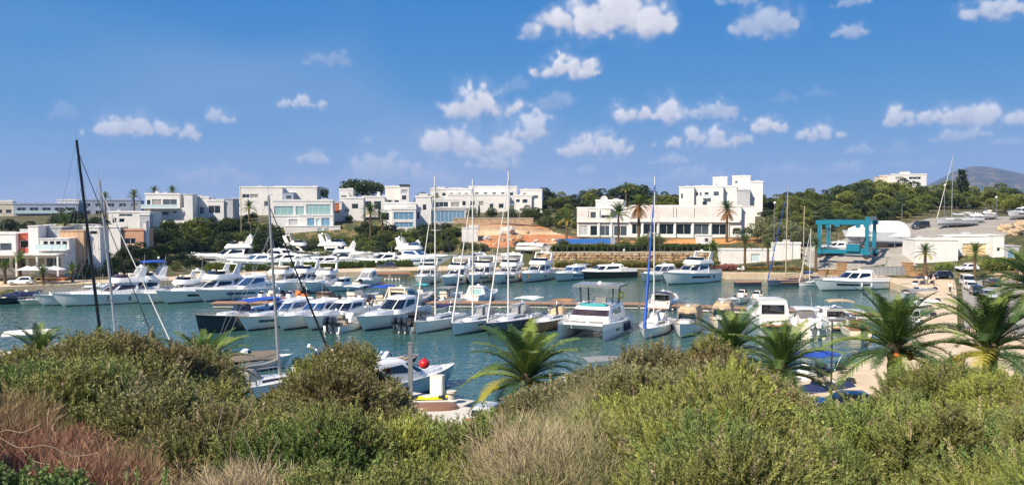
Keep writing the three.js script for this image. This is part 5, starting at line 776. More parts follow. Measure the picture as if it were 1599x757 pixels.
  // taller single bushes that stand out against the water
  for (const [px, pyTop, d, rad, tone, tone2, label] of [[180, 533, 27, 3.0, 'olive', 'brown', 'broad domed bush hiding the left sailing yachts'], [70, 556, 26, 2.4, 'brown', 'olive', 'brownish bush at the left edge of the water'], [275, 556, 28, 2.2, 'olive', 'grey', 'olive bush in front of the short feathery palm'], [548, 548, 30, 1.75, 'olive', 'brown', 'dark rounded bush in front of the two roll-bar boats'], [500, 560, 31, 1.7, 'olive', 'bright', 'ragged bush beside the near sailing yacht'], [588, 592, 27, 1.3, 'grey', 'olive', 'spreading bush in front of the grey cabin cruiser'], [1095, 536, 30, 1.9, 'brown', 'olive', 'brown-green bush below the dense palm'], [1010, 548, 30, 1.7, 'grey', 'brown', 'greyish bush in front of the blue-sail yacht'], [960, 590, 27, 2.0, 'grey', 'olive', 'grey-green bush right of the broad palm'], [1180, 592, 26, 2.1, 'olive', 'grey', 'bush below the yellowing palm'], [1480, 586, 27, 2.4, 'green', 'olive', 'large green bush below the tall fruiting palm'], [1570, 604, 24, 2.0, 'green', 'bright', 'green bush at the right edge below the road palm'], [860, 622, 26, 2.0, 'grey', 'olive', 'low grey bush in front of the broad palm trunk'], [1390, 622, 24, 1.7, 'green', 'olive', 'bush at the foot of the fruiting palm trunk'], [325, 612, 25, 1.5, 'green', 'olive', 'light green bush below the feathery palm'], [440, 626, 26, 1.3, 'olive', 'brown', 'bush in front of the near sailing yacht stern']]) {
    const c = at(px, pyTop, d), y = nearLand(c.x, d); shrub(c.x, d, rad, Math.max(1.2, c.y - y) , 'olive', tone, tone2, label, 'wild_olive_shrub', null, 9000 + px, Math.round(850 * rad * rad), 2.2);
  }
  // red flowering shrub beside the dark car, pale dead stems on the left
  const c = at(1330, 622, 44); shrub(c.x, 46, 1.5, 1.6, 'broad', 'rust', 'rust', 'red-leaved shrub beside the dark parked car', 'red_shrub', null, 77, 1500, 1.6);
  const stemsAt = (px, py, d, pts, label) => { const b = at(px, py, d), g = tag(mesh('dead_branch', pts.map((l) => tube(l.map(([dx, dy, dz]) => V(dx, dy, dz)), .006, 14, 4)), std({ color: 0x8c7b68, roughness: .95 })), label, 'branch'); g.position.copy(b); };
  stemsAt(356, 735, 10.5, [[[-.05, -.6, 0], [.02, .1, 0], [.12, .7, .1], [.28, 1.05, .1]], [[.02, .1, 0], [-.1, .5, .1], [-.02, .95, .05]], [[.1, .5, .05], [.32, .8, .1], [.36, 1.15, .1]]], 'bare pale forked stem rising from the left brush');
  stemsAt(40, 690, 9.2, [[[-.9, .16, 0], [-.62, .05, .05], [-.3, .1, .1], [.02, -.03, .15], [.3, .0, .12], [.62, -.14, .1], [.9, -.1, .1]], [[-.3, .1, .1], [-.1, .2, .2], [.08, .17, .2], [.3, .27, .2]], [[.02, -.03, .15], [.2, -.16, .2], [.4, -.2, .22]]], 'long bare fallen branch at the left edge');
  stemsAt(410, 757, 8, [[[0, -.3, 0], [-.06, .2, 0], [-.2, .55, 0]], [[0, -.1, 0], [.1, .3, .1], [.2, .5, .1]]], 'short bare twigs at the bottom of the slope');
}
// ---------------------------------------------------------------- buildings
// each block: left and right column, top and bottom row of the survey, metres forward, depth, wall, windows [l, r, top, bottom, glass]
function building(name, label, D, turn, blocks, o = {}) {
  const g = thing(name, label, o.category ?? 'house', o.group), px = (blocks[0][0] + blocks[0][1]) / 2, base = at(px, blocks.reduce((m, b) => Math.max(m, b[3]), 0), D), k = D / FOCAL, wx = k / Math.cos(turn);
  const X = (p) => (p - px) * wx, Y = (q) => at(px, q, D).y - base.y;
  let low = Infinity; for (const b of blocks) low = Math.min(low, Y(b[3]));
  for (const [l, r, t, bt, fwd = 0, dep = 8, mat = M.white, wins = [], ex = {}] of blocks) {
    const x0 = X(l), x1 = X(r), y1 = Y(t), y0 = Math.abs(Y(bt) - low) < .6 && !ex.hang ? Y(bt) - 3 : Y(bt), w = x1 - x0, h = y1 - y0, cut = wins.length > 0;
    // front wall with real openings; the rest of the block stands behind it
    const wall = mesh('wall', box(w, h, dep - (cut ? .3 : 0), (x0 + x1) / 2, (y0 + y1) / 2, fwd - dep / 2 - (cut ? .15 : 0)), mat, g);
    if (cut) {
      const s = new THREE.Shape([[x0, y0], [x1, y0], [x1, y1], [x0, y1]].map(([x, y]) => new THREE.Vector2(x, y)));
      for (const [a, b, c, d] of wins) { const e = .03, xa = Math.max(x0 + .12, X(a)), xb = Math.min(x1 - .12, X(b)), ya = Math.max(y0 + .1, Y(d)), yb = Math.min(y1 - .15, Y(c)); if (xb - xa < .2 || yb - ya < .2) continue; s.holes.push(new THREE.Path([[xa, ya], [xa, yb], [xb, yb], [xb, ya]].map(([x, y]) => new THREE.Vector2(x, y)))); }
      const fg = new THREE.ExtrudeGeometry(s, { depth: .296, bevelEnabled: false }); fg.translate(0, 0, fwd - .296); mesh('front_wall', fg, mat, g);
      for (let [a, b, c, d, gm = M.glass, mull] of wins) { if (gm === M.glass) { const q = hash2(Math.round(a * 7), Math.round(c * 13)); gm = q < .3 ? M.glass2 : q < .42 ? M.curtain : M.glass; }
        const xa = Math.max(x0 + .12, X(a)), xb = Math.min(x1 - .12, X(b)), ya = Math.max(y0 + .1, Y(d)), yb = Math.min(y1 - .15, Y(c)); if (xb - xa < .2 || yb - ya < .2) continue;
        const win = mesh('window', box(xb - xa - .004, yb - ya - .004, .05, (xa + xb) / 2, (ya + yb) / 2, fwd - .2), gm, g), n = mull ?? Math.max(1, Math.round((xb - xa) / 1.6)), fr = [box(xb - xa - .006, .07, .06, (xa + xb) / 2, ya + .04, fwd - .15), box(xb - xa - .006, .07, .06, (xa + xb) / 2, yb - .04, fwd - .15)];
        for (let i = 0; i <= n; i++) fr.push(box(.07, yb - ya - .15, .056, lerp(xa + .04, xb - .04, i / n), (ya + yb) / 2, fwd - .15)); mesh('frame', fr, ex.frame ?? M.frame, win);
      }
    }
    if (ex.roof !== 0) mesh('roof', box(w + .24, .16, dep + .24, (x0 + x1) / 2, y1 + .078, fwd - dep / 2), ex.roofMat ?? mat, g);
    if (ex.roof !== 0 && w > 4 && dep > 5) { const q = hash2(Math.round(l * 3), Math.round(t * 5)), ux = lerp(x0 + 1, x1 - 1, q); mesh('roof_unit', box(.9 + q, .7, .8, ux, y1 + .51, fwd - dep * (.3 + .4 * q)), M.grey, g); mesh('parapet', box(w + .26, .35, .2, (x0 + x1) / 2, y1 + .334, fwd - .02), mat, g); if (q > .5) mesh('roof_aerial', rod(V(lerp(x0, x1, 1 - q), y1 + .15, fwd - dep * .5), V(lerp(x0, x1, 1 - q), y1 + 2.2, fwd - dep * .5), .03), M.postgrey, g); }
    if (ex.balcony) { const [ba, bb, by, out] = ex.balcony, xa = X(ba), xb = X(bb), yy = Y(by); const bl = mesh('balcony', box(xb - xa, .22, out, (xa + xb) / 2, yy, fwd + out / 2 + .003), mat, g); mesh('railing', [box(xb - xa - .1, .95, .03, (xa + xb) / 2, yy + .6, fwd + out - .06), box(xb - xa - .06, .05, .06, (xa + xb) / 2, yy + 1.09, fwd + out - .06)], ex.railMat ?? M.rail, bl); }
    if (ex.canopy) { const [ca, cb, cy, out] = ex.canopy, xa = X(ca), xb = X(cb), yy = Y(cy); mesh('canopy', box(xb - xa, .25, out, (xa + xb) / 2, yy, fwd + out / 2 + .003), ex.canopyMat ?? mat, g); const n = Math.max(1, Math.round((xb - xa) / 4)); for (let i = 0; i <= n; i++) mesh('column', box(.3, yy - y0, .3, lerp(xa + .2, xb - .2, i / n), (yy + y0) / 2 - .13, fwd + out - .3), ex.canopyMat ?? mat, g); }
    if (ex.fins) for (const f of ex.fins) mesh('column', box(.45, h - .1, .4, X(f), (y0 + y1) / 2, fwd + .203), mat, g);
    if (ex.chimney) for (const c of ex.chimney) { const cx = X(c[0]); mesh('chimney', [box(.9, Y(c[1]) - y1, .9, cx, (Y(c[1]) + y1) / 2 + .08, fwd - dep * .4), box(1.1, .12, 1.1, cx, Y(c[1]) + .14, fwd - dep * .4)], mat, g); }
    if (ex.cap) mesh('roof_cap', box(w + .5, .5, dep + .5, (x0 + x1) / 2, y1 + .45, fwd - dep / 2), M.darkframe, g);
  }
  g.position.set(base.x, base.y, -D); g.rotation.y = turn; return g;
}
const row = (a, b, n, t, bt, gap = .3, gm) => { const out = [], w = (b - a) / n; for (let i = 0; i < n; i++) out.push([a + w * (i + gap / 2), a + w * (i + 1 - gap / 2), t, bt, gm]); return out; };
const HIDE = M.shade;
// pale apartment block far left
building('apartment_block', 'long bluish apartment block on the skyline at the far left', 290, .35, [
  [30, 113, 319, 346, 0, 12, M.bluegrey, [...row(32, 112, 5, 324, 331, .3), ...row(32, 112, 5, 336, 343, .3)], { balcony: [32, 112, 333, 1.2] }],
  [-20, 30, 319, 346, -1, 12, M.cream, [...row(-18, 29, 4, 327, 333, .4)]],
  [113, 197, 313, 346, -3, 12, M.bluegrey, [...row(115, 196, 5, 317, 323, .4), ...row(115, 196, 5, 329, 335, .4)]],
  [84, 113, 313, 319, -2, 6, M.white, []], [2, 26, 315, 319, -3, 6, M.white, []]], { category: 'apartment block' });
// restaurant terraces
building('restaurant', 'stepped white restaurant terraces on the quay at the far left', 150, .1, [
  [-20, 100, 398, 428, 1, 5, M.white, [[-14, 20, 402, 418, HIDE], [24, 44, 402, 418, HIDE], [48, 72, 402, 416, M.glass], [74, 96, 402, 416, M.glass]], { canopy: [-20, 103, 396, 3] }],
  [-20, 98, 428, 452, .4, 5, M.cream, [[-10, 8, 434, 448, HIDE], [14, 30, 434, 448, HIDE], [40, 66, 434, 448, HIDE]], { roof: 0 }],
  [54, 98, 374, 452, -2, 5, M.white, row(58, 96, 4, 377, 388, .25), { balcony: [52, 100, 391, 1.6] }],
  [-20, 18, 366, 452, -2, 9, M.white, [[-6, 12, 380, 392, M.glass]]],
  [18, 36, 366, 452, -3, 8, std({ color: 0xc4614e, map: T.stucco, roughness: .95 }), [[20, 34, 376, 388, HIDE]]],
  [35, 50, 354, 452, -2.5, 5, M.white, []], [52, 72, 357, 452, -6, 6, M.grey, []], [73, 110, 362, 452, -5, 4, std({ color: 0xd2ae8c, map: T.stucco, roughness: .95 }), []], [112, 132, 357, 452, -6, 4, M.white, [[116, 128, 362, 368, M.glass]]],
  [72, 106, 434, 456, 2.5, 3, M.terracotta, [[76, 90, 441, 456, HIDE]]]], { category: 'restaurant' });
building('terrace_house', 'terracotta-walled house with a tall white chimney tower on the left bank', 188, .12, [
  [191, 223, 360, 392, 0, 7, std({ color: 0xd0a284, map: T.stucco, roughness: .95 }), [[195, 211, 372, 381, M.glass]]], [173, 190, 355, 392, .6, 5, M.white, []], [132, 160, 357, 392, -2, 6, M.white, [[136, 150, 362, 372, M.glass]]], [221, 226, 346, 392, -.5, 2, M.white, []], [60, 132, 352, 392, -6, 5, M.white, []]]);
// villas
building('villa', 'low white single-storey villa with a dark ribbon window', 214, .1, [[170, 232, 332, 350, 0, 9, M.white, [[186, 206, 334, 338, M.glass], [176, 182, 340, 348, M.glass], [186, 194, 341, 347, M.glass]]], [218, 233, 336, 350, .8, 3, M.grey, []]], { group: 'white villas on the hill' });
building('villa', 'white villa with two deep balconies and a tall side tower', 232, .12, [
  [228, 279, 304, 326, 0, 9, M.white, [[238, 252, 311, 323, M.glass], [254, 275, 311, 323, M.glass], [230, 236, 312, 322, M.glass]], { balcony: [224, 279, 325, 1.8], chimney: [[240, 299]] }],
  [236, 290, 327, 348, -.3, 8, M.white, [[252, 262, 330, 336, M.glass], [268, 274, 329, 333, M.glass]]], [286, 299, 304, 346, .5, 5, M.white, []], [279, 286, 303, 346, -2, 6, M.grey, []]], { group: 'white villas on the hill' });
building('villa', 'white villa with recessed glazed front beside the tower villa', 238, .1, [
  [324, 349, 314, 344, .4, 8, M.white, [[326, 344, 321, 333, M.glass]]], [300, 325, 309, 344, -.5, 8, M.white, [[311, 318, 323, 334, M.glass], [302, 308, 325, 334, M.glass]]], [349, 362, 311, 344, -.2, 8, M.grey, []], [333, 352, 311, 315, -2, 3, M.grey, []]], { group: 'white villas on the hill' });
building('villa', 'big white villa with a wide roof terrace behind the glass house', 272, .1, [
  [375, 440, 293, 332, 0, 10, M.white, [[379, 390, 303, 309, M.glass], [391, 403, 303, 309, M.glass], [366, 374, 316, 324, M.glass], [412, 420, 314, 322, M.glass]], { chimney: [[402, 290], [430, 291]] }],
  [440, 457, 301, 318, .4, 6, M.bluegrey, [[446, 454, 305, 311, M.glass]]], [425, 490, 292, 318, -4, 9, M.white, [[424, 440, 305, 314, M.glass]]], [362, 376, 310, 332, -1, 8, M.white, [[366, 374, 317, 324, M.glass]]]], { group: 'white villas on the hill' });
building('glass_villa', 'white villa with two storeys of pale aqua glass', 234, .16, [
  [428, 518, 314, 338, 0, 9, M.white, [[430, 459, 322, 337, M.aquaglass], [462, 475, 322, 336, M.aquaglass], [478, 515, 319, 337, M.aquaglass]], { canopyMat: M.white }],
  [424, 470, 338, 361, .8, 8, M.white, [[452, 466, 342, 352, M.grey]]], [468, 519, 337, 360, 1.6, 8, M.pale ? M.white : M.white, [[480, 491, 340, 353, M.blueglass], [501, 514, 340, 353, M.blueglass], [493, 499, 341, 353, M.rail]]], [448, 530, 353, 364, 3, 5, M.white, [[496, 503, 356, 363, M.rail], [506, 513, 356, 363, M.rail]]]], { group: 'white villas on the hill' });
building('villa', 'villa with a terracotta loggia and sloping garden wall', 246, .12, [[518, 533, 315, 337, 0, 8, M.white, [[519, 530, 317, 333, M.roofred]]], [533, 566, 310, 334, -1.5, 9, M.white, [[536, 544, 326, 332, M.glass], [548, 558, 318, 326, M.glass]]], [523, 545, 295, 315, -14, 8, M.white, [[526, 534, 304, 309, M.glass]]]], { group: 'white villas on the hill' });
building('villa', 'white villa with a dark-capped lookout tower', 262, .1, [[566, 600, 308, 332, 0, 8, M.white, [[570, 580, 314, 324, M.glass], [584, 595, 314, 326, M.glass]], { chimney: [[590, 300]] }], [600, 625, 292, 330, -3, 8, M.white, [[604, 612, 312, 318, M.glass], [614, 622, 312, 318, M.glass]]], [624, 638, 291, 330, .4, 4, M.white, [[626, 636, 296, 302, M.grey], [627, 634, 305, 312, M.glass]], { cap: 1 }]], { group: 'white villas on the hill' });
building('glazed_villa', 'white box villa with a framed glass front above the pines', 228, .14, [[612, 649, 327, 358, 0, 9, M.white, [[615, 646, 331, 343, M.blueglass, 4], [616, 645, 347, 355, M.blueglass, 4]]], [594, 612, 328, 358, -2, 8, M.white, [[597, 608, 332, 344, M.glass]]], [600, 650, 318, 328, -6, 6, M.white, []]], { group: 'white villas on the hill' });
building('villa', 'white villa with a wide grey glass lower storey next to the bare slope', 236, .12, [[649, 673, 308, 350, .3, 9, M.white, [[660, 666, 319, 328, M.glass], [651, 655, 331, 342, M.glass]]], [673, 727, 326, 350, 0, 9, M.grey, [[675, 725, 329, 347, M.blueglass, 8]], { roofMat: M.white }], [673, 722, 312, 326, -2, 7, M.white, [[678, 700, 315, 323, M.glass], [704, 718, 315, 323, M.glass]]], [655, 668, 303, 308, -2, 4, M.white, []]], { group: 'white villas on the hill' });
building('terrace_block', 'long white terraced block on the skyline above the bare slope', 300, .05, [[672, 735, 296, 318, 0, 9, M.white, [...row(676, 734, 5, 301, 306, .5)]], [700, 795, 305, 332, 4, 8, M.white, [...row(703, 758, 4, 314, 321, .45), [764, 770, 318, 325, M.glass], [778, 786, 318, 325, M.glass]]], [732, 808, 292, 318, -3, 8, M.white, [...row(738, 806, 5, 300, 305, .55)]], [676, 694, 292, 297, -2, 5, M.white, []], [700, 722, 293, 297, -3, 5, M.white, []]], { category: 'apartment block' });
building('villa', 'single white cubic house at the edge of the skyline wood', 290, -.1, [[803, 830, 306, 324, 0, 8, M.white, [[806, 812, 311, 316, M.glass], [816, 824, 311, 317, M.glass]]], [812, 846, 297, 324, -1, 8, M.white, [[816, 822, 301, 306, M.glass], [832, 840, 305, 310, M.glass]]]], { group: 'white villas on the hill' });
building('pump_house', 'small white roadside block at the foot of the bare slope', 214, .1, [[722, 746, 356, 372, 0, 4, M.white, []], [734, 748, 353, 357, -1, 3, M.white, []]], { category: 'shed' });
// clubhouse
building('clubhouse', 'long low clubhouse with white columns, dark glass and pale pink parapets', 212, -.24, [
  [985, 1152, 323, 372, 0, 14, M.white, [[990, 1004, 350, 366, M.glass], [1008, 1028, 350, 366, M.glass], [1032, 1053, 350, 366, M.glass], [1057, 1079, 350, 366, M.glass], [1084, 1105, 350, 366, M.glass], [1110, 1131, 350, 366, M.glass]], { fins: [1006, 1030, 1055, 1081.5, 1107.5, 1133], balcony: [985, 1150, 346, .7], railMat: M.white }],
  [1000, 1022, 321, 341, .35, .5, M.pinkish, [], { roof: 0 }], [1026, 1052, 322, 341, .35, .5, M.pinkish, [], { roof: 0 }], [1058, 1080, 323, 341, .35, .5, M.pinkish, [], { roof: 0 }], [1085, 1130, 324, 341, .35, .5, M.pinkish, [], { roof: 0 }],
  [904, 985, 326, 372, -.4, 14, M.white, [[925, 936, 353, 369, M.glass], [941, 955, 353, 369, M.glass], [962, 982, 353, 369, M.glass], [925, 934, 331, 346, M.glass], [942, 956, 336, 345, M.glass], [907, 921, 353, 369, M.grey]], { fins: [938.5, 958], balcony: [904, 985, 347, .6], railMat: M.white }],
  [904, 922, 328, 345, -.1, .3, M.pinkish, [], { roof: 0 }],
  [932, 975, 314, 326, -2, 7, M.white, []], [1152, 1172, 322, 374, -1.5, 12, M.white, []]], { category: 'clubhouse' });
{ const g = thing('satellite_dish', 'white satellite dish on the clubhouse roof', 'satellite dish'), d = new THREE.SphereGeometry(1.2, 14, 6, 0, 6.2832, 0, 1.0); d.scale(1, .6, 1); d.translate(0, -.55, 0); d.rotateX(-1.9); mesh('dish', d, M.white, g); mesh('mast', rod(V(0, -1.5, 0), V(0, 0, 0), .08), M.postgrey, g); const c = at(943, 311, 214); g.position.copy(c); }
building('hotel', 'white stepped cube hotel rising behind the clubhouse', 262, -.3, [
  [1086, 1128, 292, 324, 0, 11, M.white, [[1101, 1107, 300, 307, M.glass], [1114, 1122, 299, 306, M.glass], [1088, 1092, 300, 306, M.glass], [1094, 1097, 300, 306, M.glass], [1098, 1105, 314, 322, M.glass]], { balcony: [1098, 1108, 309, 1] }], [1064, 1086, 293, 324, 1.2, 10, M.white, [[1067, 1070, 302, 310, M.glass]]], [1128, 1147, 292, 324, -2, 10, M.white, []], [1112, 1133, 278, 294, -3, 8, M.white, [[1117, 1119, 286, 291, M.glass]]], [1140, 1166, 276, 324, -5, 8, M.white, [[1144, 1148, 282, 286, M.glass]]], [1165, 1184, 285, 324, -4, 8, M.white, []], [1147, 1166, 298, 324, -1.5, 7, M.grey, []]], { category: 'hotel' });
building('hilltop_house', 'long flat white house on the wooded hilltop', 320, -.1, [[1393, 1446, 273, 296, 0, 8, M.white, [[1400, 1412, 276, 280, M.glass], [1420, 1438, 276, 280, M.glass]]], [1380, 1412, 275, 296, -3, 6, M.cream, []], [1414, 1424, 268, 273, -2, 4, M.white, [], { hang: 1 }]]);
// boatyard buildings
building('workshop', 'white workshop block with a shaded doorway beside the yard gate', 163, -.16, [[1432, 1494, 375, 416, 0, 8, M.white, []], [1494, 1546, 370, 416, -3.5, 8, M.white, [[1510, 1546, 381, 402, std({ color: 0xd8bd92, roughness: .9 }), 1]], { roof: 1 }], [1546, 1562, 368, 416, -1, 7, M.white, [[1552, 1557, 386, 392, M.glass]]], [1562, 1580, 384, 416, 0, 6, M.grey, [[1565, 1573, 390, 402, M.blueglass]]]], { category: 'workshop' });
building('quay_shed', 'low white shed with a flat roof by the boatyard quay', 178, -.1, [[1214, 1250, 381, 412, 0, 6, M.white, []], [1130, 1214, 391, 412, -.8, 5, M.white, [[1176, 1190, 397, 410, M.rail]]]], { category: 'shed' });
building('terrace_kiosk', 'small white kiosk with one dark window below the clubhouse', 194, -.1, [[1090, 1112, 368, 384, 0, 4, M.white, [[1101, 1107, 372, 378, M.glass]]]], { category: 'kiosk' });
// ---------------------------------------------------------------- pontoons, walls, yard, street furniture, vehicles
function pontoon(name, label, pts, w, y, mat, plank) {
  const g = thing(name, label, 'pontoon');
  for (let i = 0; i + 1 < pts.length; i++) {
    const [x0, d0] = pts[i], [x1, d1] = pts[i + 1], L = Math.hypot(x1 - x0, d1 - d0), a = Math.atan2(d1 - d0, x1 - x0), n = Math.max(1, Math.round(L / 6));
    for (let k = 0; k < n; k++) { const t = (k + .5) / n, x = lerp(x0, x1, t), d = lerp(d0, d1, t), l = L / n - .06; mesh('deck_section', box(l, .12, w, x, y, -d, a), mat, g); mesh('float', box(l * .9, .55, w * .8, x, y - .34, -d, a), M.concrete, g); }
  }
  return g;
}
pontoon('pontoon', 'long reddish-decked middle pontoon the boats are moored to', plan([[330, 119], [560, 119.5], [700, 119.5], [1000, 117.5], [1180, 112], [1330, 107.5], [1440, 104]]), 2.6, .72, M.deckwood);
pontoon('jetty', 'short near jetty with a kayak lying on it', [[-12.5, 61.5], [-5.2, 57.2], [-3.2, 56.2]], 2.4, .85, M.concrete);
pontoon('brick_jetty', 'brick-edged jetty with white buoys on the far quay', plan([[572, 168], [642, 169]]), 3.4, 1.0, std({ color: 0xd8a88c, map: T.stone, roughness: .95 }));
for (let i = 0; i < 5; i++) { const c = at(601 + i * 5.6, 437.5, 166.6); const b = tag(mesh('fender_buoy', [ball(.32, 0, 0, 0, 1, 1.1, 1, 10), cyl(.06, .06, .2, 0, .3, 0, 6)], M.fenderwhite), ['first', 'second', 'third', 'fourth', 'fifth'][i] + ' white buoy from the left along the brick jetty', 'buoy', 'white buoys on the brick jetty'); b.position.copy(c); }
for (const [px, py, l] of [[1168, 446, 'wooden float beside the ketch, away from the masts'], [1236, 446, 'wooden float alongside the ketch']]) { const g = thing('work_float', l, 'float'), c = shore(px, py); mesh('deck', box(5, .15, 2.2, 0, .75, 0), M.deckwood, g); mesh('pontoon_body', box(4.8, .9, 2, 0, .25, 0), M.boot, g); g.position.copy(c); g.rotation.y = .15; }
// stone wall of separate stones with fence posts
{
  const g = thing('stone_wall', 'rough tan stone retaining wall with a thin fence below the clubhouse', 'wall'), R = rng(31), pts = plan([[845, 184.6], [900, 184.8], [1000, 184.4], [1112, 184]]), tint = [0xffffff, 0xe6dccb, 0xd2c2aa, 0xf5e9d6].map((c) => std({ color: c, map: T.stone, roughness: .95 })), S0 = [0, 1, 2, 3].map((i) => { const b = new THREE.IcosahedronGeometry(.5, 1), p = b.attributes.position; for (let k = 0; k < p.count; k++) { const v = V(p.getX(k), p.getY(k), p.getZ(k)), m = 1 / Math.pow(Math.pow(Math.abs(v.x), 4) + Math.pow(Math.abs(v.y), 4) + Math.pow(Math.abs(v.z), 4), .25) * .5, w = 1 + .16 * (hash2(Math.round(v.x * 50) + i * 91, Math.round((v.y + v.z * 3) * 50)) - .5); p.setXYZ(k, v.x * m * w, v.y * m * w, v.z * m * w); } b.computeVertexNormals(); return b; });
  for (let i = 0; i + 1 < pts.length; i++) { const [x0, d0] = pts[i], [x1, d1] = pts[i + 1], L = Math.hypot(x1 - x0, d1 - d0), a = Math.atan2(d1 - d0, x1 - x0); mesh('wall_core', box(L, 3.3, .5, (x0 + x1) / 2, 2.9, -(d0 + d1) / 2 - .35, a), M.stone, g); mesh('coping', box(L, .18, .9, (x0 + x1) / 2, 4.65, -(d0 + d1) / 2 - .15, a), M.cream, g); }
  for (let rowI = 0; rowI < 5; rowI++) { let px = 846 + rowI * 2; while (px < 1110) { const w = (.8 + .9 * R()), d = table([[845, 184.6], [900, 184.8], [1000, 184.4], [1112, 184]], px), s = mesh('stone', S0[Math.floor(R() * 4)], tint[Math.floor(R() * 4)], g); s.scale.set(w * 1.02, .66 + .1 * R(), .6 + .25 * R()); s.position.set(eastOf(px, d), 1.65 + rowI * .62 + (R() - .5) * .08, -d + .02); s.rotation.set((R() - .5) * .1, Math.floor(R() * 4) * 1.5708 * 2, (R() - .5) * .12); px += w * FOCAL / d; } }
  for (let px = 850; px < 1112; px += 9) { const d = 184.3; mesh('fence_post', rod(V(eastOf(px, d), 4.7, -d), V(eastOf(px, d), 6.1, -d), .035, .035, 4), M.postgrey, g); }
}
// blue panelled pool wall
{ const g = thing('pool_fence', 'bright blue panelled pool surround left of the clubhouse', 'fence'); for (let i = 0; i < 8; i++) { const px = 871 + i * 10.3, a = at(px + 5, 378, 196), w = 10 / FOCAL * 196; mesh('panel', box(w, 1.7 - i % 2 * .05, .12, a.x, a.y, a.z), M.poolblue, g); } const e = at(957, 377, 196); mesh('end_pier', box(1.1, 2.2, .6, e.x, e.y - .1, e.z), M.bluegrey, g); const f = at(912, 384, 196); mesh('plinth', box(13.6, .8, .6, f.x, f.y - .45, f.z - .3), M.concrete, g); }
// retaining wall and rubble of the building site
{ const g = thing('site_wall', 'low stone retaining wall across the top of the bare slope', 'wall'); const a = at(770, 343, 236); mesh('wall_body', box(24, 1.6, .6, a.x, a.y - .4, a.z, .05), M.stone, g); mesh('coping', box(24.2, .15, .8, a.x, a.y + .48, a.z, .05), M.concrete, g); }
{ const R = rng(8), base = new THREE.DodecahedronGeometry(1, 1), p = base.attributes.position; for (let i = 0; i < p.count; i++) { const k = 1 + .35 * (hash2(Math.round(p.getX(i) * 40), Math.round(p.getY(i) * 40 + p.getZ(i) * 77)) - .5); p.setXYZ(i, p.getX(i) * k, p.getY(i) * k * .7, p.getZ(i) * k); } base.computeVertexNormals();
  const spots = [[792, 355, 222, 2.3], [783, 366, 212, 1.1], [798, 368, 212, .9], [760, 362, 216, 1.2], [748, 368, 210, .8], [812, 362, 216, 1.0], [838, 372, 206, .7], [772, 372, 206, .7], [855, 368, 208, .6], [865, 374, 204, .8], [755, 374, 204, .6], [822, 354, 224, .8]];
  spots.forEach(([px, py, d, s], i) => { const m = tag(mesh('boulder', base, i % 3 ? M.stone : M.concrete), i ? (s < .75 ? 'small loose boulder on the bare slope, ' : 'loose boulder on the bare slope, ') + near(px, [[752, 'under the roadside block'], [785, 'below the largest boulder'], [818, 'on the red earth'], [850, 'nearest the pool surround']]) : 'largest pale boulder on the red-soil slope', 'boulder', i ? 'boulders on the bare slope' : undefined), x = eastOf(px, d); m.position.set(x, land(x, d) + s * .35, -d); m.scale.setScalar(s); m.rotation.y = R() * 6; });
  const rr = [[1572, 372, 186, 2], [1586, 378, 182, 1.6], [1600, 368, 188, 2.4], [1578, 425, 150, 1.2], [1592, 428, 149, 1.5], [1562, 420, 152, 1], [1604, 420, 151, 1.6]]; rr.forEach(([px, py, d, s], i) => { const m = tag(mesh('boulder', base, M.stone), (i < 3 ? 'ochre rock of the cut bank above the workshop, ' : 'ochre rock beside the parked cars, ') + ['lowest', 'middle', 'highest', 'second from the left', 'third from the left', 'leftmost', 'cut by the frame'][i], 'boulder', i < 3 ? 'rocks above the workshop' : 'rocks beside the cars'), x = eastOf(px, d); m.position.set(x, land(x, d) + s * .3, -d); m.scale.set(s, s * .9, s); }); }
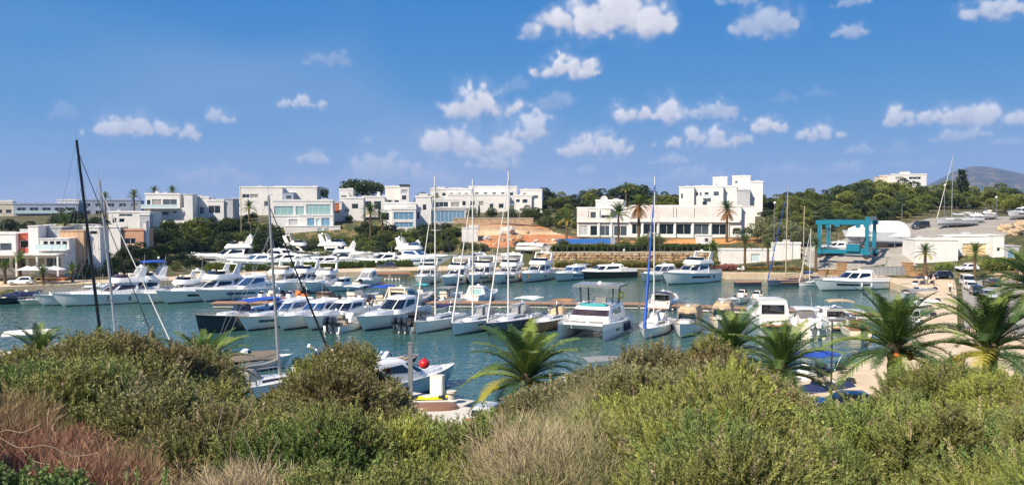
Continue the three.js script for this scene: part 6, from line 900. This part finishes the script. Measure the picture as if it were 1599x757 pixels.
// blue travelling boat hoist
{
  const g = thing('boat_hoist', 'teal-blue travelling boat hoist in the yard', 'boat hoist'), W = 9.6, Dp = 8.6, H = 7.6, beam = (a, b, w, h) => { const d = b.clone().sub(a), L = d.length(), m = box(w, h, L); m.applyQuaternion(new THREE.Quaternion().setFromUnitVectors(V(0, 0, 1), d.normalize())); m.translate((a.x + b.x) / 2, (a.y + b.y) / 2, (a.z + b.z) / 2); return m; };
  const xs = [-W / 2, W / 2], zs = [-Dp / 2, Dp / 2];
  for (const x of xs) for (const z of zs) { mesh('leg', box(.75, H - 1, .75, x, H / 2 + .3, z), M.teal, g); const w = new THREE.CylinderGeometry(.75, .75, .6, 16); w.rotateX(Math.PI / 2); w.translate(x, .75, z); mesh('wheel', w, M.rubber, g); mesh('axle_box', box(1.6, .7, .95, x, 1.3, z), M.teal, g); }
  for (const z of zs) { mesh('top_beam', box(W + 1.6, .95, .8, 0, H + .15, z), M.teal, g); mesh('bottom_beam', box(W - 1.2, .85, .6, 0, 1.5, z), M.teal, g); }
  mesh('cross_beam', box(.7, .8, Dp, W / 2, H + 1.02, 0), M.teal, g); for (const x of xs) mesh('sill_beam', box(.6, .7, Dp - 1, x, 1.9, 0), M.teal, g);
  for (const x of xs) mesh('brace', [beam(V(x, H - 2, -Dp / 2), V(x, H - .1, -Dp / 2 + 1.6), .25, .25)], M.teal, g);
  for (const x of [-3, 3]) for (const z of zs) { const s = mesh('winch_block', box(.9, .8, .8, x, H - .6, z), M.teal, g); mesh('sling_cable', rod(V(x, H - .9, z), V(x, 4.0, z * .8), .05), M.rubber, s); }
  mesh('ladder', [rod(V(W / 2 + .55, 1, Dp / 2), V(W / 2 + .55, H, Dp / 2), .05), rod(V(W / 2 + .55, 1, Dp / 2 - .5), V(W / 2 + .55, H, Dp / 2 - .5), .05), ...[...Array(14)].map((_, i) => rod(V(W / 2 + .55, 1.3 + i * .48, Dp / 2), V(W / 2 + .55, 1.3 + i * .48, Dp / 2 - .5), .03))], M.teal, g);
  mesh('engine_house', box(2.6, 1.5, 1.3, 2.2, 2.4, Dp / 2 + .1), M.teal, g); mesh('hydraulic_ram', rod(V(3.2, 1.6, Dp / 2 + .4), V(4.6, 4.6, Dp / 2 + .4), .22), M.darkframe, g);
  const c = at(1323, 402, 173); g.position.set(c.x, c.y, c.z); g.rotation.y = -.6;
}
// wrapped hull, boats ashore in the yard
{
  const g = thing('wrapped_yacht', 'large yacht shrink-wrapped in white under the blue hoist', 'yacht'), p = { L: 14, B: 4.6, Fb: 2.6, Fs: 2.2, rake: .1, full: 2.4 };
  mesh('hull', hullGeo(p), M.gelgrey, g); const lv = [{ y: 1.2, x0: -7, x1: 6.2, w0: 2.4, w1: 2.1, arc: 6 }, { y: 3.0, x0: -6.9, x1: 5.6, w0: 2.2, w1: 1.9, arc: 6 }, { y: 4.3, x0: -6.0, x1: 2.5, w0: 1.4, w1: 1.2, arc: 4 }, { y: 4.7, x0: -5, x1: 0, w0: .4, w1: .4, arc: 2 }]; mesh('shrink_wrap', cabinGeo(lv), M.wrap, g);
  for (const x of [-4, 0, 3.4]) for (const s of SIDES) mesh('prop_leg', rod(V(x, -2.2, s * 1.9), V(x, .3, s * 1.5), .09), M.postgrey, g); mesh('keel_block', box(6, 1.4, .5, 0, -1.2, 0), M.post, g);
  const c = at(1366, 366, 181); g.position.set(c.x, land(c.x, 181) + 1.5, -181); g.rotation.y = -.18 + Math.PI;
}
{ const g = ashore('white motor yacht standing in the hoist', 1298, 385, 178, 78, motorYacht, { L: 11, B: 3.6, cabinH: 1.3 }); }
{
  const g = ashore('white sailing yacht with pale bimini on a cradle high in the yard', 1492, 345, 192, 72, sailYacht, { L: 11.5, B: 3.7, mast: 17, mr: .09, mastMat: M.alu, lean: .0, bimini: M.canvaswhite, hull: M.gelgrey });
  mesh('keel', box(2.4, 1.1, .3, .4, -.7, 0), M.boot, g);
  ashore('small white powerboat at the top of the yard', 1540, 338, 206, 65, openBoat, { L: 7 }); ashore('larger white powerboat cut by the right edge of the yard', 1592, 336, 206, 60, motorYacht, { L: 11, cabinH: 1.3 });
  const h = ashore('white catamaran tender parked behind the yard sailing yacht', 1520, 346, 198, 70, openBoat, { L: 6, cover: M.canvaswhite });
}
// yard gate, pillars, fence
{
  const g = thing('yard_gate', 'grey sliding metal gate of the boatyard', 'gate'), a = at(1348, 425, 156), b = at(1414, 425, 156), L = a.distanceTo(b), y = 1.9; mesh('gate_panel', box(L, 1.7, .08, 0, 1.1, 0), M.alu, g); for (let i = 0; i <= 10; i++) mesh('bar', box(.07, 1.85, .14, -L / 2 + i * L / 10, 1.1, 0), M.postgrey, g); mesh('rail', box(L, .1, .16, 0, 2.02, 0), M.postgrey, g); g.position.set((a.x + b.x) / 2, 1.4, -156);
  const bm = std({ color: 0xf2dcc4, map: T.stone, roughness: .95 });
  for (const [px, w, l] of [[1315, 1.5, 'tan stone gate pillar beside the blue hoist'], [1418, 1.5, 'tan stone gate pillar beside the white workshop']]) { const p = thing('gate_pillar', l, 'pillar'), c = at(px, 415, 156.5); for (let i = 0; i < 5; i++) mesh('block', box(w - (i % 2) * .08, .5, w - (i % 2) * .08, 0, .26 + i * .52, 0), bm, p); mesh('cap', box(w + .15, .14, w + .15, 0, 2.67, 0), bm, p); p.position.set(c.x, 1.5, c.z); }
  const wl = thing('yard_wall', 'low tan wall left of the gate pillar', 'wall'); const wa = at(1296, 422, 158); mesh('wall_body', box(4.4, 1.1, .4, 0, .6, 0), bm, wl); mesh('coping', box(4.6, .12, .55, 0, 1.2, 0), M.cream, wl); wl.position.set(wa.x, 1.6, wa.z);
  const wr = thing('yard_wall', 'low tan wall with railings in front of the white workshop', 'wall'), wb = at(1450, 420, 154.5); mesh('wall_body', box(7, 1, .4, 0, .5, 0), bm, wr); for (let i = 0; i < 9; i++) mesh('railing_post', rod(V(-3.3 + i * .82, 1, 0), V(-3.3 + i * .82, 2.1, 0), .03), M.darkframe, wr); wr.position.set(wb.x, 1.6, wb.z);
}
// lamp posts, flag poles and light masts
function pole(px, pyTop, d, label, o = {}) { const x = eastOf(px, d), y = o.base ?? Math.max(land(x, d), d < 187 ? QUAY : -9), top = at(px, pyTop, d).y, g = thing(o.name ?? 'lamp_post', label, o.cat ?? 'lamp post', o.group); mesh('post', rod(V(0, -.2, 0), V(0, top - y, 0), o.r ?? .09, (o.r ?? .09) * .7, 8), o.mat ?? M.postgrey, g); if (o.globe !== 0) mesh('lamp_head', o.arm ? box(.9, .14, .35, .3, top - y, 0) : ball(.28, 0, top - y + .2, 0, 1, 1, 1, 10), o.arm ? M.postgrey : M.lampglobe, g); mesh('base_plate', cyl(.22, .16, .25, 0, 0, 0, 8), o.mat ?? M.postgrey, g); g.position.set(x, y, -d); return g; }
pole(376, 290, 224, 'tall thin mast pole in front of the big back villa', { name: 'flag_pole', cat: 'pole', globe: 0, r: .14, mat: M.post }); pole(246, 404, 168, 'white globe lamp on the far left bank'); pole(1210, 318, 172, 'slim lamp post with white head beside the ketch', { r: .07 }); pole(1409, 320, 196, 'thin lamp post at the edge of the wood', { r: .08, arm: 1 }); pole(1556, 309, 204, 'lamp post with a white head at the top of the yard', { r: .1 }); pole(1475, 290, 214, 'lamp post behind the yard sailing yacht', { r: .09 }); pole(1387, 402, 152, 'dark lamp post in front of the yard gate', { arm: 1 }); pole(587, 410, 178, 'small lamp post on the far quay behind the brick jetty', { r: .06 }); pole(1493, 405, 132, 'sign post at the corner of the promenade', { globe: 0, r: .06, name: 'sign_post', cat: 'post' });
pole(1303, 500, 46, 'tall dark lamp post beside the royal blue canopy', { base: 2.2, r: .07, mat: M.darkframe, arm: 1 }); pole(975, 392, 182, 'garden lamp along the stone wall', { r: .05 });
// jetty furniture
{ const g = thing('grey_post', 'square grey steel post on the near jetty', 'post'), c = at(641, 632, 58.5); mesh('shaft', box(.32, 4.2, .32, 0, 1.9, 0), M.postgrey, g); mesh('cap', box(.4, .1, .4, 0, 4.05, 0), M.postgrey, g); g.position.set(c.x, .9, c.z); }
{ const g = thing('power_pedestal', 'pale power cabinet at the end of the near jetty', 'cabinet'), c = at(683, 630, 57.2); mesh('cabinet', box(.95, 1.9, .6, 0, .97, 0), M.gelcream, g); mesh('door', box(.8, 1.5, .03, 0, .95, .32), M.gel, g); mesh('plinth', box(1.05, .12, .7, 0, .06, 0), M.concrete, g); g.position.set(c.x, .9, c.z); g.rotation.y = -.25; }
{ const g = thing('bollard', 'white mooring bollard beside the kayak', 'bollard'), c = at(705, 630, 56.4); mesh('shaft', cyl(.28, .24, .8, 0, 0, 0, 12), M.concrete, g); mesh('cap', cyl(.38, .36, .14, 0, .8, 0, 12), M.concrete, g); g.position.set(c.x, .9, c.z); }
{ // kayak
  const g = thing('kayak', 'yellow and black kayak lying on the near jetty', 'kayak'), rows = []; for (let i = 0; i <= 20; i++) { const t = i / 20 * 2 - 1, w = .36 * Math.pow(1 - t * t, .55) + .005, y = .22 * t * t, r = []; for (let j = 0; j <= 12; j++) { const a = j / 12 * 6.2832; r.push(V(t * 1.75, y + .17 + .16 * Math.sin(a) * (.4 + .6 * (w / .36)), Math.cos(a) * w)); } rows.push(r); }
  const hull = sheet(rows.map((r) => r)); mesh('hull', hull, M.yellow, g); for (const t of [-.62, .52]) { const w = .36 * Math.pow(1 - t * t, .55), rr = new THREE.CylinderGeometry(w * 1.03, w * 1.03, .5, 16, 1, true); rr.rotateZ(Math.PI / 2); rr.scale(1, .5, 1); rr.translate(t * 1.75, .2 + .22 * t * t, 0); mesh('black_band', rr, M.blackhull, g); } const ck = new THREE.TorusGeometry(.24, .04, 6, 16); ck.rotateX(Math.PI / 2); ck.scale(1.6, 1, 1); ck.translate(0, .34, 0); mesh('cockpit_rim', ck, M.gel, g); const c = at(672, 628, 57.6); g.position.set(c.x, 1.02, c.z + .9); g.rotation.y = .12; }
{ const g = thing('dock_box', 'reddish upturned tender below the kayak', 'tender'), rows = []; for (let i = 0; i <= 12; i++) { const t = i / 12 * 2 - 1, w = .75 * Math.pow(1 - Math.pow(Math.abs(t), 3), .6) + .01, r = []; for (let j = 0; j <= 8; j++) { const a = j / 8 * Math.PI; r.push(V(t * 1.8, .55 * Math.sin(a) * (w / .76), Math.cos(a) * w)); } rows.push(r); } mesh('hull', sheet(rows), M.brownhull, g); mesh('keel', box(3, .08, .06, 0, .58, 0), M.gel, g); const c = at(682, 642, 55.8); g.position.set(c.x, .95, c.z + 1.2); g.rotation.y = .1; }
// white quay edge near the jetty
structure('near_quay', slab([[-16, 52.5], [-9, 53.5], [-3.4, 55.2], [-1.6, 54.2], [0, 50], [-6, 48], [-16, 48]], -3, 1.0), M.concrete);
// benches, scooter, blooming pots on the far quay
{ const g = thing('scooter', 'white motor scooter parked on the quay by the big flybridge yacht', 'scooter'), c = at(1160, 424, 168); for (const x of [-.55, .6]) { const w = new THREE.TorusGeometry(.2, .07, 6, 14); w.translate(x, .26, 0); mesh('wheel', w, M.rubber, g); } mesh('body', [box(.75, .3, .34, -.35, .6, 0), box(.5, .08, .3, .15, .35, 0), box(.12, .7, .4, .5, .7, 0, 0, 0, .25)], M.gel, g); mesh('seat', box(.7, .1, .3, -.3, .81, 0), M.rubber, g); mesh('handlebar', rod(V(.42, 1.08, -.32), V(.42, 1.08, .32), .03), M.rubber, g); g.position.set(c.x, QUAY, -169); g.rotation.y = .5; g.scale.setScalar(1.25); }
// cars
const glassCar = phys({ color: 0x20262c, roughness: .06, clearcoat: 1 });
function car(label, paint, x, y, d, turn, o = {}) {
  const g = thing(o.van ? 'parked_van' : 'parked_car', label, o.van ? 'van' : 'car', 'cars parked near the promenade'), L = o.L ?? 4.2, w = .88, H = o.van ? 1.95 : 1.46;
  const lv = o.van ? [{ y: .35, x0: -L / 2, x1: L / 2, w0: w, w1: w, arc: .5, e: .5 }, { y: .95, x0: -L / 2, x1: L / 2 - .05, w0: w, w1: w, arc: .5, e: .5 }, { y: 1.15, x0: -L / 2 + .03, x1: L / 2 - .55, w0: w * .97, w1: w * .96, arc: .4, e: .5 }, { y: H, x0: -L / 2 + .1, x1: L / 2 - 1.25, w0: w * .86, w1: w * .84, arc: .3, e: .5 }] : [{ y: .32, x0: -L / 2, x1: L / 2, w0: w, w1: w, arc: .5, e: .55 }, { y: .62, x0: -L / 2 - .03, x1: L / 2 + .03, w0: w, w1: w, arc: .5, e: .55 }, { y: .88, x0: -L / 2 + .02, x1: L / 2 - .12, w0: w * .97, w1: w * .94, arc: .5, e: .55 }];
  mesh('body', cabinGeo(lv), paint, g);
  let cab = lv.slice(1), v = [.42, .92]; if (!o.van) { cab = [{ y: .86, x0: -L * .47, x1: L * .24, w0: w * .92, w1: w * .9, arc: .35, e: .5 }, { y: H - .08, x0: -L * .38, x1: L * .06, w0: w * .74, w1: w * .73, arc: .25, e: .5 }, { y: H, x0: -L * .34, x1: L * .02, w0: w * .64, w1: w * .62, arc: .2, e: .5 }]; mesh('cabin', cabinGeo(cab), paint, g); v = [.06, .46]; }
  mesh('windscreen', cabinPatch(cab, -.42, .42, v[0], v[1], .012, 8), glassCar, g); for (const s of SIDES) mesh('side_window', cabinPatch(cab, s * .55, s * .94, v[0], v[1], .012, 5), glassCar, g); mesh('rear_window', box(.02, .38, w * 1.2, -L / 2 + (o.van ? .06 : .26), o.van ? 1.5 : 1.14, 0, 0, 0, o.van ? -.1 : -.62), glassCar, g);
  for (const x of [-L * .31, L * .31]) for (const s of SIDES) { const t = new THREE.CylinderGeometry(.31, .31, .2, 14); t.rotateX(Math.PI / 2); t.translate(x, .31, s * (w - .06)); const wh = mesh('wheel', t, M.rubber, g), r = new THREE.CylinderGeometry(.19, .19, .03, 12); r.rotateX(Math.PI / 2); r.translate(x, .31, s * (w + .055)); mesh('rim', r, M.alu, wh); }
  for (const s of SIDES) { mesh('headlight', box(.06, .13, .34, L / 2 - .06, .68, s * .6), M.rail, g); mesh('tail_light', box(.05, .2, .2, -L / 2 - .01, .74, s * .68), M.red, g); } mesh('bumper', box(.1, .2, w * 1.7, L / 2 + .02, .42, 0), M.darkframe, g);
  g.position.set(x, y, -d); g.rotation.y = -(90 + turn) * Math.PI / 180; return g;
}
const wp = phys({ color: 0xe6e8ea, roughness: .25, clearcoat: 1 }), dk = phys({ color: 0x1c2433, roughness: .2, clearcoat: 1 }), nv = phys({ color: 0x26355c, roughness: .2, clearcoat: 1 }), gy = phys({ color: 0x3c4044, roughness: .2, clearcoat: 1 });
const carAt = (label, paint, px, d, turn, o) => car(label, paint, eastOf(px, d), Math.max(land(eastOf(px, d), d), QUAY + .025), d, turn, o);
carAt('white van at the head of the row of parked cars', wp, 1514, 139, 20, { van: 1, L: 4.8 }); carAt('white hatchback behind the white van', wp, 1521, 131, 20); carAt('dark blue car parked behind the white hatchback', nv, 1530, 124, 20); carAt('dark green car facing the rocks', gy, 1552, 138, 190); carAt('dark pickup parked beside the wrapped hull', dk, 1420, 181, 70, { L: 4.8 }); carAt('grey van parked below the wood behind the hoist', gy, 1438, 196, 80, { van: 1 });
carAt('silver car half hidden behind the road palm', phys({ color: 0xa8adb2, roughness: .2, clearcoat: 1 }), 1548, 118, 20); carAt('black car parked in front of the workshop wall', dk, 1472, 152.5, 84); carAt('white car in front of the workshop, beyond the black one', wp, 1512, 156, 84);
car('dark parked car below the royal blue canopy', dk, eastOf(1322, 52), 1.35, 52, 95, {}); car('white car parked outside the restaurant', wp, eastOf(27, 140), QUAY + .01, 140.6, 80); car('grey car on the far quay behind the low hedge', gy, eastOf(606, 181), QUAY + .01, 178.6, 86); car('silver car nose showing at the end of the near jetty', phys({ color: 0xb4b8bc, roughness: .2, clearcoat: 1 }), eastOf(764, 50), 1.02, 50.6, 200);
// umbrellas of the restaurant
for (const [px, l] of [[40, 'nearer the left edge'], [52, 'second from the left edge'], [66, 'third from the left edge'], [82, 'nearest the orange wall']]) { const g = thing('parasol', 'cream parasol on the restaurant quay, ' + l, 'parasol'), x = eastOf(px, 143); const c = new THREE.ConeGeometry(1.9, .7, 8, 1, true); c.translate(0, 2.9, 0); mesh('canopy', c, M.canvaswhite, g); mesh('pole', rod(V(0, 0, 0), V(0, 3.2, 0), .04), M.post, g); g.position.set(x, QUAY, -143); }
// red bin and steps by the promenade
{ const g = thing('red_bin', 'red litter bin at the edge of the promenade', 'bin'), c = shore(1500, 582, QUAY); mesh('bin_body', cyl(.32, .36, 1.2, 0, 0, 0, 14), M.red, g); mesh('lid', ball(.37, 0, 1.2, 0, 1, .5, 1, 12), M.red, g); g.position.copy(c); }
for (let i = 0; i < 7; i++) { const d = 46 + i * 1.5, x = eastOf(1565 + i * 4, d), g = thing('wooden_post', ['first', 'second', 'third', 'fourth', 'fifth', 'sixth', 'seventh'][i] + ' post of the rustic fence counted from the slope', 'post', 'rustic fence posts'); mesh('post', rod(V(0, -.3, 0), V(0, 1.1, 0), .06), M.deckwood, g); mesh('rail', rod(V(0, .9, 0), V(eastOf(1569 + i * 4, d + 1.5) - x, .9, -1.5), .04), M.deckwood, g); g.position.set(x, Math.max(land(x, d), 1.3), -d); }
// road markings
structure('road_marking', slab([[67.5, 74], [67.7, 74], ...plan([[1519, 128]]).map(([x, d]) => [x + .1, d]), ...plan([[1519, 128]]).map(([x, d]) => [x - .1, d])], QUAY + .02, QUAY + .026), std({ color: 0xe8e6e0, roughness: .8 }));
// ---------------------------------------------------------------- people strolling on the promenade
function bodyGeo(bones, cell = .022) {              // smooth union of tapered capsules
  const lo = V(9, 9, 9), hi = V(-9, -9, -9); for (const [a, b, r0, r1] of bones) for (const [p, r] of [[a, r0], [b, r1]]) { lo.min(p.clone().subScalar(r + .06)); hi.max(p.clone().addScalar(r + .06)); }
  const size = Math.max(hi.x - lo.x, hi.y - lo.y, hi.z - lo.z), n = Math.ceil(size / cell), mc = new MarchingCubes(n, std({}), false, false, 60000), ctr = lo.clone().add(hi).multiplyScalar(.5), half = size / 2;
  const ab = V(0, 0, 0), pa = V(0, 0, 0), p = V(0, 0, 0);
  for (let k = 0; k < n; k++) for (let j = 0; j < n; j++) for (let i = 0; i < n; i++) {
    p.set(ctr.x + ((i - n / 2) / (n / 2)) * half, ctr.y + ((j - n / 2) / (n / 2)) * half, ctr.z + ((k - n / 2) / (n / 2)) * half); let d = 9;
    for (const [a, b, r0, r1] of bones) { ab.subVectors(b, a); pa.subVectors(p, a); const t = clamp(pa.dot(ab) / ab.lengthSq(), 0, 1), q = pa.addScaledVector(ab, -t).length() - lerp(r0, r1, t), h = clamp(.5 + .5 * (d - q) / .03, 0, 1); d = lerp(d, q, h) - .03 * h * (1 - h); }
    mc.field[i + j * n + k * n * n] = -d;
  }
  mc.isolation = 0; mc.update(); const c = mc.count, g = new THREE.BufferGeometry(); g.setAttribute('position', new THREE.BufferAttribute(mc.positionArray.slice(0, c * 3), 3)); g.setAttribute('normal', new THREE.BufferAttribute(mc.normalArray.slice(0, c * 3), 3)); g.scale(half, half, half); g.translate(ctr.x, ctr.y, ctr.z); g.computeVertexNormals(); return g;
}
const PEOPLE = [['person in a white shirt strolling on the promenade, nearer the water', 1449, 141, 60, 0xe8e4de, 0x38404e, .25], ['person in pink walking beside the one in white', 1461, 140, 62, 0xd8b0a8, 0x5a5048, -.22], ['person in a light top standing at the promenade corner', 1487, 128, 20, 0xd8d4cc, 0x2c3440, .05]];
for (const [label, px, d, turn, shirt, trousers, st] of PEOPLE) {
  const g = thing('person', label, 'person', 'people on the promenade'), hip = .92, bones = [];
  for (const s of SIDES) { const k = s * st; bones.push([V(0, hip, s * .09), V(k * .6, .5, s * .1), .085, .06], [V(k * .6, .5, s * .1), V(k * 1.0 - .04, .09, s * .1), .058, .04], [V(k - .05, .05, s * .1), V(k + .13, .035, s * .11), .04, .03], [V(0, 1.42, s * .17), V(-k * .5, 1.15, s * .23), .05, .042], [V(-k * .5, 1.15, s * .23), V(-k * .8 + .08, .92, s * .23), .04, .03]); for (let f = 0; f < 4; f++) bones.push([V(-k * .8 + .08, .91, s * .23), V(-k * .8 + .07 + f * .016, .79 - (f === 1 ? .02 : 0), s * (.215 + .006 * f)), .016, .009]); bones.push([V(-k * .8 + .1, .9, s * .22), V(-k * .8 + .14, .83, s * .2), .014, .009]); }
  bones.push([V(0, .95, 0), V(0, 1.2, 0), .13, .13], [V(0, 1.2, -.08), V(0, 1.38, -.09), .11, .1], [V(0, 1.2, .08), V(0, 1.38, .09), .11, .1], [V(0, 1.42, 0), V(.01, 1.54, 0), .055, .05], [V(.015, 1.6, 0), V(.01, 1.68, 0), .085, .09], [V(.1, 1.62, 0), V(.115, 1.6, 0), .02, .015]);
  mesh('body', bodyGeo(bones), M.skin, g);
  const sh = bones.filter(([a]) => a.y > .94 && a.y < 1.43 && a.y !== 1.42 || (a.y === 1.42 && a.z)).map(([a, b, r, q]) => [a, b, r + .014, q + .014]); mesh('shirt', bodyGeo(sh), std({ color: shirt, roughness: .95 }), g);
  const tr = bones.filter(([a, b]) => a.y <= .93 && b.y < a.y && b.y > .08 && Math.abs(a.z) < .15).map(([a, b, r, q]) => [a, b, r + .016, q + .02]); mesh('trousers', bodyGeo(tr), std({ color: trousers, roughness: .95 }), g);
  mesh('hair', ball(.1, -.015, 1.69, 0, 1, .85, 1, 10), std({ color: 0x2c2018, roughness: .9 }), g);
  const x = eastOf(px, d); g.position.set(x, Math.max(QUAY - .004, land(x, d)) , -d); g.rotation.y = -(90 + turn) * Math.PI / 180;
}
renderer.render(scene, camera);
